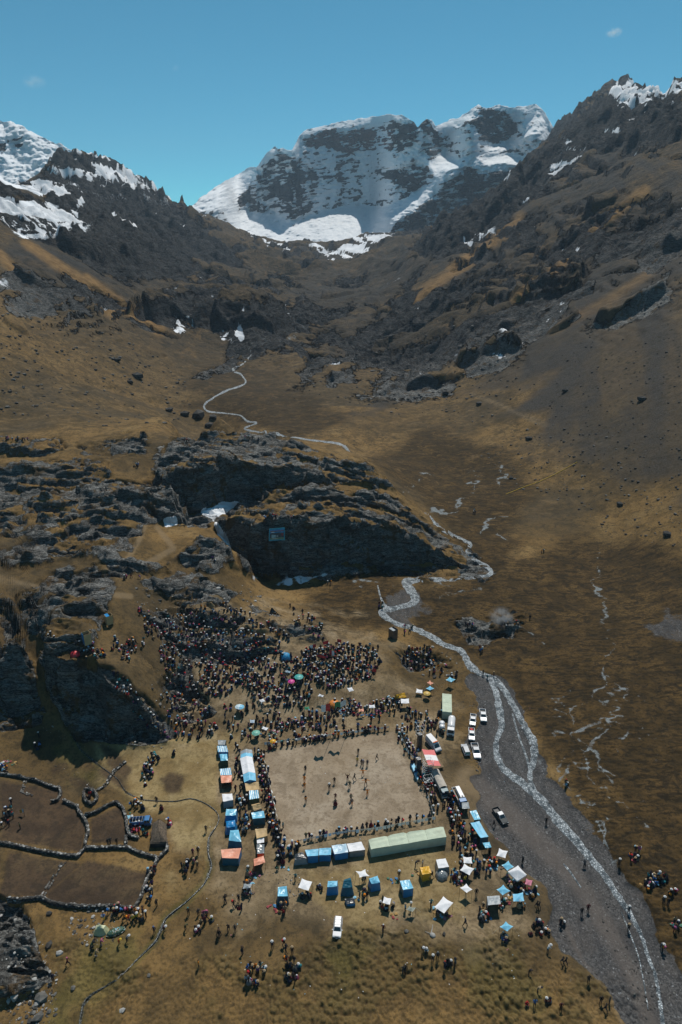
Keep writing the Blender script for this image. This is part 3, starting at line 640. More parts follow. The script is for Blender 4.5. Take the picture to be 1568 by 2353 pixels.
    fl_ = q.noise(0.05, 6, 0.7, 0.3, (1.6, 0.35, 1.0)); g = q.mix(q.math('MULTIPLY', q.math('MULTIPLY', fy, q.math('SUBTRACT', 1.0, q.math('MULTIPLY', a3[1], .6), True)), q.ramp(fl_, 0.54, 0.64, 0.0, 0.9)), g, (0.15, 0.094, 0.042))
    # dark bushes and stones strewn over the slopes, and paler grazed swells
    sl = q.math('MULTIPLY', q.ramp(sp_.outputs[1], 225.0, 330.0), q.math('SUBTRACT', 1.0, q.math('MULTIPLY', a3[2], 0.8), True))
    sp = q.ramp(q.voro(0.24), 0.34, 0.16); sp2 = q.ramp(q.voro(0.55), 0.36, 0.18)
    g = q.mix(q.math('MULTIPLY', q.math('MULTIPLY', sp, sl), q.ramp(q.noise(0.025, 5, 0.65), 0.44, 0.58, 0.0, 0.85)), g, (0.026, 0.023, 0.014))
    g = q.mix(q.math('MULTIPLY', q.math('MULTIPLY', sp2, sl), q.ramp(q.noise(0.04, 5, 0.65), 0.42, 0.56, 0.0, 0.7)), g, (0.034, 0.030, 0.020))
    mz = q.noise(0.13, 7, 0.74, 0.8, (1.0, 1.0, 2.0)); mzw = q.math('MULTIPLY', q.ramp(sp_.outputs[1], 200.0, 320.0), q.math('SUBTRACT', 1.0, a3[1], True))
    g = q.mix(q.math('MULTIPLY', mzw, q.ramp(mz, 0.50, 0.40, 0.0, 0.6)), g, (0.040, 0.029, 0.013))
    g = q.mix(q.math('MULTIPLY', mzw, q.ramp(mz, 0.55, 0.64, 0.0, 0.45)), g, (0.190, 0.125, 0.058))
    g = q.mix(q.math('MULTIPLY', a5[1], 0.85), g, rn)
    rp_ = q.noise(1.0, 5, 0.7, 0.8, (0.22, 0.75, 0.5)); g = q.mix(q.math('MULTIPLY', a3[2], q.ramp(rp_, 0.50, 0.42, 0.0, 0.75)), g, (0.016, 0.012, 0.006))
    # hollows between the cushions are dark peat, the cushions olive brown
    a6 = q.rgb(q.attr('M6').outputs['Color'])
    hc = q.mix(q.ramp(q.math('ADD', a6[1], q.math('MULTIPLY', q.math('SUBTRACT', fine, .5), .7)), 0.02, 0.55), (0.028, 0.021, 0.011), (0.098, 0.070, 0.027))
    g = q.mix(q.math('MULTIPLY', a6[0], 0.62), g, hc)
    # rock
    st = q.noise(0.5, 7, 0.7, 0.8, (0.45, 0.9, 3.0)); st2 = q.noise(2.2, 5, 0.68, 0.4, (0.6, 1.2, 2.4)); st3 = q.noise(0.09, 5, 0.65)
    rk = q.mix(q.ramp(st, 0.40, 0.60), (0.046, 0.046, 0.044), (0.215, 0.214, 0.203))  # strong contrast: lit tops and shaded crevices are put into the rock colour
    rk = q.mix(q.math('MULTIPLY', q.ramp(st2, 0.50, 0.62), 0.65), rk, (0.32, 0.318, 0.30))
    rk = q.mix(q.math('MULTIPLY', q.ramp(st2, 0.50, 0.38), 0.75), rk, (0.022, 0.023, 0.024))
    rk = q.mix(q.math('MULTIPLY', q.ramp(q.noise(0.16, 6, 0.7), 0.53, 0.62), 0.85), rk, (0.105, 0.066, 0.029))
    rk = q.mix(q.math('MULTIPLY', q.ramp(st3, 0.5, 0.62), 0.5), rk, (0.055, 0.054, 0.050))
    rk = q.mix(q.ramp(sp_.outputs[1], 420.0, 700.0, 0.0, 0.62), rk, q.mix(q.ramp(st, .42, .58), (0.016, 0.017, 0.020), (0.062, 0.062, 0.064)))  # far rock darkened to slate, painting in the shade of the ridge
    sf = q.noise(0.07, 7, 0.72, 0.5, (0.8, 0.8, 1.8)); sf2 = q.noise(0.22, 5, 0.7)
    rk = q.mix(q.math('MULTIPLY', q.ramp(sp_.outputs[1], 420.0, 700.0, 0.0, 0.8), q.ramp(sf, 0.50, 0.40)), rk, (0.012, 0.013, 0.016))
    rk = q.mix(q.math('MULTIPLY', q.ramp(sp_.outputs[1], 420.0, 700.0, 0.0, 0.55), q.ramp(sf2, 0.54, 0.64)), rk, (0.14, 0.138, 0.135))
    rkm = q.ramp(q.math('ADD', a1[0], q.math('MULTIPLY', q.math('SUBTRACT', q.noise(0.22, 7, 0.7), 0.5), 1.7)), 0.42, 0.62)
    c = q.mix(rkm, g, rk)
    # gravel
    gv = q.mix(q.ramp(q.voro(2.2, 'F1', 1.0, 1), 0.2, 0.8), (0.055, 0.055, 0.058), (0.17, 0.17, 0.172))
    vcol = q.n('ShaderNodeTexVoronoi'); vcol.inputs['Scale'].default_value = 4.6; q.l(q.coord(), vcol.inputs['Vector'])
    vs = q.rgb(vcol.outputs['Color'])
    gv = q.mix(q.ramp(vs[0], 0.1, 0.95), (0.040, 0.039, 0.039), (0.098, 0.095, 0.093))
    gv = q.mix(q.ramp(vs[1], 0.96, 0.99), gv, (0.19, 0.195, 0.20))
    gv = q.mix(q.math('MULTIPLY', q.ramp(mid, 0.45, 0.66), 0.5), gv, (0.072, 0.063, 0.057))
    gv = q.mix(q.math('MULTIPLY', q.ramp(q.noise(0.3, 5, .65, .5, (1.8, .5, 1)), .45, .62), 0.55), gv, (0.034, 0.034, 0.036))
    gv = q.mix(q.math('MULTIPLY', q.math('MULTIPLY', a2[2], a1[2]), 0.85), gv, q.mix(fine, (0.092, 0.076, 0.066), (0.150, 0.126, 0.108)))
    c = q.mix(q.ramp(q.math('ADD', a1[2], q.math('MULTIPLY', q.math('SUBTRACT', fine, 0.5), 0.6)), 0.35, 0.65), c, gv)
    # trickles, brook
    wt = q.ramp(q.math('ADD', a4[0], q.math('MULTIPLY', q.math('SUBTRACT', q.noise(0.55, 6, 0.75), 0.5), 2.4)), 0.36, 0.92)
    c = q.mix(wt, c, q.mix(q.ramp(vf, 0.3, 0.7), (0.085, 0.092, 0.092), (0.26, 0.29, 0.305)))
    c = q.mix(q.math('MULTIPLY', a4[1], 0.85), c, q.mix(q.ramp(q.noise(2.2, 4, 0.7), 0.48, 0.62), (0.020, 0.022, 0.021), (0.20, 0.215, 0.22)))
    # snow
    sm = q.ramp(q.math('ADD', a1[1], q.math('MULTIPLY', q.math('SUBTRACT', q.noise(0.25, 6, 0.65), 0.5), 0.9)), 0.42, 0.6)
    c = q.mix(sm, c, (0.78, 0.80, 0.83))
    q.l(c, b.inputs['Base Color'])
    b.inputs['Roughness'].default_value = 0.92; b.inputs['Specular IOR Level'].default_value = 0.12
    h = q.math('ADD', q.math('MULTIPLY', fine, 0.35), q.math('MULTIPLY', vf, 0.12))
    hb = q.math('MULTIPLY', st, rkm)
    n0 = q.bump(q.math('MULTIPLY', hb, 1.0), 0.9, 1.6)
    n0 = q.bump(q.math('MULTIPLY', q.math('ADD', sf, q.math('MULTIPLY', sf2, .35)), q.math('MULTIPLY', q.ramp(sp_.outputs[1], 420.0, 800.0), q.math('MULTIPLY', q.math('ADD', .35, rkm), q.math('SUBTRACT', 1.0, sm, True)))), 1.0, 14.0, n0)
    n1_ = q.bump(h, 0.55, 0.35, n0)
    n2_ = q.bump(q.math('MULTIPLY', mid, q.math('SUBTRACT', 1.0, a2[0], True)), 0.5, 1.2, n1_)
    q.l(n2_, b.inputs['Normal'])
    return m
GROUND = ground_material()
Vn = np.stack([Xn, Yn, Zn], -1)
def order(A): return np.ascontiguousarray(np.swapaxes(A, 0, 1)).reshape(-1, A.shape[-1])
terrain = grid_mesh('terrain', order(Vn), NR, NA, GROUND, {'M1': order(M1), 'M2': order(M2), 'M3': order(M3), 'M4': order(M4), 'M5': order(M5), 'M6': order(M6)})
tag(terrain, kind='structure')
# ground under and behind the camera, out to the horizon
me = raw_mesh('plain', [(-5600, -5600, -6), (5600, -5600, -6), (5600, 5600, -6), (-5600, 5600, -6)], [(0, 1, 2, 3)], plain('plain_turf', (0.10, 0.07, 0.03), 0.95, 0.3, 0.02))
tag(link('ground', me), kind='structure')
# ================================================================ FAR MOUNTAINS
def face_material():
    m, nt, b = nmat('mountain_face'); q = NB(nt)
    a = q.rgb(q.attr('M1').outputs['Color'])
    st = q.noise(0.012, 7, 0.68, 0.4, (1, 1, 2.2)); fi = q.noise(0.05, 5, 0.65)
    rk = q.mix(q.ramp(st, 0.35, 0.66), (0.030, 0.030, 0.033), (0.105, 0.100, 0.100))
    rk = q.mix(q.math('MULTIPLY', a[2], 0.85), rk, (0.165, 0.085, 0.072))
    sm = q.ramp(q.math('ADD', a[0], q.math('MULTIPLY', q.math('SUBTRACT', q.noise(0.02, 6, 0.7, 0.3, (1, 1, 2.0)), 0.5), 0.8)), 0.44, 0.56)
    sn = q.mix(q.ramp(fi, 0.3, 0.7), (0.74, 0.77, 0.81), (0.84, 0.86, 0.88))
    q.l(q.mix(sm, rk, sn), b.inputs['Base Color'])
    b.inputs['Roughness'].default_value = 0.85; b.inputs['Specular IOR Level'].default_value = 0.15
    q.l(q.bump(q.math('MULTIPLY', st, q.math('SUBTRACT', 1.15, sm, True)), 1.0, 30.0, q.bump(fi, 0.5, 6.0)), b.inputs['Normal'])
    return m
FACE = face_material()
def blur(A, n, ax):
    k = np.hanning(2 * n + 1); k /= k.sum(); w = [(0, 0), (0, 0)]; w[ax] = (n, n); P = np.pad(A, w, mode='edge'); o = np.zeros_like(A)
    for i in range(2 * n + 1): o += k[i] * (P[i:i + A.shape[0]] if ax == 0 else P[:, i:i + A.shape[1]])
    return o
def mountain(name, sil, vb, rb, NU, NV, lit, rockz, cliffz, red, nseed, c_lit=3.0, c_sh=0.43):
    """a mountain wall: every row climbs at its own steepness, so ledges, walls and snowfields have real depth"""
    S = np.array(sil, float); u = np.linspace(S[0, 0], S[-1, 0], NU); vt = np.interp(u, S[:, 0], S[:, 1])
    jag = fbm(u / 14, u * 0 + nseed, 4, nseed)
    tt = np.linspace(0, 1, NV); U = np.repeat(u[:, None], NV, 1); V = vb + (vt[:, None] - vb) * tt[None]
    n1 = fbm(U / 40, V / 40, 5, nseed + 1); n2 = fbm(U / 13, V / 5.5 + U / 40, 5, nseed + 2, .6); n3 = ridged(U / 30, V / 60, 6, nseed + 3, .6)
    n4 = fbm(U / 26, V / 2.4 + U / 16, 4, nseed + 8, .6)
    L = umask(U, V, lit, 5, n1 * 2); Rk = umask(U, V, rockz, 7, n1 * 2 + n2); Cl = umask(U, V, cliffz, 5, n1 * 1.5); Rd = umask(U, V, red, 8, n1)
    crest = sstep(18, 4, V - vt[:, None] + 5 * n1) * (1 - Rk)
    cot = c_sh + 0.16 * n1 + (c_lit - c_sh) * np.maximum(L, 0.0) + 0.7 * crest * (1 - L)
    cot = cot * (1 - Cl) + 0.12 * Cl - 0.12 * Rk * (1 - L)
    cot = np.clip(cot, 0.08, 3.3)
    cots = blur(blur(cot, 17, 0), 3, 1)
    px, py = U - UC, V - VC; f = FOC * CT - py * ST; h = np.hypot(px, f); T = (-FOC * ST - py * CT) / h; Ax, Ay = px / h, f / h
    r = np.zeros_like(U); r[:, 0] = rb
    for j in range(1, NV):
        dt = T[:, j] - T[:, j - 1]; c = cots[:, j]
        r[:, j] = r[:, j - 1] * (1 + c * dt / np.maximum(1 - c * T[:, j], 0.25))
    rel = (n3 * 26 + n2 * 16) * (1 - 0.85 * L) * (0.5 + 0.7 * np.maximum(Rk, Cl)) + n1 * 30 * (0.4 + L) + 10 * n2 * L
    e = sstep(0, 0.03, tt)[None]
    r2 = r + rel * e
    Z = CAMZ + r * T + (n2 * 5 + n3 * 4) * (1 - L) * e; Z[:, -1] += jag * 6
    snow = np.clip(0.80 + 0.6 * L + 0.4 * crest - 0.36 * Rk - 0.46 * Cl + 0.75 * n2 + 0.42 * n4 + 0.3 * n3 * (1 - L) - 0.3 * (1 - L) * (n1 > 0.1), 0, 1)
    X, Y = Ax * r2, Ay * r2
    # back of the mountain
    B = [(X[:, -1] * k, Y[:, -1] * k, Z[:, -1] - d) for k, d in ((1.02, 12), (1.10, 120), (1.35, 480))]
    X = np.c_[X, np.stack([q[0] for q in B], 1)]; Y = np.c_[Y, np.stack([q[1] for q in B], 1)]; Z = np.c_[Z, np.stack([q[2] for q in B], 1)]
    Z = np.maximum(Z, -4.0)
    snow = np.c_[snow, np.ones((NU, 3))]; Rd = np.c_[Rd, np.zeros((NU, 3))]
    A = np.stack([snow, snow * 0, Rd], -1)
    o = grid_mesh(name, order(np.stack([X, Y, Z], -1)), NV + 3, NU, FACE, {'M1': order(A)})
    return tag(o, kind='structure')
mountain('mountain', [(405, 500), (440, 473), (470, 450), (500, 425), (530, 410), (562, 392), (575, 383), (590, 386), (600, 372), (616, 350), (632, 336), (640, 345), (650, 341), (660, 346), (672, 344), (680, 330), (690, 308), (710, 295), (760, 285), (830, 273), (880, 264), (920, 265), (937, 272), (950, 278), (960, 291), (970, 280), (980, 272), (992, 276), (1002, 290), (1020, 281), (1060, 268), (1085, 249), (1100, 241), (1118, 248), (1145, 243), (1170, 246), (1205, 244), (1232, 239), (1246, 250), (1258, 268), (1270, 292), (1300, 320), (1340, 350)],
    612, 2500, 420, 320,
    [[(520, 488), (620, 492), (680, 516), (720, 492), (800, 478), (880, 480), (960, 440), (1000, 415), (1010, 425), (960, 480), (900, 520), (870, 615), (535, 615)], [(560, 492), (620, 500), (680, 528), (720, 500), (800, 488), (880, 490), (905, 470), (960, 440), (1000, 412), (1010, 420), (980, 455), (900, 505), (870, 525), (790, 545), (680, 560), (600, 530)],
     [(450, 470), (500, 425), (560, 395), (590, 388), (575, 420), (540, 450), (545, 480), (480, 480)],
     [(985, 375), (1020, 350), (1060, 370), (1062, 385), (1030, 408), (1000, 412)], [(1230, 242), (1246, 262), (1262, 290), (1240, 318), (1190, 330), (1130, 352), (1120, 345), (1190, 320), (1225, 290)],
     [(1088, 362), (1130, 362), (1180, 352), (1202, 366), (1190, 378), (1110, 388)], [(1020, 282), (1060, 270), (1085, 252), (1095, 262), (1050, 285)]],
    [[(560, 440), (600, 372), (634, 338), (672, 345), (700, 370), (735, 430), (725, 480), (695, 515), (650, 500), (590, 490), (550, 470)], [(890, 400), (960, 370), (1010, 400), (985, 440), (920, 465)],
     [(1090, 262), (1150, 256), (1190, 280), (1200, 310), (1150, 320), (1090, 300)], [(1000, 300), (1010, 350), (985, 372), (960, 350), (965, 290), (985, 276)], [(1120, 375), (1200, 330), (1260, 310), (1210, 350)],
     [(1060, 340), (1110, 355), (1080, 375), (1060, 365)]],
    [[(690, 318), (760, 300), (850, 292), (940, 280), (970, 300), (965, 335), (900, 345), (800, 345), (700, 340)], [(870, 530), (910, 508), (990, 455), (1025, 415), (1065, 385), (1100, 395), (1200, 385), (1220, 420), (1150, 520), (1000, 580), (880, 560)]],
    [[(690, 318), (760, 300), (850, 292), (900, 300), (900, 345), (800, 345), (700, 340)]], 401)
mountain('snow_peak', [(-180, 250), (-60, 262), (0, 273), (40, 285), (72, 302), (110, 319), (140, 331), (175, 350), (215, 400), (240, 440)],
    560, 1900, 160, 150,
    [[(-200, 240), (0, 270), (140, 330), (200, 380), (130, 420), (40, 420), (-200, 420)]],
    [[(18, 318), (45, 305), (60, 315), (58, 335), (25, 342)], [(-20, 320), (12, 330), (14, 350), (-20, 400)]],
    [[(20, 320), (45, 308), (58, 318), (54, 336), (28, 340)], [(-20, 320), (10, 332), (12, 350), (-20, 390)]], [], 511, c_lit=1.5)
# ================================================================ SMALL BUILDING KIT
K = 2730 / 1568.0                                   # photograph pixels per picking unit
def S(x, y): return x / K, y / K                     # photograph pixel -> picking unit
def Z(ox, oy, sc): return lambda x, y: S(ox + x * sc, oy + y * sc)
class MB:
    def __init__(s): s.V = []; s.F = []; s.M = []
    def add(s, V, F, m=0):
        o = len(s.V); s.V += [tuple(v) for v in V]; s.F += [tuple(i + o for i in f) for f in F]; s.M += [m] * len(F); return s
    def box(s, c, d, rz=0, m=0, taper=1.0):
        cx, cy, cz_ = c; x, y, z = d[0] / 2, d[1] / 2, d[2] / 2; ca, sa = math.cos(rz), math.sin(rz); V = []
        for k, t in ((-z, 1), (z, taper)):
            for a, b in ((-x, -y), (x, -y), (x, y), (-x, y)):
                a, b = a * t, b * t; V.append((cx + a * ca - b * sa, cy + a * sa + b * ca, cz_ + k))
        return s.add(V, [(3, 2, 1, 0), (4, 5, 6, 7), (0, 1, 5, 4), (1, 2, 6, 5), (2, 3, 7, 6), (3, 0, 4, 7)], m)
    def tube(s, a, b, r, n=6, r2=None, m=0, caps=True):
        a, b = Vector(a), Vector(b); d = (b - a).normalized(); u = d.orthogonal().normalized(); w = d.cross(u); r2 = r if r2 is None else r2
        V = [a + (u * math.cos(t) + w * math.sin(t)) * r for t in (2 * math.pi * i / n for i in range(n))] + [b + (u * math.cos(t) + w * math.sin(t)) * r2 for t in (2 * math.pi * i / n for i in range(n))]
        F = [(i, (i + 1) % n, n + (i + 1) % n, n + i) for i in range(n)]
        if caps: F += [tuple(range(n - 1, -1, -1)), tuple(range(n, 2 * n))]
        return s.add(V, F, m)
    def lathe(s, prof, c=(0, 0, 0), n=12, m=0, sx=1, sy=1):
        V = []; F = []
        for r, z in prof:
            for i in range(n): t = 2 * math.pi * i / n; V.append((c[0] + r * math.cos(t) * sx, c[1] + r * math.sin(t) * sy, c[2] + z))
        for j in range(len(prof) - 1):
            for i in range(n): F.append((j * n + i, j * n + (i + 1) % n, (j + 1) * n + (i + 1) % n, (j + 1) * n + i))
        F += [tuple(range(n - 1, -1, -1)), tuple(range((len(prof) - 1) * n, len(prof) * n))]
        return s.add(V, F, m)
    def prism(s, prof, x0, x1, m=0, tap=0.0, zt=None):
        """side outline (y,z) swept across x0..x1; points above zt are pulled in by tap"""
        n = len(prof); V = []
        for x, sg in ((x0, 1), (x1, -1)):
            for y, z in prof: V.append((x + (sg * tap if zt is not None and z > zt else 0), y, z))
        F = [tuple(range(n)), tuple(range(2 * n - 1, n - 1, -1))] + [((i + 1) % n, i, n + i, n + (i + 1) % n) for i in range(n)]
        return s.add(V, F, m)
    def grid(s, fn, nu, nv, m=0):
        V = [fn(i / nu, j / nv) for j in range(nv + 1) for i in range(nu + 1)]
        F = [(j * (nu + 1) + i, j * (nu + 1) + i + 1, (j + 1) * (nu + 1) + i + 1, (j + 1) * (nu + 1) + i) for j in range(nv) for i in range(nu)]
        return s.add(V, F, m)
    def build(s, name, mats, parent=None, smooth=False):
        return link(name, raw_mesh(name, s.V, s.F, mats, s.M, smooth), parent)
def empty(name, loc, rz=0.0, scale=1.0):
    o = bpy.data.objects.new(name, None); COL.objects.link(o); o.location = loc; o.rotation_euler = (0, 0, rz); o.scale = (scale,) * 3
    o.empty_display_size = 0.3
    return o
KIDS = {}
def copy_tree(o, parent=None):
    c = o.copy(); COL.objects.link(c)
    if parent is not None: c.parent = parent
    for ch in list(o.children): copy_tree(ch, c)
    return c
def above(u, v, h):
    """point at height h over the ground, seen at (u, v)"""
    zg = 0.0
    for _ in range(6):
        p = pz(u, v, zg + h); zg = gz_at(p[0], p[1])
    return Vector(p), zg
def cloth(name, rgb, rough=0.45, spec=0.5, wr=1.0, stripes=None, var=0.12):
    if name in _plain: return _plain[name]
    m, nt, b = nmat(name); q = NB(nt)
    n = q.noise(0.9, 3); c = q.mix(q.ramp(n, 0.3, 0.7), tuple(x * (1 - var) for x in rgb), tuple(min(1, x * (1 + var)) for x in rgb))
    if stripes:
        w = q.n('ShaderNodeTexWave'); w.inputs['Scale'].default_value = stripes[1]; w.inputs['Distortion'].default_value = 1.5; w.inputs['Detail'].default_value = 1.0
        q.l(q.coord(), w.inputs[0]); c = q.mix(q.ramp(w.outputs['Fac'], 0.35, 0.6), c, stripes[0])
    c = q.mix(q.math('MULTIPLY', q.ramp(q.noise(0.35, 5, 0.7), 0.5, 0.75), 0.25), c, (0.22, 0.17, 0.12))
    q.l(c, b.inputs['Base Color']); b.inputs['Roughness'].default_value = rough; b.inputs['Specular IOR Level'].default_value = spec
    wv = q.n('ShaderNodeTexNoise'); wv.inputs['Scale'].default_value = 0.8; wv.inputs['Detail'].default_value = 3; wv.inputs['Distortion'].default_value = 1.2
    q.l(q.coord(), wv.inputs[0]); q.l(q.bump(wv.outputs[0], 0.45 * wr, 0.25), b.inputs['Normal'])
    _plain[name] = m
    return m
BLUE = cloth('blue_tarp', (0.012, 0.19, 0.44), 0.34, 0.5)
LBLUE = cloth('pale_blue_tarp', (0.17, 0.47, 0.64), 0.33, 0.5)
SBLUE = cloth('striped_blue_tarp', (0.05, 0.34, 0.55), 0.4, 0.4, 1.0, ((0.64, 0.70, 0.73), 0.75))
WHITE = cloth('white_canvas', (0.70, 0.70, 0.72), 0.6, 0.3, 0.7, var=0.05)
PEACH = cloth('peach_tarp', (0.66, 0.27, 0.17), 0.45, 0.4)
ORANGE = cloth('orange_tarp', (0.62, 0.13, 0.05), 0.45, 0.4)
RED = cloth('red_cloth', (0.50, 0.03, 0.025), 0.6, 0.3)
TAN = cloth('tan_tarp', (0.46, 0.32, 0.16), 0.6, 0.3)
GREY = cloth('grey_tarp', (0.26, 0.29, 0.31), 0.45, 0.4)
DARK = cloth('black_plastic', (0.035, 0.04, 0.045), 0.3, 0.6, 1.4)
TEAL = cloth('dark_teal_tarp', (0.015, 0.10, 0.15), 0.4, 0.4)
DGREEN = cloth('dark_green_cloth', (0.03, 0.075, 0.05), 0.6, 0.3)
PGREEN = cloth('pale_green_canvas', (0.47, 0.53, 0.41), 0.7, 0.2, 0.8, var=0.06)
YELL = cloth('yellow_tarp', (0.62, 0.33, 0.02), 0.42, 0.4)
PINK = cloth('pink_cloth', (0.50, 0.17, 0.24), 0.6, 0.3)
GREENC = cloth('green_cloth', (0.02, 0.20, 0.10), 0.6, 0.3)
CLEAR = cloth('clouded_plastic', (0.20, 0.22, 0.23), 0.18, 0.7, 1.4)
SKYC = cloth('sky_blue_canvas', (0.17, 0.47, 0.66), 0.5, 0.4, 0.8)
WOOD = plain('pole_wood', (0.16, 0.11, 0.06), 0.8)
STEEL = plain('pale_steel', (0.55, 0.56, 0.57), 0.4, 0.1, 3, 0.4)
ROPE = plain('rope', (0.45, 0.42, 0.36), 0.9)

def lerp2(q, u, v):
    a = q[0].lerp(q[1], u); b = q[3].lerp(q[2], u)
    return a.lerp(b, v)
def inv_z(quad, z): return quad
def shelter(name, label, quad, h, mats, kind='flat', rise=0.5, walls='fblr', group=None, cat='stall', sag=0.10, peak=0.4, open_front=False, over=0.0, panels=1, seed=0, cross=False, base_drop=0.12):
    """a stall or tent: roof corners as seen in the photograph (far-left, far-right, near-right, near-left), eaves at height h"""
    rn = random.Random(seed * 31 + int(quad[0][0] * 7)); h *= .86
    hs = [h, h, h, h]
    if kind == 'slope': hs = [h + rise, h + rise, h, h]
    C = []; zs = []
    for (u, v), hh in zip(quad, hs):
        p, zg = above(u, v, hh); C.append(p); zs.append(zg)
    zg = sum(zs) / 4; cen = sum(C, Vector()) / 4; cen.z = zg
    root = empty(name, cen); tag(root, label, cat, group)
    L = [c - cen for c in C]
    for c in L: c.z = c.z
    roof, wall, front, trim = (list(mats) + [mats[-1]] * 4)[:4]
    w0 = [rn.uniform(-1, 1) for _ in range(6)]
    def top(u, v):
        p = lerp2(L, u, v)
        if kind == 'ridge_fb': p.z += rise * (1 - abs(2 * u - 1))
        elif kind == 'pyramid':
            d = max(abs(2 * u - 1), abs(2 * v - 1)); p.z += peak * (1 - d)
        edge = 16 * u * (1 - u) * v * (1 - v)
        if kind == 'slope': p.z -= sag * 4 * u * (1 - u) * (0.4 + 0.6 * math.sin(math.pi * v))
        elif kind in ('flat',):
            if panels > 1 and sag < 0: uu = (u * panels) % 1.0 if abs(L[0].x - L[1].x) > abs(L[0].y - L[3].y) else (v * panels) % 1.0; edge = min(1, 6 * min(uu, 1 - uu)) * (1.25 - v) * .9
            p.z -= sag * edge
        p.z += 0.07 * math.sin(9 * u + w0[0] * 5 + 3 * v) * (0.3 + 0.7 * edge) + 0.05 * math.sin(14 * v + 7 * u * w0[1]) * edge
        if cross:
            d = min(abs(u - v), abs(u + v - 1)); p.z += 0.09 * max(0, 1 - d / 0.08)
        return p
    for i in range(panels):
        a, b = i / panels, (i + 1) / panels
        if kind in ('ridge_fb',) or (panels > 1 and abs(L[0].y - L[3].y) > abs(L[0].x - L[1].x)): fn = lambda u, v, a=a, b=b: top(u, a + (b - a) * v - (0.006 if v == 1 and i < panels - 1 else 0))
        else: fn = lambda u, v, a=a, b=b: top(a + (b - a) * u * 0.992, v)
        r = roof[i % len(roof)] if isinstance(roof, (list, tuple)) else roof
        MB().grid(fn, 12, 10).build('roof_panel' if panels > 1 else 'roof', r, root, True)
    if kind == 'slope':                                         # far side of a ridged roof
        back = [L[0], L[1], L[1] + (L[1] - L[2]) * 0.95, L[0] + (L[0] - L[3]) * 0.95]
        back[2].z = L[2].z; back[3].z = L[3].z
        MB().grid(lambda u, v: lerp2([back[0], back[1], back[2], back[3]], u, v) - Vector((0, 0, 0.004)), 8, 4).build('roof_panel', roof[0] if isinstance(roof, (list, tuple)) else roof, root, True)
        G = [back[3], back[2], L[2], L[3]]
    else: G = L
    edges = {'b': (0, 1), 'r': (1, 2), 'f': (2, 3), 'l': (3, 0)}
    for e in walls:
        i, j = edges[e]; A, B = G[i], G[j]; m = front if e == 'f' else wall
        if m is None: continue
        def wf(u, v, A=A, B=B, e=e):
            p = A.lerp(B, u); t = 1 - v
            if kind == 'ridge_fb' and e in 'fb': p.z += rise * (1 - abs(2 * u - 1)) * 1.0
            if kind == 'slope' and e in 'lr':
                p.z = A.z + (L[0].z - A.z) * (1 - abs(2 * u - 1))
            zt = p.z - 0.03; p.z = zt * t + (-base_drop) * v
            c = Vector((0, 0, 0)); n = Vector((p.x, p.y, 0)); out = 0.02 + 0.05 * math.sin(7 * u + 3 * v + w0[2] * 6) * v + over * v
            if n.length > 0: p += n.normalized() * (out - 0.06)
            return p
        MB().grid(wf, 8, 4).build('wall_panel', m, root, True)
    for c in (G if True else L):
        q = c.copy(); MB().tube((q.x * .97, q.y * .97, -base_drop), (q.x * .97, q.y * .97, q.z - 0.03), 0.035, 5).build('pole', WOOD, root)
    return root
def awning(name, label, quad, h, mat, peak=0.25, group='sun awnings on poles', pull=0.12, cat='awning', guys=True, mat2=None, hem=0.0):
    """a tarp held up on poles: edges curve in, the middle is propped"""
    h *= .92; C = []; zs = []
    for u, v in quad:
        p, zg = above(u, v, h); C.append(p); zs.append(zg)
    zg = sum(zs) / 4; cen = sum(C, Vector()) / 4; cen.z = zg; L = [c - cen for c in C]
    root = empty(name, cen); tag(root, label, cat, group)
    ctr = sum(L, Vector()) / 4
    def top(u, v):
        p = lerp2(L, u, v); eu, ev = 4 * u * (1 - u), 4 * v * (1 - v)
        k = pull * (eu * (1 - ev) + ev * (1 - eu)); p = p.lerp(ctr, k * 0.9)
        p.z = p.z + peak * (1 - max(abs(2 * u - 1), abs(2 * v - 1))) - 0.10 * (eu * (1 - ev) + ev * (1 - eu)) + 0.02 * math.sin(11 * u + 5 * v)
        d = min(abs(u - v), abs(u + v - 1)); p.z += 0.03 * max(0, 1 - d / 0.08)
        return p
    MB().grid(top, 14, 14).build('canopy', mat, root, True)
    if hem > 0:
        for i in range(4):
            A, B = L[i], L[(i + 1) % 4]
            MB().grid(lambda u, v: A.lerp(B, u) * 0.995 - Vector((0, 0, 0.02 + hem * v)), 8, 2).build('valance', mat2 or mat, root, True)
    for c in L:
        q = c * 0.985; MB().tube((q.x, q.y, -0.1), (q.x, q.y, c.z - 0.02), 0.03, 5).build('pole', WOOD, root)
        if guys:
            n = Vector((c.x, c.y, 0)).normalized(); MB().tube((c.x, c.y, c.z - 0.03), (c.x + n.x * 1.1, c.y + n.y * 1.1, -0.05), 0.012, 4).build('guy_rope', ROPE, root)
    if peak > 0: MB().tube((ctr.x, ctr.y, -0.1), (ctr.x, ctr.y, ctr.z + peak - 0.02), 0.03, 5).build('pole', WOOD, root)
    return root
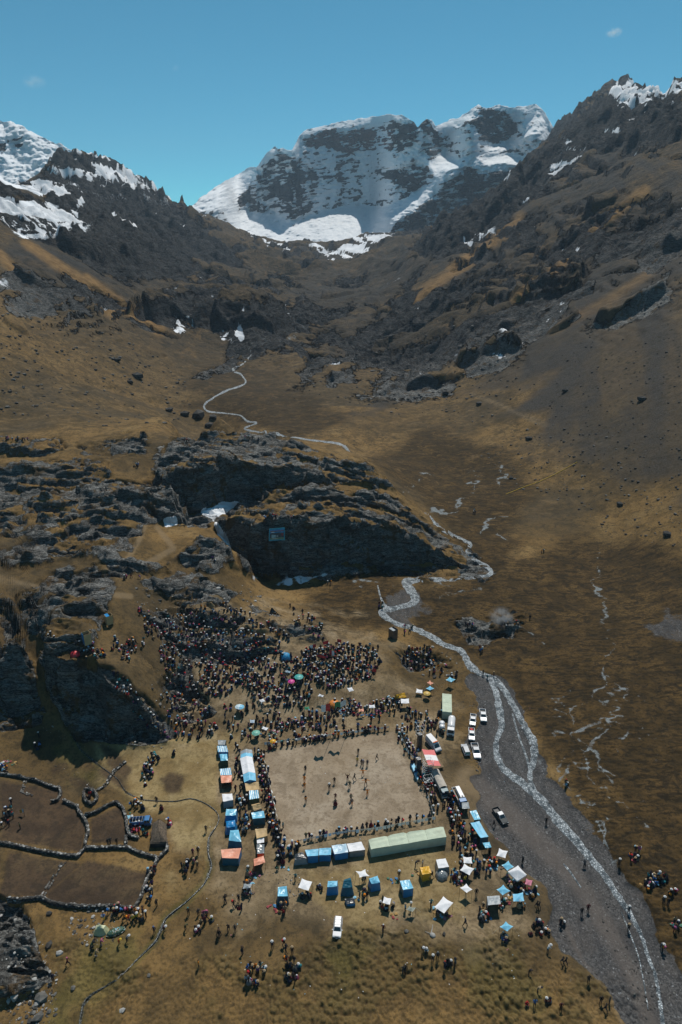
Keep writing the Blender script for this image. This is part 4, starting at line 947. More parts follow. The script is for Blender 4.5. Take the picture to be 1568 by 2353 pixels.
# ================================================================ STALLS, TENTS, AWNINGS
def Q(z, *p): return [z(*a) for a in p]
zA = Z(850, 2930, 300 / 1568); zB = Z(850, 3200, 300 / 1568); zF = Z(1080, 3380, 350 / 1568); zG = Z(1450, 3250, 400 / 1568); zH = Z(1400, 3380, 400 / 1568)
zR = Z(1650, 2650, 350 / 1568); zS = Z(1650, 2980, 350 / 1568); zT = Z(1800, 3150, 350 / 1568); zW = Z(1700, 3350, 450 / 1568); zU = Z(1000, 2650, 350 / 1568); zV = Z(1300, 2650, 400 / 1568)
zL = Z(300, 3650, 300 / 1568); zM = Z(250, 2400, 450 / 1568); zN = Z(450, 3150, 300 / 1568); zO = Z(0, 2950, 400 / 1568); zE = Z(1700, 2850, 300 / 1568)
GW, GC, GF = 'stalls of the western row', 'stalls of the row beside the pitch', 'tents along the near side of the pitch'
GR = 'stalls behind the parked trucks'
shelter('stall', 'small stall with dull silver roof at the far end of the western row', Q(zA, (118, 162), (290, 160), (262, 262), (122, 258)), 1.9, [GREY, TEAL, TEAL], 'flat', group=GW)
shelter('stall', 'stall with streaky pale blue roof, second from the far end of western row', Q(zA, (105, 280), (300, 280), (335, 408), (118, 408)), 2.0, [SBLUE, BLUE, BLUE], 'flat', group=GW)
shelter('stall', 'stall with wavy pale blue roof and dark green front in western row', Q(zA, (155, 455), (310, 450), (328, 585), (178, 595)), 2.2, [LBLUE, BLUE, DGREEN], 'flat', sag=-0.25, group=GW)
shelter('stall', 'stall with blue and white striped roof touching the peach roofed stall', Q(zA, (158, 765), (385, 740), (410, 890), (172, 895)), 2.1, [SBLUE, TEAL, None], 'flat', walls='blr', group=GW)
shelter('stall', 'stall with pleated peach roof and open dark front in western row', Q(zA, (172, 902), (412, 897), (400, 1040), (190, 1060)), 2.1, [PEACH, ORANGE, None], 'pyramid', peak=0.12, cross=True, walls='blr', group=GW)
shelter('stall', 'white roofed stall with grey front, just above two blue tents', Q(zA, (203, 1290), (415, 1282), (440, 1410), (225, 1450)), 2.2, [WHITE, BLUE, GREY], 'pyramid', peak=0.2, cross=True, group=GW)
shelter('tent', 'bright blue tent with white glare, upper of the touching blue pair', Q(zB, (293, 195), (510, 190), (492, 325), (272, 332)), 2.0, [LBLUE, BLUE, BLUE], 'pyramid', peak=0.15, cross=True, over=0.25, group=GW, cat='tent')
shelter('tent', 'leaning blue tent with creased roof, lower of the touching blue pair', Q(zB, (290, 450), (480, 420), (470, 560), (300, 580)), 2.0, [BLUE, BLUE, BLUE], 'pyramid', peak=0.3, cross=True, over=0.45, group=GW, cat='tent')
shelter('tent', 'pale blue tent with crossed folds and dark teal walls above the orange tent', Q(zB, (375, 640), (550, 625), (608, 880), (345, 850)), 1.9, [LBLUE, TEAL, TEAL], 'pyramid', peak=0.5, cross=True, over=0.3, group=GW, cat='tent')
shelter('tent', 'large orange tent with red flap and blue side, nearest of western row', Q(zB, (180, 1040), (610, 1005), (550, 1225), (205, 1215)), 2.3, [PEACH, BLUE, TEAL], 'flat', group=GW, cat='tent')
shelter('stall', 'grey and blue gabled stall at the far end of row beside pitch', Q(zA, (592, 395), (832, 365), (848, 522), (592, 538)), 2.1, [[GREY, SKYC], BLUE, BLUE], 'ridge_fb', rise=0.5, panels=2, group=GC)
shelter('stall', 'long white gabled stall in the row beside the pitch', Q(zA, (580, 545), (838, 515), (900, 848), (642, 875)), 2.2, [[WHITE, WHITE], GREY, WHITE], 'ridge_fb', rise=0.5, panels=2, group=GC)
shelter('stall', 'sky blue gabled stall joining the long white stall', Q(zA, (642, 882), (900, 848), (915, 1015), (667, 1045)), 2.15, [SKYC, BLUE, BLUE], 'ridge_fb', rise=0.55, group=GC)
shelter('stall', 'stall under a rumpled tan tarp beside the pitch', Q(zA, (680, 1060), (970, 1035), (990, 1190), (708, 1228)), 2.0, [TAN, WOOD, None], 'flat', sag=0.35, walls='bl', group=GC)
shelter('stall', 'stall with blue streaked white roof and dark green front beside pitch', Q(zA, (770, 1215), (960, 1205), (985, 1370), (775, 1405)), 2.2, [SBLUE, DARK, DGREEN], 'flat', group=GC)
shelter('tent', 'small tan ridge tent wedged behind the teal roofed stall', Q(zB, (835, 120), (1000, 75), (1035, 180), (870, 230)), 1.9, [TAN, TAN, GREY], 'slope', rise=0.6, group=GC, cat='tent')
shelter('stall', 'wide stall with creased turquoise roof and dark blue front beside pitch', Q(zB, (815, 270), (1075, 228), (1105, 370), (845, 395)), 2.2, [LBLUE, TEAL, TEAL], 'flat', sag=0.15, group=GC)
shelter('stall', 'sand coloured stall with folded roof in row beside the pitch', Q(zB, (893, 610), (1135, 590), (1155, 750), (930, 805)), 2.1, [TAN, TAN, TAN], 'flat', sag=0.2, group=GC)
shelter('stall', 'small white roofed stall hanging off the sand coloured stall', Q(zB, (932, 818), (1085, 775), (1085, 890), (937, 913)), 1.8, [WHITE, ORANGE, ORANGE], 'flat', walls='lr', group=GC)
shelter('stall', 'stall roofed in shiny clouded plastic with orange front', Q(zB, (930, 930), (1090, 925), (1085, 1115), (940, 1128)), 1.7, [CLEAR, TEAL, ORANGE], 'flat', group=GC)
shelter('stall', 'salmon roofed stall at the near end of row beside pitch', Q(zB, (865, 1238), (1070, 1168), (1112, 1310), (875, 1388)), 2.1, [PEACH, ORANGE, None], 'pyramid', peak=0.25, cross=True, walls='bl', over=0.3, group=GC)
shelter('tent', 'tent of crumpled black plastic at the left end of near row', Q(zF, (452, 165), (585, 125), (668, 245), (442, 265)), 1.7, [DARK, DARK, GREY], 'flat', sag=-0.2, over=0.1, group=GF, cat='tent')
shelter('tent', 'blue tent beside the black plastic tent in near row', Q(zF, (630, 92), (878, 68), (873, 190), (675, 205)), 2.2, [SKYC, BLUE, BLUE], 'flat', sag=0.12, group=GF, cat='tent')
t_ = shelter('tent', 'blue tent with brown doorway between two other blue tents', Q(zF, (888, 62), (1103, 50), (1098, 180), (882, 185)), 2.0, [SKYC, BLUE, BLUE], 'flat', sag=0.12, group=GF, cat='tent')
shelter('tent', 'tent with whitish blue roof and strong blue walls in near row', Q(zF, (1108, 12), (1372, -22), (1410, 130), (1160, 168)), 2.0, [cloth('whitish_blue_tarp', (0.34, 0.5, 0.62), 0.4), BLUE, BLUE], 'flat', group=GF, cat='tent')
shelter('tent', 'white roofed tent with clouded plastic front beside long green tent', Q(S, (1388, 3376), (1447, 3367), (1462, 3399), (1398, 3407)), 1.9, [WHITE, CLEAR, CLEAR], 'flat', group=GF, cat='tent')
shelter('marquee', 'long pale green canvas tent of four bays below the pitch', Q(zG, (98, 430), (1275, 230), (1322, 385), (138, 582)), 2.5, [[PGREEN], PGREEN, PGREEN], 'flat', panels=4, sag=-0.22, cat='tent')
shelter('marquee', 'pale green canvas tent of two bays behind the tanker truck', Q(zR, (538, 555), (705, 572), (712, 895), (540, 877)), 2.6, [[PGREEN], PGREEN, PGREEN], 'flat', panels=2, cat='tent', sag=0.05)
shelter('stall', 'stall under a grey crossed tarp at the nose of blue truck', Q(zT, (215, 275), (335, 265), (360, 380), (225, 385)), 2.0, [GREY, TEAL, None], 'pyramid', peak=0.2, cross=True, walls='b', group=GR)
shelter('stall', 'stall with turquoise tarp between grey tarp and long blue stall', Q(zT, (360, 430), (475, 405), (555, 570), (440, 585)), 2.2, [LBLUE, TEAL, TEAL], 'flat', walls='fr', group=GR)
shelter('stall', 'long blue stall with crossed folds facing the dark pickup', Q(zT, (370, 640), (530, 605), (695, 885), (550, 905)), 2.3, [SKYC, TEAL, TEAL], 'flat', sag=0.15, cross=True, walls='fr', group=GR)
shelter('stall', 'small blue stall at the near end of the truck row', Q(zT, (590, 995), (710, 980), (750, 1075), (640, 1090)), 2.1, [LBLUE, DARK, None], 'pyramid', peak=0.15, cross=True, walls='r', group=GR)
GA = 'awnings on poles over seated groups'
awning('awning', 'white awning on stony ground right of the small blue stall', Q(zT, (885, 1090), (1043, 1140), (998, 1270), (835, 1222)), 1.7, WHITE, group=GA)
awning('awning', 'nearly square white awning above a larger white awning', Q(zT, (232, 1237), (395, 1245), (408, 1365), (250, 1355)), 1.8, WHITE, 0.1, group=GA)
awning('awning', 'white diamond awning touching the square white awning', Q(zW, (550, 365), (692, 435), (625, 530), (490, 455)), 2.0, WHITE, group=GA)
awning('awning', 'small white diamond awning below the seated group', Q(zW, (580, 645), (665, 725), (585, 775), (490, 700)), 2.2, WHITE, 0.1, group=GA)
awning('awning', 'large white diamond awning beside a patch of grey stones', Q(zW, (260, 822), (398, 910), (270, 1062), (132, 970)), 2.0, WHITE, 0.3, pull=0.07, group=GA)
awning('awning', 'bright blue awning tucked behind the big white pavilion', Q(zW, (1165, 325), (1245, 410), (1150, 465), (1072, 385)), 2.2, LBLUE, 0.3, group=GA)
awning('pavilion', 'big white pavilion with peaked roof and drop edges', Q(zW, (1300, 392), (1422, 520), (1290, 608), (1158, 475)), 2.3, WHITE, 0.9, pull=0.0, group=GA, guys=False, hem=0.3)
awning('awning', 'pink and grey awning at the near corner of white pavilion', Q(zW, (1410, 570), (1505, 600), (1485, 675), (1395, 650)), 1.7, PINK, 0.1, group=GA)
awning('awning', 'sky blue diamond awning left of the white pavilion', Q(zW, (1095, 660), (1195, 745), (1085, 808), (1000, 725)), 2.1, SKYC, 0.3, group=GA)
awning('awning', 'sky blue square awning below the white pavilion', Q(zW, (1225, 790), (1370, 765), (1388, 888), (1235, 892)), 2.1, SKYC, 0.2, pull=0.05, group=GA)
shelter('stall', 'tall grey roofed stall with dark opening and blue post', Q(zW, (868, 822), (1045, 810), (1060, 930), (882, 945)), 2.5, [GREY, GREY, None], 'flat', sag=0.03, walls='bl', group='stalls on the lower market ground')
awning('awning', 'sky blue diamond awning standing alone over a seated family', Q(zW, (1130, 1172), (1235, 1240), (1150, 1312), (1045, 1245)), 2.0, SKYC, 0.3, group=GA)
shelter('tent', 'white tent with a dark clouded plastic dome in front', Q(zW, (158, 310), (290, 293), (340, 410), (190, 432)), 1.9, [WHITE, CLEAR, CLEAR], 'pyramid', peak=0.15, over=0.3, group='tents on the lower market ground', cat='tent')
GT = 'tents on the lower market ground'
shelter('tent', 'narrow blue tent with long sloping dark front, leftmost of lower tents', Q(zF, (148, 757), (305, 737), (322, 920), (142, 922)), 2.2, [LBLUE, TEAL, TEAL], 'flat', sag=0.2, over=0.3, group=GT, cat='tent')
awning('awning', 'white square awning between the narrow blue tent and squat blue tent', Q(zF, (575, 602), (760, 660), (692, 820), (508, 762)), 2.2, WHITE, 0.1, pull=0.03, group=GA)
shelter('tent', 'squat blue tent with olive hem beside the red dressed group', Q(zF, (1043, 650), (1215, 645), (1208, 745), (1030, 760)), 2.3, [SKYC, BLUE, BLUE], 'pyramid', peak=0.25, cross=True, over=0.25, group=GT, cat='tent')
shelter('tent', 'dark teal lean-to tent sloping steeply to the ground', Q(zF, (1320, 650), (1462, 628), (1480, 760), (1300, 770)), 2.2, [TEAL, TEAL, TEAL], 'slope', rise=0.6, over=0.45, group=GT, cat='tent')
shelter('tent', 'low blue shelter with torn black top near the parked white car', Q(zF, (1345, 970), (1510, 945), (1535, 1050), (1378, 1062)), 0.8, [DARK, BLUE, BLUE], 'flat', sag=0.2, group=GT, cat='tent')
awning('awning', 'white four pointed star awning below the black plastic row', Q(zH, (90, 412), (245, 380), (312, 490), (155, 513)), 2.3, WHITE, 0.05, pull=0.28, group=GA)
shelter('tent', 'crumpled bright blue tent beside the white star awning', Q(zH, (300, 530), (435, 485), (478, 590), (345, 615)), 2.2, [SKYC, BLUE, BLUE], 'pyramid', peak=0.4, cross=True, over=0.2, group=GT, cat='tent')
shelter('tent', 'boxy blue tent with shiny flat roof standing alone', Q(zH, (785, 565), (940, 545), (1000, 680), (838, 708)), 2.4, [LBLUE, TEAL, BLUE], 'flat', sag=0.1, group=GT, cat='tent')
shelter('tent', 'small bright yellow tent with crossed roof', Q(zH, (1098, 355), (1245, 332), (1280, 440), (1140, 470)), 2.2, [YELL, YELL, YELL], 'pyramid', peak=0.2, cross=True, group=GT, cat='tent')
awning('awning', 'smallest white awning, above a group left of checked blanket', Q(zH, (538, 812), (655, 840), (628, 938), (512, 905)), 2.0, WHITE, 0.05, pull=0.05, group=GA)
CHECK = cloth('checked_blanket', (0.40, 0.42, 0.38), 0.8, 0.2, 0.8, ((0.06, 0.09, 0.07), 1.5))
awning('awning', 'checked green and white blanket stretched on poles', Q(zH, (930, 960), (1040, 985), (990, 1052), (878, 1010)), 1.7, CHECK, 0.05, group=GA)
GN = 'awnings and stalls beyond the far fence'
awning('awning', 'white awning just below the edge of the dense crowd', Q(zV, (345, 400), (425, 385), (460, 440), (385, 460)), 1.9, WHITE, 0.05, group=GN)
awning('awning', 'white awning behind the row of food sellers at far fence', Q(zV, (690, 665), (785, 660), (795, 712), (695, 715)), 2.0, WHITE, 0.05, group=GN)
awning('awning', 'faded pink awning over pots by the far fence', Q(zV, (530, 730), (610, 722), (618, 768), (530, 770)), 1.9, PEACH, 0.05, group=GN)
awning('awning', 'white awning in front of the yellow tent', Q(zV, (1190, 570), (1320, 565), (1325, 640), (1197, 640)), 2.0, WHITE, 0.05, pull=0.04, group=GN)
shelter('tent', 'low yellow tent with open end behind the white awning', Q(zV, (1120, 505), (1255, 475), (1282, 545), (1150, 560)), 1.4, [YELL, YELL, None], 'slope', rise=0.5, walls='blr', group=GN, cat='tent')
awning('awning', 'tilted white awning left of the small blue awning', Q(zV, (1440, 410), (1535, 430), (1535, 485), (1425, 470)), 1.2, WHITE, 0.05, group=GN)
awning('awning', 'orange and white awning on the slope above the blue awnings', Q(zR, (315, 322), (385, 370), (325, 405), (262, 360)), 1.8, PEACH, 0.1, pull=0.2, group=GN)
awning('awning', 'small bright blue awning beside a yellow sunshade', Q(zR, (320, 420), (395, 465), (315, 500), (245, 465)), 1.9, SKYC, 0.15, group=GN)
awning('awning', 'pale blue awning above the two bay green tent', Q(zR, (670, 258), (778, 303), (700, 355), (597, 312)), 2.4, LBLUE, 0.25, group=GN)
awning('awning', 'small blue checked cover among the seated crowd', Q(zU, (660, 135), (745, 158), (715, 190), (635, 172)), 1.6, cloth('blue_check', (0.06, 0.22, 0.36), 0.7, 0.2, 1, ((0.45, 0.5, 0.52), 1.6)), 0, group=GN)
awning('awning', 'dull cream awning left of the yellow dressed vendor', Q(zU, (160, 670), (245, 645), (278, 695), (205, 718)), 1.9, WHITE, 0.05, group=GN)
awning('awning', 'sagging cream awning over a stall of food sellers', Q(zU, (250, 738), (370, 712), (395, 745), (268, 770)), 1.7, TAN, 0.1, group=GN)
awning('awning', 'lone white awning on bare slope below the dense crowd', Q(zU, (1245, 560), (1333, 590), (1310, 622), (1215, 600)), 1.8, WHITE, 0.05, group=GN)
awning('awning', 'small green cloth stall cover on bare slope', Q(zU, (975, 795), (1065, 785), (1072, 835), (985, 850)), 1.7, GREENC, 0.05, group=GN)
awning('awning', 'blue and white striped awning left of the far fence', Q(zU, (0, 1025), (90, 1025), (85, 1085), (5, 1080)), 1.8, cloth('bold_stripes', (0.10, 0.26, 0.42), 0.6, 0.2, 1, ((0.6, 0.62, 0.64), 1.1)), 0, group=GN)
awning('awning', 'grey white awning at the left end of far fence', Q(zU, (240, 1145), (335, 1170), (295, 1220), (210, 1185)), 1.8, WHITE, 0.05, group=GN)
awning('awning', 'small grey awning left of the salmon roofed stall', Q(Z(800, 3096, .6378), (275, 685), (330, 690), (318, 715), (268, 720)), 1.8, GREY, 0.1, group=GA)
# umbrellas
def umbrella(u, v, h, r, mat, label):
    r *= .82; p, zg = above(u, v, h); root = empty('umbrella', (p.x, p.y, zg)); tag(root, label, 'umbrella', 'open sunshades in the crowd')
    n = 8
    b = MB(); V = [(0, 0, h)]; F = []
    for ring, (rr, zz) in enumerate(((0.5, h - .10), (1.0, h - 0.38))):
        for i in range(n): t = 2 * math.pi * i / n; V.append((r * rr * math.cos(t), r * rr * math.sin(t), zz + 0.0))
    F += [(0, 1 + i, 1 + (i + 1) % n) for i in range(n)] + [(1 + i, 1 + n + i, 1 + n + (i + 1) % n, 1 + (i + 1) % n) for i in range(n)]
    b.add(V, F).build('canopy', mat, root)
    MB().tube((0, 0, -0.05), (0, 0, h - 0.02), 0.025, 5).build('pole', STEEL, root)
umbrella(*zU(880, 235), 2.1, 1.5, cloth('teal_umbrella', (0.05, 0.32, 0.30), 0.5), 'large teal umbrella open above the seated crowd')
umbrella(*zU(745, 315), 2.0, 1.15, cloth('magenta_umbrella', (0.55, 0.04, 0.25), 0.5), 'magenta umbrella open in the middle of seated crowd')
umbrella(*zU(110, 1240), 2.1, 1.3, cloth('green_umbrella', (0.14, 0.38, 0.30), 0.5), 'green and white umbrella left of the far fence')
umbrella(*zU(415, 1390), 2.0, 0.95, YELL, 'yellow umbrella at the far left corner of pitch')
umbrella(*zR(265, 535), 1.9, 1.2, cloth('amber_umbrella', (0.55, 0.36, 0.08), 0.5), 'amber umbrella under the small bright blue awning')
umbrella(*S(900 + 98 * .638, 2300 + 820 * .638), 2.0, 1.2, SKYC, 'sky blue umbrella on the slope left of the crowd')
umbrella(*S(1864, 2529), 1.0, 0.9, DARK, 'dark umbrella held beside the stream at the ford') if False else None
umbrella(*S(1500 * .638 + 0, 2200 + 975 * .638), 2.0, 1.3, cloth('white_umbrella', (0.5, 0.62, 0.68), 0.5), 'pale blue and white umbrella at lower edge of hillside crowd')
# small dome and box tents on the hill
def dome(u, v, r, h, mat, label):
    p = hit(u, v); root = empty('dome_tent', p); tag(root, label, 'tent')
    prof = [(r * math.cos(t), h * math.sin(t)) for t in (0, .3, .6, .9, 1.2, 1.45)]
    b = MB().lathe([(a, z - 0.1 if i == 0 else z) for i, (a, z) in enumerate(prof)], n=8); b.build('canopy', mat, root)
    MB().add([(r * 0.6, -r * 0.85, 0), (0.0, -r * 1.0, 0), (0.15, -r * 0.72, h * 0.7)], [(0, 1, 2)]).build('door_flap', DARK, root)
dome(*zM(180, 765), 1.2, 1.1, cloth('red_dome', (0.55, 0.02, 0.03), 0.5), 'red dome tent at the brink of the dark cliff')
dome(*S(900 + 383 * .638, 2300 + 520 * .638), 1.5, 1.5, cloth('blue_dome', (0.02, 0.22, 0.42), 0.5), 'blue dome tent standing inside the hillside crowd')
dome(*zV(150, 675), 1.6, 1.4, cloth('orange_dome', (0.62, 0.20, 0.03), 0.5), 'orange dome tent beside the red and white flag')
dome(*zW(235, 535), 1.3, 1.2, CLEAR, 'dome of clouded plastic in front of the white tent')
def latrine(u, v, w, h, ml, mr, mt, label):
    p = hit(u, v); root = empty('latrine', p, R_(38)); tag(root, label, 'latrine')
    for nm, c, d, m in (('wall_panel', (0, -w / 2, h / 2), (w, .04, h + .2), mr), ('wall_panel', (-w / 2, 0, h / 2), (.04, w, h + .2), ml), ('wall_panel', (0, w / 2, h / 2), (w, .04, h + .2), mr), ('wall_panel', (w / 2, 0, h / 2), (.04, w, h + .2), mr)):
        MB().box(c, d).build(nm, m, root)
    for a in (-1, 1):
        for b in (-1, 1): MB().tube((a * w / 2, b * w / 2, -.1), (a * w / 2, b * w / 2, h + .25), .04, 5).build('pole', WOOD, root)
    if mt: MB().box((-w * .2, 0, h + .14), (w * .5, w, .03)).build('roof', mt, root)
latrine(*zM(350, 600), 1.7, 2.8, BLUE, TAN, None, 'roofless latrine cabin with blue side and tan side on the hill')
latrine(*zM(655, 320), 1.7, 2.3, TAN, TAN, BLUE, 'tan latrine cabin with scrap of blue roof, higher on hill')
latrine(*S(1573, 2552), 1.9, 3.0, DARK, DARK, GREY, 'dark cabin with slanted grey blue roof beside the stream')
# pale tent and sacks of bottles at lower left
shelter('tent', 'pale cream dome shaped tent with orange door on the lower left grass', Q(zL, (450, 262), (650, 270), (600, 350), (430, 360)), 1.3, [cloth('cream_tent', (0.55, 0.56, 0.36), 0.5), cloth('cream_tent2', (0.45, 0.45, 0.26), 0.5), cloth('cream_tent2', (0.4, 0.4, 0.2), 0.5)], 'pyramid', peak=0.6, over=0.6, cat='tent')
# ================================================================ VEHICLES
def paint(name, rgb, rough=0.3): return plain('paint_' + name, rgb, rough, 0.05, 0.6, 0.0, 0.5)
WPAINT = paint('white', (0.62, 0.62, 0.63)); BPAINT = paint('blue', (0.015, 0.13, 0.32), 0.4); KPAINT = plain('paint_dark', (0.028, 0.036, 0.040), .55, .05, .6, 0, .2); SPAINT = paint('silver', (0.42, 0.43, 0.45)); TPAINT = paint('teal', (0.05, 0.13, 0.16), 0.4); BGP = paint('beige', (0.36, 0.36, 0.33), 0.4)
GLASS = plain('dark_glass', (0.012, 0.03, 0.04), 0.08, 0.05, 1, 0, 0.8); TYRE = plain('tyre', (0.02, 0.02, 0.02), 0.8); RIM = plain('rim', (0.35, 0.35, 0.36), 0.4, .1, 3, 0.5)
BUMP = plain('grey_plastic', (0.05, 0.052, 0.055), 0.5); LAMP = plain('lamp_lens', (0.75, 0.75, 0.72), 0.15, .02); TAIL = plain('tail_lens', (0.4, 0.02, 0.02), 0.2); AMBER = plain('amber_lens', (0.65, 0.16, 0.02), 0.25)
def wheels(root, pts, r, w):
    for x, y in pts:
        t = MB().tube((x - w / 2, y, r), (x + w / 2, y, r), r, 14).build('wheel', TYRE, root)
        sx = 1 if x > 0 else -1
        MB().tube((x + sx * (w / 2 - 0.01), y, r), (x + sx * (w / 2 + 0.015), y, r), r * 0.58, 10).build('rim', RIM, t)
def quadp(name, P, mat, parent): return MB().add(P, [tuple(range(len(P)))]).build(name, mat, parent)
def cabin(root, y0, y1, y2, y3, z0, z1, w0, w1, mat, glass_back=True, rack=False, body_name='cabin'):
    """greenhouse: windscreen foot y0, roof front y1, roof rear y2, rear foot y3 (front is -y)"""
    a, b = w0 / 2, w1 / 2
    V = [(-a, y0, z0), (a, y0, z0), (a, y3, z0), (-a, y3, z0), (-b, y1, z1), (b, y1, z1), (b, y2, z1), (-b, y2, z1)]
    m = MB().add(V, [(3, 2, 1, 0), (4, 5, 6, 7), (0, 1, 5, 4), (1, 2, 6, 5), (2, 3, 7, 6), (3, 0, 4, 7)])
    c = m.build(body_name, mat, root)
    bev = c.modifiers.new('edge', 'BEVEL'); bev.width = 0.06; bev.segments = 2
    def inset(P, k=0.09, off=0.012):
        P = [Vector(p) for p in P]; ctr = sum(P, Vector()) / 4; n = (P[1] - P[0]).cross(P[3] - P[0]).normalized()
        return [p.lerp(ctr, k * 1.6) + n * off for p in P]
    quadp('windscreen', inset([V[0], V[1], V[5], V[4]]), GLASS, c)
    if glass_back: quadp('rear_window', inset([V[2], V[3], V[7], V[6]]), GLASS, c)
    for sgn, (i, j, k, l) in ((1, (1, 2, 6, 5)), (-1, (3, 0, 4, 7))):
        A, B, C_, D = (Vector(V[q]) for q in (i, j, k, l))
        mid0, mid1 = A.lerp(B, .52), D.lerp(C_, .5)
        quadp('side_window', inset([A, A.lerp(B, .5), mid1, D]), GLASS, c); quadp('side_window', inset([mid0, B, C_, D.lerp(C_, .54)]), GLASS, c)
    return c
def lights(root, y, z, w, h=0.16, yr=None, zr=None):
    for s in (-1, 1):
        MB().box((s * (w / 2 - 0.24), y, z), (0.36, 0.06, h)).build('headlight', LAMP, root)
        if yr is not None: MB().box((s * (w / 2 - 0.14), yr, zr), (0.2, 0.05, 0.3)).build('tail_light', TAIL, root)
def mirrors(root, y, z, w, mat):
    for s in (-1, 1): MB().box((s * (w / 2 + 0.12), y, z), (0.22, 0.1, 0.18)).build('mirror', mat, root)
def pickup(label, mat, cargo=None, group='vehicles parked on the gravel'):
    r = empty('pickup_truck', (0, 0, 0)); tag(r, label, 'pickup truck', group); w = 1.85
    prof = [(-2.62, .42), (-2.68, .75), (-2.5, 1.0), (-1.15, 1.12), (0.95, 1.12), (0.95, .55), (0.95, .38), (-2.4, .38)]
    b = MB().prism(prof, -w / 2, w / 2).build('body', mat, r); m = b.modifiers.new('edge', 'BEVEL'); m.width = .07; m.segments = 2
    bed = MB()
    bed.box((0, 1.78, .60), (w - .02, 1.64, .2)); [bed.box((s * (w / 2 - .06), 1.78, .93), (.1, 1.64, .46)) for s in (-1, 1)]; bed.box((0, 2.58, .93), (w - .22, .06, .46)); bed.box((0, 1.0, .93), (w - .22, .06, .46))
    bd = bed.build('cargo_bed', mat, r)
    MB().box((0, 1.8, .72), (w - .26, 1.5, .03)).build('bed_liner', BUMP, bd)
    cabin(r, -1.25, -.55, .55, .92, 1.08, 1.74, 1.72, 1.42, mat)
    MB().box((0, -2.66, .58), (w - .06, .16, .26)).build('bumper', BUMP, r); MB().box((0, -2.61, .86), (.9, .08, .16)).build('grille', BUMP, r)
    lights(r, -2.6, .86, w, yr=2.6, zr=.95); mirrors(r, -.95, 1.2, w, mat)
    wheels(r, [(s * .82, y) for s in (-1, 1) for y in (-1.75, 1.6)], .38, .25)
    if cargo: MB().lathe([(.5, .75), (.62, 1.0), (.4, 1.25)], (0, 1.8, 0), 8).build('load', cargo, r)
    return r
def suv(label, mat, rack=True, group=None, wagon=False):
    r = empty('parked_car', (0, 0, 0)); tag(r, label, 'car', group); w = 1.85
    prof = [(-2.2, .45), (-2.28, .75), (-2.1, .98), (-1.0, 1.1), (2.15, 1.1), (2.25, .8), (2.2, .42), (-2.0, .4)]
    b = MB().prism(prof, -w / 2, w / 2).build('body', mat, r); m = b.modifiers.new('edge', 'BEVEL'); m.width = .09; m.segments = 2
    cabin(r, -1.15, -.5, 1.95, 2.2, 1.06, 1.68 if not wagon else 1.5, 1.74, 1.4, mat)
    zt = 1.68
    if rack:
        for s in (-1, 1): MB().box((s * .62, .7, zt + .07), (.05, 2.2, .05)).build('roof_rail', BUMP, r)
        for y in (0.05, .65, 1.25): MB().box((0, y, zt + .085), (1.24, .06, .03)).build('crossbar', STEEL, r)
    MB().box((0, -2.26, .58), (w - .06, .16, .26)).build('bumper', BUMP, r); MB().box((0, -2.22, .84), (.9, .08, .15)).build('grille', BUMP, r); MB().box((0, -2.35, .6), (.5, .02, .12)).build('number_plate', LAMP, r)
    lights(r, -2.2, .84, w, yr=2.24, zr=.95); mirrors(r, -.85, 1.15, w, mat)
    wheels(r, [(s * .82, y) for s in (-1, 1) for y in (-1.45, 1.4)], .37, .24)
    return r
def ambulance(label):
    r = empty('ambulance', (0, 0, 0)); tag(r, label, 'ambulance'); w = 2.0
    prof = [(-2.9, .5), (-2.95, .9), (-2.75, 1.2), (-2.1, 1.45), (-1.35, 2.3), (-1.0, 2.55), (2.9, 2.55), (2.95, .45), (-2.7, .42)]
    b = MB().prism(prof, -w / 2, w / 2, 0, .12, 1.5).build('body', WPAINT, r); m = b.modifiers.new('edge', 'BEVEL'); m.width = .1; m.segments = 2
    quadp('windscreen', [(-.82, -2.13, 1.50), (.82, -2.13, 1.50), (.74, -1.43, 2.24), (-.74, -1.43, 2.24)], GLASS, r)
    for s in (-1, 1):
        X = s * (w / 2 + .01); T = s * (w / 2 - .10)
        P = [(X, -1.95, 1.42), (X, -1.0, 1.42), (T, -1.0, 2.05), (T, -1.45, 2.05)]; quadp('side_window', P if s > 0 else P[::-1], GLASS, r)
        P = [(s * (w / 2 - .095), .3, 1.52), (s * (w / 2 - .095), 1.3, 1.52), (s * (w / 2 - .1), 1.3, 2.1), (s * (w / 2 - .1), .3, 2.1)]; quadp('side_window', P if s > 0 else P[::-1], GLASS, r)
        MB().box((s * (w / 2 + .012), .6, 1.05), (.012, 4.2, .16)).build('stripe', RED, r)
    lb = MB().box((0, -1.0, 2.66), (1.5, .34, .18)).build('light_bar', AMBER, r); MB().box((0, -1.0, 2.665), (.3, .36, .19)).build('lens', RED, lb)
    MB().box((0, -2.92, .62), (w - .06, .16, .26)).build('bumper', BUMP, r); MB().box((0, -2.86, .95), (1.0, .1, .16)).build('grille', BUMP, r); lights(r, -2.84, 1.0, w, .2, 2.95, 1.2); mirrors(r, -1.9, 1.5, w, BUMP)
    wheels(r, [(s * .86, y) for s in (-1, 1) for y in (-2.0, 1.8)], .38, .26)
    return r
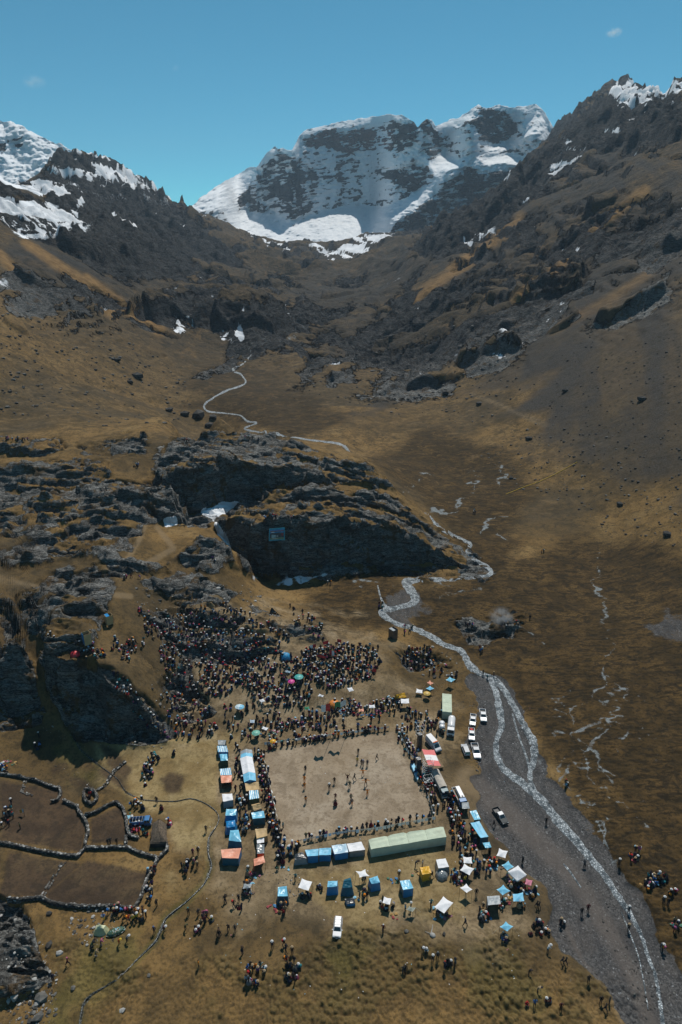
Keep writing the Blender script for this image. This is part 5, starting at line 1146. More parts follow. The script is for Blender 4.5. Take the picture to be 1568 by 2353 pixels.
def lorry(label, cabm, name, cat, L, w, kind, ch=1.0):
    """cab at -y; load behind. kind: canvas, flat, tank, open"""
    r = empty(name, (0, 0, 0)); tag(r, label, cat); yf = -L / 2; cl = 1.9
    c = cabin(r, yf + (.15 if kind != 'bonnet' else 0), yf + .45, yf + cl - .1, yf + cl, 1.45, 2.55, w, w * .9, cabm)
    b = MB().box((0, yf + cl / 2, 1.0), (w, cl, .95)).build('cab', cabm, r); m = b.modifiers.new('edge', 'BEVEL'); m.width = .08
    MB().box((0, yf - .03, .62), (w, .2, .34)).build('bumper', LAMP if kind == 'canvas' else BUMP, r); MB().box((0, yf - .01, 1.05), (w * .5, .08, .36)).build('grille', BUMP, r); lights(r, yf - .01, 1.0, w, .22); mirrors(r, yf + .3, 1.9, w, BUMP)
    MB().box((0, (yf + cl + L / 2) / 2, .8), (w * .5, L - cl, .22)).build('chassis', BUMP, r)
    y0, y1 = yf + cl + .12, L / 2; n = 2
    if kind == 'canvas':
        MB().box((0, (y0 + y1) / 2, 1.75), (w, y1 - y0, 1.7)).build('cargo_box', BGP, r)
        def cv(u, v):
            x = (u - .5) * (w + .06); y = y0 + (y1 - y0) * v; return (x, y, 2.62 + .55 * (1 - abs(2 * u - 1) ** 2.0) + .07 * math.sin(v * 22) * (1 - abs(2 * u - 1)) + (.0))
        MB().grid(cv, 8, 26).build('canvas_cover', cloth('beige_canvas', (0.42, 0.38, 0.33), 0.8, 0.2), r, True)
        MB().add([(-w * .48, y0 - .0, 2.62)] + [((u - .5) * w, y0 - .01, 2.6 + .53 * (1 - abs(2 * u - 1) ** 2)) for u in (.1, .3, .5, .7, .9)] + [(w * .48, y0, 2.62)], [tuple(range(7))]).build('cover_end', DARK, r)
    elif kind == 'tank':
        b = MB(); N = 14
        for (ya, yb, rr) in ((y0 + .1, y1, 1.0),):
            prof = [(y0, .72), (y0 + .12, .98), (y0 + .5, 1.08), (y1 - .5, 1.08), (y1 - .12, .98), (y1, .72)]; V = []; F = []
            for y, q in prof:
                for i in range(N): t = 2 * math.pi * i / N; V.append((q * math.cos(t), y, 1.95 + q * .92 * math.sin(t)))
            for j in range(len(prof) - 1):
                for i in range(N): F.append((j * N + i, j * N + (i + 1) % N, (j + 1) * N + (i + 1) % N, (j + 1) * N + i))
            F += [tuple(range(N)), tuple(range((len(prof) - 1) * N, len(prof) * N))[::-1]]; b.add(V, F)
        tk = b.build('tank', WPAINT, r, True)
        for y in (y0 + 1.0, y1 - 1.0): MB().lathe([(.3, 2.85), (.3, 3.02), (.12, 3.06)], (0, y, 0), 10).build('hatch', STEEL, tk)
        for s in (-1, 1): MB().box((s * (w / 2 - .1), (y0 + y1) / 2, 1.1), (.12, y1 - y0, .12)).build('side_rail', BUMP, r)
    elif kind == 'flat':
        MB().box((0, (y0 + y1) / 2, 1.15), (w, y1 - y0, .14)).build('cargo_bed', WOOD, r)
        for s in (-1, 1): MB().box((s * (w / 2 - .04), (y0 + y1) / 2, 1.5), (.06, y1 - y0, .56)).build('drop_side', WPAINT if s < 0 else BPAINT, r)
        MB().box((0, y1 - .04, 1.5), (w - .16, .06, .56)).build('tailboard', WPAINT, r)
        MB().box((w * .17, (y0 + y1) / 2 - .2, 1.85), (w * .52, (y1 - y0) * .86, 1.2)).build('load', WPAINT, r)
        MB().box((w * .17, y0 + .5, 2.5), (.5, .4, .1)).build('hatch', BUMP, r)
    elif kind == 'open':
        MB().box((0, (y0 + y1) / 2, 1.15), (w, y1 - y0, .14)).build('cargo_bed', BUMP, r)
        for s in (-1, 1): MB().box((s * (w / 2 - .05), (y0 + y1) / 2, 1.75), (.09, y1 - y0, 1.1)).build('drop_side', BPAINT, r)
        for y in (y0 + .05, y1 - .05): MB().box((0, y, 1.75), (w - .2, .09, 1.1)).build('tailboard', BPAINT, r)
        for i in range(4): MB().box((0, y0 + .5 + i * .9, 2.33), (w - .2, .05, .05)).build('crossbar', STEEL, r)
    ys = [yf + .9] + ([y1 - 1.1] if L < 7.5 else [y1 - 2.2, y1 - 1.1]); wheels(r, [(s * (w / 2 - .2), y) for s in (-1, 1) for y in ys], .48, .34)
    return r
def park(r, rear, front, zr=1.0, zf=0.9, L=None, sc=None):
    """stand a vehicle so that its rear and front come where the photograph shows them"""
    a, za = above(*rear, zr); b, zb = above(*front, zf); d = Vector((b.x - a.x, b.y - a.y, 0)); mid = (a + b) / 2
    k = sc or max(d.length / L, .80 if L < 6 else .70); r.scale = (k,) * 3
    zz = min(gz_at(mid.x + d.x * q, mid.y + d.y * q) for q in (-.4, 0, .4)); r.location = (mid.x, mid.y, (za + zb) / 2 * .5 + zz * .5 - .02)
    r.rotation_euler = (math.atan2(zb - za, d.length) * 0.0, 0, math.atan2(d.y, d.x) + math.pi / 2)
    return k
zP = Z(1700, 2850, 300 / 1568)
vk = {}
vk['suv'] = park(suv('white estate car with roof bars standing alone below the tents', WPAINT), Z(1200, 3450, 300 / 1568)(810, 1105), Z(1200, 3450, 300 / 1568)(775, 1535), 1.6, .5, 4.55)
vk['p1'] = park(pickup('white pickup nearest to the stream, apart from the others', WPAINT), zR(1258, 815), zR(1282, 1070), 1.1, .5, 5.3)
vk['p2'] = park(pickup('white pickup with bare load bed, farthest of the tight pair', WPAINT), zR(1098, 905), zR(1078, 1135), 1.1, .5, 5.3)
vk['p3'] = park(pickup('white pickup with a red load on its bed, nearer of tight pair', WPAINT, RED), zR(1066, 1155), zR(1066, 1385), 1.1, .5, 5.3)
vk['p4'] = park(pickup('silver white pickup beside the silver estate car', SPAINT), zP(1035, 630), zP(1108, 965), 1.1, .5, 5.3)
vk['wag'] = park(suv('silver estate car with its back to the tents', SPAINT, False, 'vehicles parked on the gravel'), zP(888, 865), zP(828, 645), .6, 1.3, 4.55)
vk['dark'] = park(pickup('dark pickup with grey roof alone on the grey gravel', KPAINT), zT(815, 345), zT(1000, 650), 1.1, .5, 5.3)
for o_ in bpy.data.objects:
    if o_.get('label', '').startswith('dark pickup'):
        for c_ in o_.children:
            if c_.name.startswith('cabin'): c_.data.materials[0] = SPAINT
vk['amb'] = park(ambulance('white ambulance van with orange light bar beside the red striped canopy'), zR(285, 1262), zR(480, 1590), 2.3, .7, 5.9)
vk['tank'] = park(lorry('white tanker lorry with teal cab in front of green tent', WPAINT, 'tanker_truck', 'tanker', 6.8, 2.2, 'tank'), zR(715, 950), zR(682, 1330), 2.2, .4, 6.8)
vk['canvas'] = park(lorry('big lorry with beige canvas cover and pale teal cab', TPAINT, 'cargo_truck', 'lorry', 9.5, 2.4, 'canvas'), zS(425, 405), zS(585, 900), 2.9, .6, 9.5)
vk['flat'] = park(lorry('blue cab flatbed lorry carrying a long white box', BPAINT, 'flatbed_truck', 'lorry', 7.2, 2.4, 'flat'), zS(775, 715), zS(925, 1110), 1.8, .5, 7.2)
vk['blue'] = park(lorry('small bright blue open lorry inside the walled yard', BPAINT, 'farm_truck', 'lorry', 6.0, 2.1, 'open'), zN(410, 655), zN(775, 715), 1.6, .8, 6.0)
print('VEHICLE SCALES', {k: round(v, 2) for k, v in vk.items()})
# three-wheeler with white hood
r = empty('mototaxi', (0, 0, 0)); tag(r, 'small mototaxi with white hood and dark body beside tanker', 'mototaxi')
MB().lathe([(.62, 1.5), (.66, 1.75), (.5, 1.95), (.2, 2.03)], (0, .55, 0), 10).build('hood', WPAINT, r, True); MB().lathe([(.6, 1.45), (.64, 1.7), (.48, 1.9), (.2, 1.97)], (0, -.55, 0), 10).build('hood', WPAINT, r, True)
MB().box((0, .2, .8), (1.3, 1.9, .9)).build('body', DARK, r); MB().box((0, -1.1, .8), (.5, .8, .8)).build('nose', DARK, r); quadp('windscreen', [(-.5, -1.0, 1.0), (.5, -1.0, 1.0), (.5, -.8, 1.5), (-.5, -.8, 1.5)], GLASS, r)
for s in (-1, 1): MB().tube((s * .58, -.9, .5), (s * .58, -.9, 1.6), .03, 5).build('post', STEEL, r)
wheels(r, [(-.6, .7), (.6, .7), (0, -1.3)], .3, .15); park(r, zR(530, 1060), zR(530, 1250), 1.8, .4, sc=1.1)

# ================================================================ STAGE BESIDE THE PITCH
def bars(label, pts, hgt, w, d, lev, name='scaffold'):
    u, v = pts; p = hit(u, v); r = empty(name, p, R_(18)); tag(r, label, 'scaffold', 'scaffold towers beside the pitch')
    for a in (-1, 1):
        for b in (-1, 1): MB().tube((a * w / 2, b * d / 2, -.1), (a * w / 2, b * d / 2, hgt), .035, 5).build('upright', STEEL, r)
    for k in range(lev):
        z = hgt * (k + 1) / lev
        for a in (-1, 1): MB().tube((a * w / 2, -d / 2, z), (a * w / 2, d / 2, z), .03, 5).build('ledger', STEEL, r); MB().tube((-w / 2, a * d / 2, z), (w / 2, a * d / 2, z), .03, 5).build('ledger', STEEL, r)
    return r
r1 = bars('open scaffold tower with white bars beyond the ambulance', zR(130, 1380), 4.5, 1.6, 1.4, 4)
r2 = bars('scaffold tower with many white rungs at the red canopy corner', zS(270, 560), 4.5, 2.0, 1.6, 7)
r3 = bars('low scaffold tower left of the canvas lorry', zS(275, 760), 3.0, 1.9, 1.2, 3)
def speaker_stack(label, u, v, n, w=1.0):
    p = hit(u, v); r = empty('speaker_stack', p, R_(15)); tag(r, label, 'loudspeakers', 'loudspeaker stacks at the stage')
    for i in range(n):
        b = MB().box((0, 0, .5 + i * 1.0), (w, .9, .97)).build('speaker', DARK, r); MB().lathe([(.3, 0), (.26, .04), (.1, .02)], (0, 0, 0), 10).build('cone', BUMP, b).location = (0, -.46, .5 + i); b.children[0].rotation_euler = (R_(90), 0, 0)
speaker_stack('stack of black loudspeakers behind the scaffold by the ambulance', *zR(125, 1520), 4)
speaker_stack('stack of black loudspeakers beside the blue draped table', *zS(100, 490), 4)
awning('stage_canopy', 'red and white striped stage canopy beside the ambulance', Q(zS, (172, 75), (392, 88), (515, 378), (285, 360)), 4.2, None or plain('blank', (.5, .5, .5)), 0.0, None, 0.03, 'canopy', False)
_st = bpy.data.objects['stage_canopy']; FLAGM, nt_, b_ = nmat('red_white_bands'); q_ = NB(nt_)
_cz = _st.children[0]; co_ = q_.n('ShaderNodeAttribute'); co_.attribute_name = 'band'; c_ = q_.rgb(co_.outputs['Color'])[0]
q_.l(q_.mix(q_.math('MULTIPLY', q_.math('GREATER_THAN', c_, .34), q_.math('LESS_THAN', c_, .68)), (0.60, 0.10, 0.10), (0.68, 0.66, 0.66)), b_.inputs['Base Color']); b_.inputs['Roughness'].default_value = .6
for ch in _st.children:
    if ch.name.startswith('canopy'):
        at = ch.data.attributes.new('band', 'FLOAT_COLOR', 'POINT'); vv = np.repeat(np.arange(15) / 14, 15); at.data.foreach_set('color', np.c_[vv, vv, vv, np.ones(225)].astype(np.float32).ravel()); ch.data.materials[0] = FLAGM
# stage deck with cargo under canopy
p = hit(*zS(230, 330)); r = empty('stage', p, R_(18)); tag(r, 'wooden stage deck under the red and white canopy', 'stage')
MB().box((1.2, 0, .65), (4.2, 6.0, .12)).build('deck', WOOD, r)
for a in (-.8, 3.1):
    for b in (-2.8, 0, 2.8): MB().tube((a, b, -.1), (a, b, .6), .06, 5).build('leg', WOOD, r)
r = empty('table', hit(*zS(60, 520)), R_(12)); tag(r, 'long table draped in sky blue cloth at the pitch edge', 'table')
MB().grid(lambda u, v: ((u - .5) * .8, (v - .5) * 5.2, .76 + .02 * math.sin(20 * v)), 2, 14).build('table_top', SKYC, r)
for s in (-1, 1):
    MB().grid(lambda u, v: (s * (.4 + .05 * math.sin(30 * u) * v), (u - .5) * 5.2, .75 - .7 * v), 20, 2).build('tablecloth', SKYC, r)
for y in (-2, 0, 2): MB().tube((0, y, -.05), (0, y, .74), .05, 5).build('leg', WOOD, r)

# ================================================================ FLAGS, BUNTING, POSTER
def bunting(label, pts, step, h=1.15):
    r = None; cord = MB(); fl = MB(); P3 = []
    for u, v in pts: p = hit(u, v); P3.append(Vector((p[0], p[1], gz_at(p[0], p[1]))))
    r = empty('bunting', P3[0]); tag(r, label, 'bunting', 'white pennant lines round the pitch'); o = P3[0]
    for a, b in zip(P3[:-1], P3[1:]):
        L = (b - a).length; n = max(2, int(L / 7)); d = (b - a).normalized(); nx = Vector((-d.y, d.x, 0))
        for i in range(n + (1 if b is P3[-1] else 0)):
            q = a.lerp(b, i / n) - o; MB().tube((q.x, q.y, -.1), (q.x, q.y, h + .1), .035, 5).build('post', WOOD, r)
        m = int(L / step)
        for hh in (h, h * .52):
            for i in range(n):
                A = a.lerp(b, i / n) - o; B = a.lerp(b, (i + 1) / n) - o; A.z = B.z = hh; cord.tube(A, B, .012, 4, caps=False)
        for i in range(m):
            t = (i + .5) / m; q = a.lerp(b, t) - o; w = step * .46; dr = random.uniform(-.12, .12); hh = h - .02
            c = d * w; q.z = hh; z2 = Vector((0, 0, -.55)); sw = nx * random.uniform(-.34, .34)
            fl.add([q - c, q + c, q + c * .9 + z2 + sw, q - c * .9 + z2 + sw], [(0, 1, 2, 3)])
    cord.build('cord', ROPE, r); f = fl.build('pennants', cloth('white_pennant', (0.78, 0.80, 0.78), 0.6), r); f['kind'] = 'stuff'
    return r
bunting('pennant line along the far side of the pitch', [zA(1090, 290), zV(330, 1150), S(1300 + 1010 * .2551, 2650 + 1060 * .2551)], .72)
bunting('pennant line along the near side of the pitch', [S(1178, 3382), S(1345, 3345), S(1500, 3328), S(1742, 3283)], .78)
bunting('pennant line along the left side of the pitch', [zA(1035, 440), zA(1170, 990), zB(1290, 160), zB(1445, 830)], .8)
bunting('pennant line along the right side of the pitch', [S(1300 + 1130 * .2551, 2650 + 1050 * .2551), zV(1300, 1430), zS(170, 470), zS(280, 960), zS(385, 1330)], .8)
def flag(foot, top, label, mats, w, h, side=-1, group=None, tilt=None, kind='band'):
    p = Vector(hit(*foot)); a, b, t = ray(*top); yy = p.y; rr = yy / b; zt = CAMZ + t * rr; xt = a * rr
    r = empty('flag', p); tag(r, label, 'flag', group); T = Vector((xt - p.x, 0, zt - p.z))
    MB().tube((0, 0, -.1), T, .05, 6, .03).build('flagpole', WOOD, r)
    n = len(mats)
    for i, m in enumerate(mats):
        def ff(u, v, i=i):
            x = (i + u) / n * w; return T + Vector((side * x * .92, .22 * math.sin(x * 3.2) * w / 2, -.05 - v * h - .25 * x - .10 * math.sin(3 * x)))
        MB().grid(ff, 6, 4).build('flag_cloth', m, r, True)
FWH = cloth('flag_white', (.66, .66, .66), .7); FRD = cloth('flag_red', (.50, .03, .03), .7); FGR = cloth('flag_green', (.02, .22, .09), .7)
flag(zV(85, 1225), zV(85, 640), 'tall red and white flag at the far pennant line', [FRD, FWH], 2.3, 2.0, -1)
flag(zV(332, 1155), zV(338, 590), 'tall white and green flag at the far pennant line', [FWH, FGR], 3.0, 1.6, -1)
GFL = 'red and white flags carried in the crowd'
zY = Z(900, 2300, 1000 / 1568)
for ft, tp, w, h, sd, lb in ((zY(545, 490), zY(572, 432), 1.9, 1.1, -1, 'red and white flag left of the flag bearers'), (zY(640, 500), zY(650, 410), 1.6, 1.0, -1, 'red flag dipped over the bearers, upper left one'), (zY(668, 530), zY(655, 470), 1.5, 1.6, 1, 'long red and white banner hanging in the crowd'), (zY(720, 450), zY(705, 400), 1.3, 1.0, 1, 'small red flag at the top of the crowd'), (zY(600, 560), zY(592, 500), 1.8, .8, 1, 'low red flag held out flat in crowd'), (zY(950, 640), zY(925, 585), 1.2, 1.0, 1, 'red flag at the right edge of dense crowd')):
    flag(ft, tp, lb, [FRD, FWH] if 'white' in lb else [FRD], w, h, sd, GFL)
flag(zO(390, 1235), zO(368, 1120), 'white and orange flag stuck in the walled fold', [FWH, cloth('flag_orange', (.6, .25, .04), .7)], 1.0, .9, -1)
# painted poster on the cliff
pc = Vector(hit(636, 1222)); a, b, t_c = ray(636, 1228); 
pa = Vector(pr(619, 1215, math.hypot(pc.x, pc.y) - 1.6)); pb = Vector(pr(654.5, 1212, math.hypot(pc.x, pc.y) - 1.6)); pd = Vector(pr(618, 1243, math.hypot(pc.x, pc.y) - 1.9)); pe = Vector(pr(655, 1241, math.hypot(pc.x, pc.y) - 1.9))
ctr = (pa + pb + pd + pe) / 4; r = empty('cliff_poster', ctr); tag(r, 'large blue bordered painted poster hanging on the dark cliff', 'poster')
Lq = [pa - ctr, pb - ctr, pe - ctr, pd - ctr]
def lay(name, u0, v0, u1, v1, mat, off, sk=0.0):
    n = (Lq[1] - Lq[0]).cross(Lq[3] - Lq[0]).normalized(); n = -n if n.y > 0 else n
    P = [lerp2(Lq, u0, v0) + n * off, lerp2(Lq, u1, v0 + sk) + n * off, lerp2(Lq, u1, v1) + n * off, lerp2(Lq, u0, v1 + sk) + n * off]; return MB().add(P, [(3, 2, 1, 0)] if (P[1] - P[0]).cross(P[3] - P[0]).y > 0 else [(0, 1, 2, 3)])
bk = MB(); n_ = Vector((0, .05, 0)); V8 = Lq + [v + n_ for v in Lq]; bk.add(V8, [(0, 1, 2, 3), (7, 6, 5, 4), (0, 4, 5, 1), (1, 5, 6, 2), (2, 6, 7, 3), (3, 7, 4, 0)])
bk.build('border', plain('poster_blue', (0.04, 0.30, 0.42), .6), r)
for (u0, v0, u1, v1, c, sk) in ((.06, .10, .95, .2, (.08, .25, .50), 0), (.06, .2, .95, .28, (.22, .12, .12), 0), (.06, .28, .95, .38, (.05, .22, .42), 0), (.14, .28, .34, .36, (.50, .58, .62), 0), (.06, .38, .95, .78, (.07, .08, .09), 0), (.16, .5, .44, .74, (.30, .42, .45), .05), (.48, .58, .58, .72, (.40, .38, .36), 0), (.78, .42, .9, .62, (.25, .05, .06), 0), (.06, .78, .95, .93, (.16, .24, .16), -.03), (.2, .80, .6, .88, (.35, .33, .27), 0)):
    lay('x', u0, v0, u1, v1, None, .02 + .004 * len(r.children), sk).build('painted_panel', plain('poster_%d' % len(r.children), c, .6, .3, 2.5), r)

# ================================================================ HUT, WALLS, BOULDERS, STREAM
THATCH, nt_, b_ = nmat('thatch'); q_ = NB(nt_); s_ = q_.noise(3.0, 5, .7, 0, (1, 1, 1)); q_.l(q_.mix(q_.ramp(s_, .35, .7), (0.075, 0.055, 0.038), (0.20, 0.15, 0.105)), b_.inputs['Base Color']); b_.inputs['Roughness'].default_value = .95; q_.l(q_.bump(q_.noise(9, 4, .7), 1, .2), b_.inputs['Normal'])
fl_, _ = above(*zN(795, 1185), 1.2); fr_, _ = above(*zN(1140, 1170), 1.2); bl_, _ = above(*zN(832, 770), 1.4); br_, _ = above(*zN(1135, 760), 1.4)
ctr = (fl_ + fr_ + bl_ + br_) / 4; ctr.z = gz_at(ctr.x, ctr.y); r = empty('thatched_hut', ctr); tag(r, 'thatched stone hut with steep hipped roof beside the walled yard', 'hut')
L = [bl_ - ctr, br_ - ctr, fr_ - ctr, fl_ - ctr]
ra = L[0].lerp(L[1], .5); rb = L[3].lerp(L[2], .5).lerp(ra, .42); ra = ra.lerp(rb, .06); ra.z = rb.z = 2.75
def tq(name, A, B, C_, D, n=10):
    MB().grid(lambda u, v: lerp2([A, B, C_, D], u, v) + Vector((.06 * math.sin(13 * u + 5 * v), .05 * math.sin(9 * v), .10 * math.sin(3.14 * v) + .05 * math.sin(17 * u))), n, n).build(name, THATCH, r, True)
tq('roof_slope', ra, rb, L[3], L[0]); tq('roof_slope', rb, ra, L[1], L[2]); tq('roof_slope', rb, rb + Vector((.01, 0, 0)), L[2], L[3]); tq('roof_slope', ra + Vector((.01, 0, 0)), ra, L[0], L[1])
STONE = plain('stone', (0.115, 0.110, 0.10), .9, .35, .7); STONE2 = plain('dark_stone', (0.048, 0.045, 0.041), .9, .35, .7); STONE3 = plain('pale_stone', (0.30, 0.295, 0.28), .9, .25, .7)
for A, B in ((0, 1), (1, 2), (2, 3), (3, 0)):
    a_, b2 = L[A] * .93, L[B] * .93; MB().grid(lambda u, v: (a_.lerp(b2, u).x, a_.lerp(b2, u).y, 1.5 - 1.7 * v), 6, 3).build('wall', STONE2, r)
# stone shapes
def rock_mesh(name, seed, mat, flat=.7):
    rn = random.Random(seed); bm = bmesh.new(); bmesh.ops.create_icosphere(bm, subdivisions=1, radius=1.0)
    for v in bm.verts: v.co *= rn.uniform(.7, 1.15); v.co.z *= flat; v.co.x *= 1.1
    me = bpy.data.meshes.new(name); bm.to_mesh(me); bm.free(); me.materials.append(mat); return me
ROCKS = [rock_mesh('stone', i, (STONE, STONE2, STONE3)[i % 3]) for i in range(9)]
RV = [(np.array([v.co for v in m.vertices]), np.array([p.vertices[:] for p in m.polygons])) for m in ROCKS]
def scatter_mesh(name, items, mats, parent=None):
    """items: (x,y,z,sx,sy,sz,rz,variant,mat) -> one mesh of many stones"""
    VV = []; FF = []; MM = []; o = 0
    for x, y, z, sx, sy, sz, rz, k, m in items:
        V, F = RV[k % 9]; c, s = math.cos(rz), math.sin(rz); P = V * (sx, sy, sz)
        VV.append(np.c_[P[:, 0] * c - P[:, 1] * s + x, P[:, 0] * s + P[:, 1] * c + y, P[:, 2] + z]); FF.append(F + o); MM += [m] * len(F); o += len(V)
    V = np.concatenate(VV); F = np.concatenate(FF); me = bpy.data.meshes.new(name); me.from_pydata(V.tolist(), [], F.tolist())
    for m in mats: me.materials.append(m)
    me.polygons.foreach_set('material_index', np.array(MM, np.int32)); me.update(); return link(name, me, parent)
rw = random.Random(5)
def stone_wall(label, pts, h=1.1, th=.42, low=0):
    h *= .88
    P = [Vector(hit(u, v)) for u, v in pts]; o = P[0].copy(); o.z = gz_at(o.x, o.y); r = empty('stone_wall', o); tag(r, label, 'stone wall', 'dry stone walls of the fold'); it = []; nst = 0
    core = MB()
    for a, b in zip(P[:-1], P[1:]):
        L_ = (b - a).length; d = (b - a) / L_; nx = Vector((-d.y, d.x, 0)); s = 0; rz = math.atan2(d.y, d.x)
        core.box(tuple((a + b) / 2 - o + Vector((0, 0, h * .42 - .1 - low * .2))), (L_, th * .55, h * .85), rz)
        for row in range(max(1, int(h / .3))):
            s = rw.uniform(0, .2)
            while s < L_:
                w = rw.uniform(.28, .52)
                for sd in (-1, 1):
                    if low and rw.random() < .35: continue
                    q = a + d * s + nx * (sd * (th * .33) * (1 - .1 * row) + rw.uniform(-.06, .06)); z = gz_at(q.x, q.y) - o.z + .12 + row * .29 + rw.uniform(-.05, .07)
                    it.append((q.x - o.x, q.y - o.y, z, w * .62, w * .5, .2 + rw.uniform(0, .07), rz + rw.uniform(-.5, .5), rw.randrange(9), rw.choice((0, 1, 1, 0, 2) if row >= int(h / .3) - 1 else (1, 1, 1, 0)))) 
                s += w * .85
    if not low: core.build('core', STONE2, r)
    so_ = scatter_mesh('stones', it, (STONE, STONE2, STONE3), r); so_['kind'] = 'stuff'
    return r
zo = lambda *p: [zO(*q) for q in p]; z4 = Z(0, 3096, 1000 / 1568)
stone_wall('thick dry wall closing the top of upper fold', zo((0, 590), (130, 610), (330, 640), (560, 690), (720, 755), (900, 815), (935, 800), (965, 880), (915, 1000), (810, 1025)))
stone_wall('dry wall running down the right side of upper fold', zo((1005, 1010), (1130, 1070), (1215, 1100), (1250, 1190), (1310, 1260), (1370, 1370), (1390, 1480), (1385, 1560)) + [z4(545, 395), z4(535, 455)])
stone_wall('small ring of dry wall around a pen', zo((1325, 850), (1395, 830), (1470, 860), (1530, 940), (1520, 1010), (1450, 1070), (1370, 1040), (1325, 960), (1322, 870)), 1.3)
stone_wall('dry wall bounding the small fold beside the blue lorry', zo((1345, 1250),) + [z4(620, 240), z4(690, 200), z4(735, 185), z4(775, 225), z4(795, 290), z4(800, 350), z4(815, 395), z4(870, 410)], 1.2)
stone_wall('dry wall from the thatched hut down to the long wall', [z4(795, 400), z4(790, 450)], 1.2)
stone_wall('long dry wall between the upper and lower folds', [z4(0, 440), z4(90, 455), z4(200, 480), z4(300, 500), z4(420, 520), z4(490, 525), z4(540, 470), z4(610, 475), z4(700, 470), z4(800, 470), z4(870, 500), z4(930, 520), z4(990, 535)])
stone_wall('curved dry wall around the yard of thatched hut', [z4(1045, 440), z4(1055, 480), z4(1000, 535)], 1.1)
stone_wall('dry wall down the right side of lower fold', [z4(990, 545), z4(965, 600), z4(935, 650), z4(905, 720), z4(885, 790), z4(845, 850)], 1.2)
stone_wall('longest dry wall closing the bottom of lower fold', [z4(50, 800), z4(130, 800), z4(260, 785), z4(330, 820), z4(430, 835), z4(560, 845), z4(700, 840), z4(780, 850), z4(845, 855)], 1.3)
stone_wall('ruined low wall crossing the lower fold', [z4(410, 555), z4(370, 590), z4(345, 640), z4(310, 700), z4(285, 740), z4(265, 780)], .6, .8, 1)
stone_wall('ruined corner of low wall inside the upper fold', zo((400, 700), (385, 760), (340, 850), (420, 890), (520, 920)), .5, .6, 1)
stone_wall('low wall joining the pen and the golden meadow', zo((1530, 850),) + [z4(640, 90), z4(670, 70)] + [Z(0, 2200, .6378)(690, 1430), Z(0, 2200, .6378)(720, 1390), Z(0, 2200, .6378)(790, 1330)], .9, .7, 1)
# boulders one can pick out
def boulder(u, v, s, label, k=0, mat=None, sink=.3, fl=1.0):
    p = hit(u, v); o = link('boulder', ROCKS[k % 9]); o.location = (p[0], p[1], p[2] + s * .7 * fl * (1 - sink) * .6); o.scale = (s, s * .85, s * fl); o.rotation_euler = (0, 0, k * 1.3)
    return tag(o, label, 'boulder', 'boulders on the slopes and grass')
BD = [(455, 958, 5.6, 'biggest dark boulder at the foot of left slope by the stream'), (491, 962, 3.6, 'dark boulder standing at the bend of the stream'), (425, 955, 4.2, 'dark boulder left of the biggest one at slope foot'), (480, 980, 3.4, 'dark angular boulder just below the stream bend'), (390, 945, 3.2, 'dark boulder in the row along the left slope foot'), (300, 880, 3.0, 'dark crag boulder high on the left slope'), (318, 868, 4.6, 'elongated dark boulder high on the left slope'), (270, 830, 3.2, 'dark boulder near a scree edge on left slope'),
      (1533, 1230, 2.2, 'dark boulder alone on the right hand marsh edge'), (1425, 1160, 1.6, 'boulder in the stone field at right slope foot'), (1215, 1010, 2.2, 'grey boulder below the orange runnel'), (1175, 1100, 1.5, 'dark boulder at the marsh edge with reeds'),
      (1025, 905, 3.4, 'boulder at the end of the rocky spur'), (1100, 930, 2.6, 'boulder among the spur rocks'), (1475, 920, 3.0, 'lone boulder on the dark right slope'), (1300, 900, 2.2, 'small boulder beside the orange runnel')]
for i, (u, v, s, lb) in enumerate(BD): boulder(u, v, s, lb, i * 3 + 1)
for i, (x, y, s, lb) in enumerate(((258, 1412, 1.15, 'pale squared boulder in the lower left corner'), (305, 1080, .75, 'pale boulder beside the grey stone patch'), (95, 1400, .8, 'rounded grey boulder in the lower left corner'), (240, 1535, .95, 'grey boulder at the bottom edge of the photo'), (190, 1555, .5, 'small pale boulder at the bottom edge'), (375, 1130, .6, 'low pale boulder near lone walker'), (460, 1348, .5, 'small grey boulder beside the side brook'), (310, 880, .7, 'pale boulder below the longest wall'), (770, 1490, .55, 'white boulder alone on olive grass'), (935, 1267, .4, 'small pale pink boulder on grass'), (60, 1020, .8, 'pale boulder on the grey outcrop'), (235, 1445, .55, 'small boulder touching the pale squared one'))):
    boulder(*z4(x, y), s, lb, i, )
for i, (x, y, s, lb) in enumerate(((885, 1365, .45, 'small white boulder right of the lone dark walker'), (1475, 1405, .4, 'small white boulder near the white dead tree'))): boulder(*zH(x, y), s, lb, i)
# strewn stones: slopes, outcrops, gravel
it = []; rs = random.Random(9)
def strew(polys, n, s0, s1, mats, far_scale=False):
    A = [np.array(P, float) for P in polys]; ar = [abs(np.dot(a[:, 0], np.roll(a[:, 1], 1)) - np.dot(a[:, 1], np.roll(a[:, 0], 1))) for a in A]
    for a, w in zip(A, ar):
        m = int(n * w / sum(ar)); X = np.array([rs.uniform(a[:, 0].min(), a[:, 0].max()) for _ in range(m * 3)]); Y = np.array([rs.uniform(a[:, 1].min(), a[:, 1].max()) for _ in range(m * 3)])
        ok = poly_sd(X, Y, a) > 0
        for u, v in list(zip(X[ok], Y[ok]))[:m]:
            p = hit(u, v); k = math.hypot(p[0], p[1]) / 250 if far_scale else 1; s = (s0 + (s1 - s0) * rs.random() ** 6) * k
            it.append((p[0], p[1], p[2] + s * .2, s, s * rs.uniform(.7, 1), s * rs.uniform(.6, .9), rs.uniform(0, 6), rs.randrange(9), rs.choice(mats)))
strew([[(0, 700), (300, 760), (430, 880), (440, 960), (300, 990), (0, 950)]], 1100, .08, .9, (1, 1, 0), True)
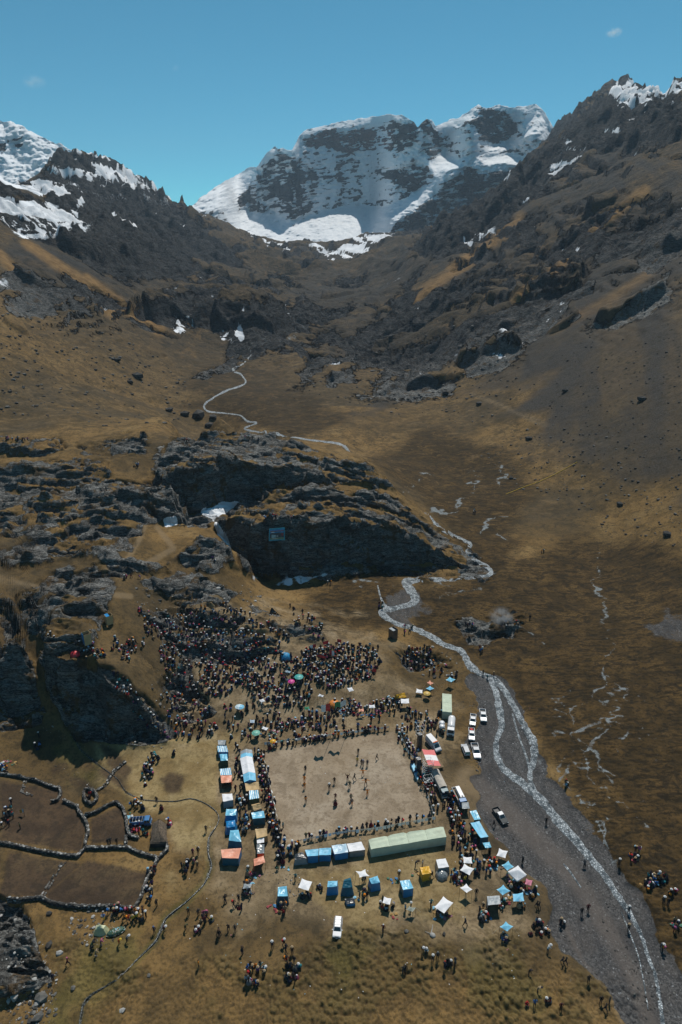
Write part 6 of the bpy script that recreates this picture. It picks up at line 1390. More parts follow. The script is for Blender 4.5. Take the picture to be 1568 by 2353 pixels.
strew([[(1100, 1040), (1250, 960), (1568, 1000), (1568, 1260), (1400, 1230), (1250, 1130), (1150, 1120)]], 1300, .08, .75, (1, 1, 0), True)
strew([[(640, 880), (900, 760), (1200, 720), (1200, 900), (1080, 1000), (800, 930)]], 800, .1, .8, (1, 1, 0), True)
strew([[(1200, 900), (1568, 560), (1568, 1000), (1300, 1000)]], 700, .08, .6, (1, 1), True)
strew([[(0, 2070), (60, 2090), (140, 2250), (100, 2340), (0, 2320)], [(180, 2080), (260, 2090), (270, 2170), (220, 2200), (150, 2130)], [(40, 2280), (130, 2270), (130, 2353), (0, 2353)]], 800, .08, .42, (0, 1, 1, 2))
strew([[(90, 1650), (280, 1700), (400, 1690), (380, 1720), (200, 1720), (100, 1690)], [(120, 1755), (190, 1775), (230, 1815), (180, 1800)], [(600, 2000), (700, 2010), (720, 2080), (640, 2080)]], 260, .08, .3, (0, 1, 1, 2))
strew([[(340, 1560), (430, 1520), (470, 1620), (430, 1670), (370, 1640)], [(920, 1480), (1040, 1490), (1060, 1560), (940, 1560)], [(300, 1350), (560, 1340), (700, 1450), (560, 1520), (340, 1440)]], 500, .2, .8, (0, 0, 1, 2))
sst = scatter_mesh('stones', it, (STONE, STONE2, STONE3)); sst['kind'] = 'stuff'
it = []
strew([[(1062, 1790), (1100, 1800), (1180, 1900), (1260, 2000), (1300, 2150), (1420, 2300), (1480, 2353), (1440, 2353), (1380, 2250), (1290, 2160), (1250, 2020), (1160, 1960), (1090, 1850)], [(1060, 1600), (1120, 1580), (1140, 1700), (1150, 1800), (1090, 1780)], [(1180, 1650), (1240, 1720), (1400, 2000), (1560, 2300), (1520, 2300), (1330, 1950), (1250, 1840)], [(1330, 2000), (1420, 2080), (1540, 2340), (1480, 2340)]], 2200, .05, .26, (1, 1, 1, 1, 0))
gst = scatter_mesh('gravel_stones', it, (STONE, STONE2, STONE3)); gst['kind'] = 'stuff'

# stream: pale icy water over cobbles
WATER, nt_, b_ = nmat('stream_water'); q_ = NB(nt_)
vc = q_.voro(2.3, 'DISTANCE_TO_EDGE'); fo = q_.ramp(vc, .06, .26); ns = q_.ramp(q_.noise(.8, 6, .75), .42, .55); n3 = q_.ramp(q_.noise(4.0, 4, .7), .3, .6)
mk = q_.math('MULTIPLY', fo, q_.math('MULTIPLY', ns, n3))
mk = q_.math('ADD', q_.math('MULTIPLY', ns, .16), q_.math('MULTIPLY', mk, .90))
q_.l(q_.mix(mk, (0.035, 0.050, 0.060), (0.68, 0.73, 0.76)), b_.inputs['Base Color']); b_.inputs['Roughness'].default_value = .38; b_.inputs['Specular IOR Level'].default_value = .5
q_.l(q_.bump(q_.math('ADD', vc, q_.noise(2.5, 4, .7)), .9, .3), b_.inputs['Normal'])
def ribbon(name, pts, lift=.06, jit=1.0, sub=14):
    P = np.array(pts, float); n = len(P); C = []
    for i in range(n - 1):                                        # smooth line through the points
        p0, p1, p2, p3 = P[max(i - 1, 0)], P[i], P[i + 1], P[min(i + 2, n - 1)]
        for k in range(sub):
            t = k / sub; C.append(.5 * ((2 * p1) + (-p0 + p2) * t + (2 * p0 - 5 * p1 + 4 * p2 - p3) * t * t + (-p0 + 3 * p1 - 3 * p2 + p3) * t ** 3))
    C.append(P[-1]); C = np.array(C); V = []; m = 5
    tn = np.gradient(C[:, :2], axis=0); tn /= np.maximum(np.hypot(tn[:, 0], tn[:, 1])[:, None], 1e-6); nn = np.c_[-tn[:, 1], tn[:, 0]]
    s = np.arange(len(C)); wl_ = 1 + jit * .35 * fbm(s / 3.7, s * 0 + 2, 3, 5); wr_ = 1 + jit * .35 * fbm(s / 3.3, s * 0 + 9, 3, 6)
    rc0 = np.array([math.hypot(*hit(c[0], c[1])[:2]) for c in C]); rc = np.array([np.median(rc0[max(0, i - 7):i + 8]) for i in range(len(C))])
    def along(u, v, r):
        p = hit(u, v)
        if abs(math.hypot(p[0], p[1]) / r - 1) > .035:
            a, b, t = ray(u, v); return (a * r, b * r, gz_at(a * r, b * r))
        return p
    for i in range(len(C)):
        row = []
        for j in range(m + 1):
            f = j / m * 2 - 1; w = C[i, 2] * .39 * (wl_[i] if f < 0 else wr_[i]); u, v = C[i, :2] + nn[i] * w * f; p = pr(u, v, rc[i] * (1.0 if len(C) < 0 else 1.0)) if False else along(u, v, rc[i])
            row.append((p[0], p[1], p[2] + lift - (.10 if j in (0, m) else 0)))
        V.append(row)
    W_ = np.array(V)
    for _ in range(2):
        Wm = np.stack([np.median(np.stack([np.roll(W_, k, 0) for k in range(-4, 5)]), 0)])[0]; bad = np.linalg.norm(W_ - Wm, axis=2) > np.maximum(1.2, .035 * np.hypot(Wm[..., 0], Wm[..., 1])); bad[:4] = bad[-4:] = False; W_[bad] = Wm[bad]
    zc = np.median(np.stack([np.roll(W_[..., 2], k, 0) for k in range(-4, 5)]), 0); zc[:4] = W_[:4, :, 2]; zc[-4:] = W_[-4:, :, 2]; W_[..., 2] = np.minimum(W_[..., 2], zc + .4)
    for _ in range(3): W_[1:-1, :, 2] = (W_[:-2, :, 2] + W_[1:-1, :, 2] * 2 + W_[2:, :, 2]) / 4
    V = [tuple(p) for row in W_ for p in row]; F = [(i * (m + 1) + j, i * (m + 1) + j + 1, (i + 1) * (m + 1) + j + 1, (i + 1) * (m + 1) + j) for i in range(len(C) - 1) for j in range(m)]
    return tag(link(name, raw_mesh(name, V, F, WATER, smooth=True)), kind='structure')
ribbon('stream', [(578, 815, 2.3), (560, 835, 3.9), (535, 850, 5.5), (555, 862, 4.7), (563, 882, 4.7), (520, 898, 5.5), (490, 915, 4.7), (470, 930, 5.5), (478, 945, 4.7), (520, 950, 3.9), (553, 955, 3.9), (568, 968, 5.5), (590, 972, 3.9), (562, 985, 5.5), (590, 992, 4.7), (640, 1000, 4.7), (720, 1012, 4.7), (770, 1018, 5.5), (792, 1026, 7.0), (803, 1040, 6.2)], .12, 1.9)
ribbon('stream', [(985, 1180, 3), (1003, 1205, 8), (1030, 1225, 10), (1062, 1240, 9), (1082, 1252, 12), (1074, 1268, 10), (1095, 1288, 12), (1122, 1305, 12), (1128, 1318, 12), (1100, 1326, 10), (1040, 1332, 10), (980, 1332, 16), (935, 1338, 24), (948, 1362, 26), (955, 1382, 22), (925, 1394, 14), (885, 1402, 18), (880, 1412, 18), (910, 1432, 12), (955, 1446, 16), (990, 1462, 18), (1020, 1480, 14), (1058, 1495, 16), (1072, 1515, 18), (1085, 1535, 22), (1110, 1550, 18), (1140, 1562, 16)], .10)
ribbon('stream', [(868, 1345, 4), (876, 1375, 6), (890, 1398, 9)], .08)
ribbon('stream', [(1128, 1560, 18), (1140, 1590, 18), (1148, 1630, 20), (1152, 1670, 18), (1142, 1700, 16), (1142, 1735, 18), (1162, 1770, 20), (1200, 1800, 22), (1235, 1830, 24), (1262, 1858, 22)], .10)
ribbon('stream', [(1140, 1562, 14), (1162, 1590, 18), (1182, 1625, 16), (1205, 1670, 20), (1228, 1712, 26), (1226, 1750, 18), (1218, 1785, 14), (1228, 1815, 12), (1248, 1842, 16)], .10)
ribbon('stream', [(1178, 1640, 5), (1192, 1690, 6), (1210, 1740, 7), (1222, 1790, 9)], .08)
ribbon('stream', [(1242, 1835, 24), (1262, 1860, 24), (1290, 1895, 26), (1325, 1935, 24), (1360, 1975, 22), (1392, 2015, 18), (1420, 2058, 18), (1448, 2100, 14), (1468, 2140, 10)], .10)
ribbon('stream', [(1462, 2120, 8), (1478, 2160, 14), (1490, 2200, 11), (1505, 2240, 12), (1515, 2290, 14), (1522, 2340, 14), (1528, 2400, 14)], .06)
ribbon('stream', [(1428, 2095, 3), (1450, 2150, 5), (1468, 2200, 4), (1480, 2260, 5), (1490, 2320, 4)], .05)
ribbon('stream', [(1295, 1985, 4), (1308, 2000, 8), (1322, 2020, 5), (1335, 2040, 6)], .05)

# ================================================================ AIR, CLOUD WISPS
hz = bpy.data.materials.new('haze'); hz.use_nodes = True; n_ = hz.node_tree; n_.nodes.clear(); v_ = n_.nodes.new('ShaderNodeVolumePrincipled'); v_.inputs['Color'].default_value = (0.62, 0.82, 1.0, 1); v_.inputs['Density'].default_value = 0.000072; v_.inputs['Anisotropy'].default_value = 0.0
o_ = n_.nodes.new('ShaderNodeOutputMaterial'); n_.links.new(v_.outputs[0], o_.inputs['Volume'])
b = MB().box((0, 0, 426), (11400, 11400, 866)); tag(b.build('haze', hz), kind='stuff')

z6 = Z(1730, 3096, 1000 / 1568); z5 = Z(800, 3096, 1000 / 1568)
def wisp(u, v, r, w, h, dens, name='cloud', noise=.02):
    c = Vector(pr(u, v, r)); m = bpy.data.materials.new(name); m.use_nodes = True; nt = m.node_tree; nt.nodes.clear(); q = NB(nt); vo = nt.nodes.new('ShaderNodeVolumePrincipled'); vo.inputs['Color'].default_value = (1, 1, 1, 1); vo.inputs['Anisotropy'].default_value = .3
    gr = q.n('ShaderNodeVectorMath'); gr.operation = 'LENGTH'; tc = q.n('ShaderNodeTexCoord'); mp = q.n('ShaderNodeMapping'); mp.inputs['Scale'].default_value = (2 / w, 2 / w, 2 / h); q.l(tc.outputs['Object'], mp.inputs[0]); q.l(mp.outputs[0], gr.inputs[0])
    d = q.math('MULTIPLY', q.ramp(gr.outputs['Value'], 1.0, .2), q.ramp(q.noise(noise, 4, .6), .42, .62)); q.l(q.math('MULTIPLY', d, dens), vo.inputs['Density']); o_ = q.n('ShaderNodeOutputMaterial'); q.l(vo.outputs[0], o_.inputs['Volume'])
    b = MB().lathe([(.05, -1), (.5, -.86), (.86, -.5), (1, 0), (.86, .5), (.5, .86), (.05, 1)], n=12); o = link(name, raw_mesh(name, [(x * w / 2, y * w / 2, z * h / 2) for x, y, z in b.V], b.F, m)); o.location = c; return tag(o, kind='stuff')
wisp(1411, 75, 9000, 210, 110, .010, noise=.02); wisp(78, 188, 9000, 330, 150, .0025, noise=.012); wisp(404, 156, 9000, 120, 90, .002, noise=.02)
wisp(1152, 1418, math.hypot(*hit(1165, 1436)[:2]) - 1, 9, 8, .35, 'smoke', .45)
# yellow hose over the slope, sacks of bottles, heaps of goods
HOSE = plain('yellow_hose', (0.55, 0.36, 0.04), .6)
P = [Vector(hit(u, v)) for u, v in ((1163, 1136), (1200, 1121), (1240, 1107), (1280, 1088), (1327, 1062))]; r = empty('hose', P[0]); tag(r, 'long straight yellow hose lying up the right hand slope', 'hose'); b = MB()
for a_, b2 in zip(P[:-1], P[1:]): b.tube(a_ - P[0] + Vector((0, 0, .15)), b2 - P[0] + Vector((0, 0, .15)), .13, 6)
b.build('tube', HOSE, r)
GOOD = [cloth('goods_' + n, c, .7) for n, c in (('blue', (.04, .16, .32)), ('white', (.5, .5, .48)), ('red', (.26, .035, .04)), ('green', (.04, .13, .08)), ('pink', (.34, .13, .18)), ('amber', (.34, .20, .06)), ('brown', (.12, .07, .04)), ('sky', (.2, .45, .6)))]
GN_ = ['blue', 'white', 'red', 'green', 'pink', 'amber', 'brown', 'sky blue']
HUSED = set()
def heap(u, v, n, sp, place, i):
    p = hit(u, v); r = empty('goods_heap', p); c = [rw.randrange(8) for _ in range(2)]
    nm = GN_[c[0]] if c[0] == c[1] else GN_[c[0]] + ' and ' + GN_[c[1]]
    SZ = ('low', 'small', 'spread out', 'tight', 'tall', 'loose', 'lopsided')
    lb = next(q for q in ['heap of ' + nm + ' bundles ' + place] + [w + ' heap of ' + nm + ' bundles ' + place for w in SZ] if q not in HUSED); HUSED.add(lb)
    tag(r, lb, 'goods', 'heaps of goods on the ground')
    for k in range(n):
        s = rw.uniform(.2, .36); x, y = rw.gauss(0, sp), rw.gauss(0, sp * .7); o = link('bundle', HEAPM[c[k % 2]][k % 3], r); o.location = (x, y, gz_at(p[0] + x, p[1] + y) - p[2] + s * .3); o.scale = (s * rw.uniform(.8, 1.5), s, s * .6); o.rotation_euler = (0, 0, rw.uniform(0, 6))
HEAPM = [[rock_mesh('bundle', 40 + 3 * i + j, GOOD[i], .8) for j in range(3)] for i in range(8)]
HP = [(z, x, y, pl) for z, pl, pts in ((zU, 'at the food stalls left of the flags', ((620, 1075), (700, 1030), (790, 1030), (860, 1080), (560, 1160), (660, 1160), (740, 1150), (870, 1140), (1040, 1070), (1200, 1150))), (zU, 'beyond the far left pitch corner', ((350, 1240), (470, 1230), (260, 1290), (440, 1300))), (zV, 'in the seller row beyond the pitch', ((660, 820), (740, 820), (830, 800), (900, 770), (960, 770), (1040, 740), (500, 830), (590, 840), (250, 760), (390, 720))), (zV, 'beside the yellow tent', ((980, 590), (1040, 600), (1110, 620), (1000, 550))),
      (zW, 'under the white awnings of the lower market', ((490, 540), (560, 560), (440, 620), (170, 1060), (250, 1100), (330, 1090), (1180, 560), (1250, 640), (1300, 690))), (zW, 'beside the tall grey stall', ((840, 1020), (830, 1100), (870, 1140), (1100, 900), (1180, 840))), (zW, 'near the big white pavilion', ((960, 350), (1000, 420), (1080, 450), (1440, 740), (1480, 800))), (zH, 'by the lower tents', ((1010, 470), (720, 1130), (110, 800), (690, 570))), (zF, 'by the narrow blue tent', ((90, 1120), (150, 1180), (175, 1050), (280, 420))), (z5, 'below the salmon stall', ((330, 650), (345, 640), (310, 690), (300, 740))), (z6, 'on the right bank', ((1420, 690), (1340, 690), (1280, 540), (1500, 950))), (zN, 'in the yard of the blue lorry', ((330, 560), (380, 620), (330, 720), (330, 850))), (zO, 'above the upper fold', ((80, 390), (140, 380), (220, 410), (40, 450)))) for x, y in pts]
for i, (z, x, y, pl) in enumerate(HP): heap(*z(x, y), rw.randint(3, 6), .55, pl, i)
p = hit(*zL(860, 430)); r = empty('bottle_bundle', p, R_(25)); tag(r, 'long netted bundle of green and white plastic bottles beside cream tent', 'bottles')
MB().lathe([(.5, -.1), (.75, .25), (.6, .6), (.2, .8)], n=10, sx=2.2).build('net', DGREEN, r); it2 = []
for k in range(150):
    a_ = rw.uniform(0, 6.28); q = rw.uniform(0, 1) ** .5; it2.append((1.6 * q * math.cos(a_), .7 * q * math.sin(a_), .2 + .62 * (1 - q * q), .14, .09, .09, rw.uniform(0, 6), rw.randrange(9), rw.choice((0, 1, 1, 2, 3))))
bs = scatter_mesh('bottles', it2, (GOOD[3], GOOD[1], GOOD[5], GOOD[7]), r); bs['kind'] = 'stuff'
p = hit(*zH(1300, 1425)); r = empty('fallen_trunk', p, R_(-35), .55); tag(r, 'bleached dead trunk with a thin branch lying on the turf', 'dead trunk')
MB().lathe([(.15, -.05), (.8, .1), (.75, .45), (.3, .7)], n=9, sx=1.3).build('stump', STONE3, r, True); MB().tube((-.6, .2, .25), (-1.6, 3.2, .12), .16, 6, .07).build('branch', STONE3, r); MB().tube((-.7, 0, .25), (-2.6, -.2, .12), .13, 6, .06).build('branch', STONE3, r)
# litter: paper and plastic scraps
it = []
for k in range(170):
    u = rs.uniform(430, 1220); v = rs.uniform(1600, 2300); p = hit(u, v); s = rs.uniform(.05, .12); it.append((p[0], p[1], p[2] + .03, s, s * .7, s * .3, rs.uniform(0, 6), rs.randrange(9), rs.choice((0, 0, 0, 1, 2))))
lt = scatter_mesh('litter', it, (WHITE, SKYC, PINK)); lt['kind'] = 'stuff'

BROOKW, nt_, b_ = nmat('brook_water'); q_ = NB(nt_); q_.l(q_.mix(q_.math('MULTIPLY', q_.ramp(q_.noise(1.6, 5, .75), .46, .6), q_.ramp(q_.noise(6, 3, .7), .4, .6)), (.018, .022, .021), (.20, .22, .225)), b_.inputs['Base Color']); b_.inputs['Roughness'].default_value = .25; q_.l(q_.bump(q_.noise(5, 3), .6, .1), b_.inputs['Normal'])
_w = WATER; WATER = BROOKW
ribbon('brook', [(168, 1690, 1.4), (185, 1722, 1.4), (228, 1758, 1.7), (268, 1788, 1.6), (290, 1818, 1.6), (330, 1837, 1.7), (400, 1841, 1.9), (440, 1835, 2.0), (478, 1849, 2.4), (502, 1872, 2.9), (499, 1895, 2.6), (480, 1925, 2.9), (479, 1960, 3.6), (486, 1990, 4.0), (468, 2032, 3.3), (430, 2070, 3.0), (382, 2110, 2.9), (358, 2160, 2.9), (320, 2200, 2.9), (268, 2250, 2.9), (212, 2284, 2.9), (190, 2312, 2.9), (178, 2390, 2.9)], .05, 1.6, 10)
ribbon('brook', [(60, 1330, 2), (95, 1500, 2.2), (140, 1600, 2.2), (160, 1660, 2.2), (170, 1695, 2.2)], .05, 1.4, 8) if False else None
WATER = _w
# ================================================================ PEOPLE
JN = dict(pel=(0, 0, .94, .150), wai=(0, 0, 1.10, .130), che=(0, .0, 1.30, .150), nec=(0, .0, 1.475, .060), hea=(0, -.015, 1.585, .098), top=(0, -.005, 1.69, .070),
          sl=(-.19, 0, 1.405, .066), el=(-.255, .03, 1.14, .050), hl=(-.262, -.05, .90, .040), sr=(.19, 0, 1.405, .066), er=(.255, .03, 1.14, .050), hr=(.262, -.05, .90, .040),
          pl=(-.095, 0, .90, .098), kl=(-.10, -.01, .49, .070), al=(-.10, .02, .10, .050), tl=(-.105, -.12, .05, .045), prr=(.095, 0, .90, .098), kr=(.10, -.01, .49, .070), ar=(.10, .02, .10, .050), tr=(.105, -.12, .05, .045))
BONES = [('pel', 'wai', 0), ('wai', 'che', 0), ('che', 'nec', 0), ('nec', 'hea', 1), ('hea', 'top', 1), ('che', 'sl', 0), ('sl', 'el', 0), ('el', 'hl', 0), ('che', 'sr', 0), ('sr', 'er', 0), ('er', 'hr', 0),
         ('pel', 'pl', 2), ('pl', 'kl', 2), ('kl', 'al', 2), ('al', 'tl', 3), ('pel', 'prr', 2), ('prr', 'kr', 2), ('kr', 'ar', 2), ('ar', 'tr', 3)]
POSES = {
    'standing': {},
    'hands_together': dict(el=(-.27, .02, 1.15), hl=(-.05, -.22, 1.10), er=(.27, .02, 1.15), hr=(.05, -.22, 1.12)),
    'walking': dict(kl=(-.10, -.22, .53), al=(-.10, -.26, .12), tl=(-.10, -.40, .10), kr=(.10, .10, .50), ar=(.10, .34, .16), tr=(.10, .26, .05), el=(-.26, .14, 1.16), hl=(-.25, .16, .92), er=(.26, -.08, 1.16), hr=(.25, -.22, .98)),
    'arms_out': dict(el=(-.46, -.02, 1.34), hl=(-.70, -.05, 1.36), er=(.46, -.02, 1.34), hr=(.70, -.05, 1.30), kl=(-.16, -.06, .50), al=(-.20, 0, .10), tl=(-.24, -.14, .05), kr=(.16, -.06, .50), ar=(.20, 0, .10), tr=(.24, -.14, .05)),
    'arms_up': dict(el=(-.36, 0, 1.62), hl=(-.34, -.04, 1.88), er=(.36, 0, 1.62), hr=(.34, -.04, 1.88)),
    'stooping': dict(wai=(0, -.06, 1.08), che=(0, -.20, 1.24), nec=(0, -.34, 1.36), hea=(0, -.42, 1.44), top=(0, -.46, 1.54), sl=(-.19, -.22, 1.30), el=(-.26, -.30, 1.06), hl=(-.16, -.46, .96), sr=(.19, -.22, 1.30), er=(.26, -.30, 1.06), hr=(.16, -.46, .96)),
    'sitting': dict(pel=(0, 0, .20), wai=(0, -.02, .36), che=(0, -.06, .56), nec=(0, -.08, .735), hea=(0, -.11, .845), top=(0, -.10, .95), sl=(-.19, -.06, .665), el=(-.27, -.12, .43), hl=(-.16, -.36, .44), sr=(.19, -.06, .665), er=(.27, -.12, .43), hr=(.16, -.36, .44),
                    pl=(-.10, -.04, .19), kl=(-.17, -.40, .42), al=(-.14, -.42, .09), tl=(-.14, -.56, .05), prr=(.10, -.04, .19), kr=(.17, -.40, .42), ar=(.14, -.42, .09), tr=(.14, -.56, .05)),
}
def jpos(pose):
    P = {k: list(v) for k, v in JN.items()}
    for k, v in POSES[pose].items(): P[k][:3] = v
    return P
def body_mesh(pose, level):
    P = jpos(pose); names = list(P); me = bpy.data.meshes.new('tmp'); me.from_pydata([P[k][:3] for k in names], [(names.index(a), names.index(b)) for a, b, _ in BONES], [])
    o = bpy.data.objects.new('tmp', me); COL.objects.link(o); o.modifiers.new('s', 'SKIN').use_smooth_shade = True
    for i, k in enumerate(names):
        r = P[k][3]; sv = me.skin_vertices[0].data[i]; sv.radius = (r * (1.0), r * (.78 if k in ('che', 'wai', 'pel') else 1)); sv.use_root = k == 'pel'
    if level: s = o.modifiers.new('d', 'SUBSURF'); s.levels = s.render_levels = level
    else: s = o.modifiers.new('d', 'DECIMATE'); s.ratio = .55
    dg = bpy.context.evaluated_depsgraph_get(); dg.update(); out = bpy.data.meshes.new_from_object(o.evaluated_get(dg)); bpy.data.objects.remove(o)
    idx = []
    for f in out.polygons:
        c = f.center; best = 9; bi = 0
        for a, b, m in BONES:
            A, B = Vector(P[a][:3]), Vector(P[b][:3]); e = B - A; t = max(0, min(1, (c - A).dot(e) / max(e.length_squared, 1e-6))); d = (c - A - e * t).length / (P[a][3] * (1 - t) + P[b][3] * t)
            if d < best:
                best = d; bi = m
                if a in ('el', 'er') and t > .82: bi = 1
                if b == 'top' and t > .25: bi = 4
                if (a, b) == ('nec', 'hea') and (c.y - A.y) > .03: bi = 4
        idx.append(bi)
    out.polygons.foreach_set('use_smooth', np.ones(len(out.polygons), bool))
    return out, idx
def omat(name, attr, rough=.8):
    m, nt, b = nmat(name); q = NB(nt)
    if attr == 'color': t = q.n('ShaderNodeObjectInfo').outputs['Color']
    else: t = q.attr(attr, 'OBJECT').outputs['Color']
    c = q.mix(q.ramp(q.noise(5, 3), .3, .7, .0, .35), t, (0.02, 0.02, 0.02)); q.l(c, b.inputs['Base Color']); b.inputs['Roughness'].default_value = rough; b.inputs['Specular IOR Level'].default_value = .15
    return m
JACKET = omat('jacket_cloth', 'color'); LOWER = omat('lower_cloth', 'lower'); SKIN = plain('skin', (0.20, 0.11, 0.07), .6); SHOE = plain('shoe', (.02, .018, .016), .6); HAIR = plain('hair', (.012, .010, .010), .6); HATM = omat('hat_cloth', 'color')
BODY = {}; LOWP = {}
for pose in POSES:
    m, idx = body_mesh(pose, 1); m.name = 'person_' + pose; [m.materials.append(x) for x in (JACKET, SKIN, LOWER, SHOE, HAIR)]; m.polygons.foreach_set('material_index', np.array(idx, np.int32)); BODY[pose] = m
    m, idx = body_mesh(pose, 0); m.calc_loop_triangles(); LOWP[pose] = (np.array([v.co for v in m.vertices]), np.array([t.vertices[:] for t in m.loop_triangles]), np.array([idx[t.polygon_index] for t in m.loop_triangles]))
def lathe_me(name, prof, n, mat, sx=1, sy=1):
    b = MB().lathe(prof, n=n, sx=sx, sy=sy); return raw_mesh(name, b.V, b.F, mat, smooth=True), b
HAT_ME, _hb = lathe_me('hat', [(.21, -.012), (.205, .012), (.115, .02), (.105, .10), (.05, .135)], 10, HATM)
CAP_ME, _cb = lathe_me('cap', [(.115, -.03), (.112, .05), (.06, .10)], 8, HATM)
SKIRT_ME, _sb = lathe_me('skirt', [(.40, .34), (.36, .55), (.24, .88), (.15, 1.04)], 12, LOWER)
PACK_ME, _pb = lathe_me('carrying_cloth', [(.05, -.24), (.19, -.14), (.22, .02), (.17, .17), (.05, .24)], 8, HATM)
PLATE = {'black': (.014, .014, .016), 'navy': (.014, .022, .05), 'charcoal': (.045, .047, .05), 'brown': (.07, .042, .024), 'maroon': (.11, .012, .02), 'dark green': (.018, .05, .03), 'grey': (.16, .165, .17), 'red': (.42, .022, .02), 'blue': (.03, .14, .38), 'pale blue': (.22, .40, .52),
         'white': (.58, .58, .58), 'orange': (.72, .22, .015), 'pink': (.50, .12, .22), 'teal': (.03, .20, .22), 'purple': (.10, .04, .16), 'tan': (.34, .25, .15), 'yellow': (.55, .38, .04), 'olive': (.09, .085, .03)}
DARKS = ['black'] * 6 + ['navy'] * 4 + ['charcoal'] * 4 + ['brown'] * 2 + ['maroon'] * 2 + ['dark green'] * 2 + ['grey'] * 2 + ['red', 'blue', 'pale blue', 'white', 'teal', 'purple', 'pink', 'tan', 'orange']
GAY = ['red', 'orange', 'blue', 'teal', 'yellow', 'pink', 'white', 'maroon', 'black', 'dark green', 'brown', 'pale blue']
LOWS = ['black'] * 5 + ['navy'] * 4 + ['charcoal'] * 3 + ['brown'] * 2 + ['grey', 'tan', 'maroon']
HATS = [('white', 'hat')] * 4 + [('tan', 'hat')] * 3 + [('black', 'hat')] * 3 + [('brown', 'hat')] * 2 + [(None, None)] * 7 + [('red', 'cap'), ('navy', 'cap'), ('black', 'cap'), ('white', 'cap'), ('pale blue', 'cap')]
PSC = 1.10
rp = random.Random(21)
used = {}
PLURAL = {'standing': 'standing', 'hands_together': 'standing with hands together', 'walking': 'walking', 'arms_out': 'with arms spread', 'arms_up': 'with both arms raised', 'stooping': 'stooping', 'sitting': 'sitting'}
def describe(j, l, hat, pose, sk, pk, place):
    h = ', ' + hat[0] + ' ' + hat[1] if hat[0] else ''
    return 'person in ' + j + ' top, ' + l + (' skirt' if sk else ' trousers') + h + (', with bundle' if pk else '') + ', ' + PLURAL[pose] + ' ' + place
def person(p, rz, pose, j, l, hat, place, group, sk=False, pk=False, sc=None):
    for _ in range(60):
        lb = describe(j, l, hat, pose, sk, pk, place)
        if lb not in used and len(lb.split()) <= 16: break
        if len(lb.split()) > 16: pk = False; hat = (None, None) if len(describe(j, l, hat, pose, sk, False, place).split()) > 16 else hat; continue
        l = rp.choice(LOWS + ['maroon', 'olive', 'purple', 'teal']); hat = rp.choice(HATS); pk = rp.random() < .2
    used[lb] = 1
    o = link('person', BODY[pose]); o.location = p; o.rotation_euler = (0, 0, rz); s = (sc or rp.uniform(.93, 1.06)) * PSC; o.scale = (s * 1.12, s * 1.12, s)
    o.color = PLATE[j] + (1,); o['lower'] = list(PLATE[l]) ; tag(o, lb, 'person', group)
    J = jpos(pose); t = J['top']; hd = J['hea']
    if hat[0]:
        h = link('hat', HAT_ME if hat[1] == 'hat' else CAP_ME, o); h.location = (hd[0], (hd[1] + t[1]) / 2, t[2] - .055); h.color = PLATE[hat[0]] + (1,)
    if sk:
        k = link('skirt', SKIRT_ME, o); k['lower'] = list(PLATE[l])
        if pose == 'sitting': k.scale = (1.1, 1.1, .38); k.location = (0, -.18, -.08)
    if pk:
        k = link('carrying_cloth', PACK_ME, o); c = J['che']; k.location = (c[0], c[1] + .22, c[2] - .05); k.color = PLATE[rp.choice(['pink', 'blue', 'red', 'teal', 'orange', 'white'])] + (1,)
    return o
# --- the crowd: (outline or ellipse, how many, palette, share sitting, place, group, facing)
PC = PITCH_W.mean(0)
CR = []
def area(poly, n, pal, sit, place, group, face='pitch', row=None): CR.append(('poly', poly, n, pal, sit, place, group, face))
def blob(u, v, ru, rv, n, pal, sit, place, group, face='in'): CR.append(('blob', (u, v, ru, rv), n, pal, sit, place, group, face))
def line(pts, w, n, pal, place, group, face='pitch', sit=0.0): CR.append(('line', (pts, w), n, pal, sit, place, group, face))
GHC = 'spectators crowding the rocky hillside'
area([(375, 1425), (440, 1405), (520, 1400), (545, 1440), (640, 1475), (650, 1500), (600, 1535), (560, 1560), (520, 1600), (440, 1600), (380, 1570), (365, 1490)], 620, DARKS, .65, 'on the rocky hillside', GHC)
area([(520, 1505), (640, 1520), (670, 1560), (695, 1605), (690, 1632), (600, 1622), (560, 1580)], 270, DARKS, .6, 'low on the hillside', GHC)
area([(692, 1500), (760, 1482), (868, 1488), (878, 1520), (850, 1562), (760, 1588), (700, 1560)], 620, DARKS, .45, 'in the dense crowd', GHC)
area([(640, 1500), (700, 1520), (720, 1600), (690, 1640), (650, 1560)], 90, DARKS, .5, 'in the middle of the hillside crowd', GHC)
area([(420, 1395), (520, 1392), (560, 1420), (540, 1440), (430, 1420)], 60, DARKS, .5, 'at the top of the hillside crowd', GHC)
area([(925, 1482), (990, 1492), (1002, 1535), (940, 1548), (918, 1515)], 60, DARKS, .5, 'on the slope beside the stream', GHC)
area([(258, 1545), (300, 1575), (350, 1640), (395, 1700), (372, 1700), (315, 1655), (268, 1590)], 130, DARKS, .6, 'along the cliff brink', GHC)
area([(360, 1600), (470, 1605), (505, 1670), (480, 1700), (400, 1695)], 110, DARKS, .4, 'at the hillside foot', GHC)
area([(310, 1400), (345, 1405), (375, 1470), (350, 1480)], 36, DARKS, .5, 'on the upper rocks', GHC)
area([(665, 1395), (740, 1430), (745, 1475), (680, 1450)], 46, DARKS, .3, 'above the dense crowd', GHC)
area([(520, 1390), (660, 1460), (690, 1490), (650, 1475), (540, 1420)], 40, DARKS, .4, 'above the hillside crowd', GHC)
GSL = 'people among the stalls beyond the pitch'
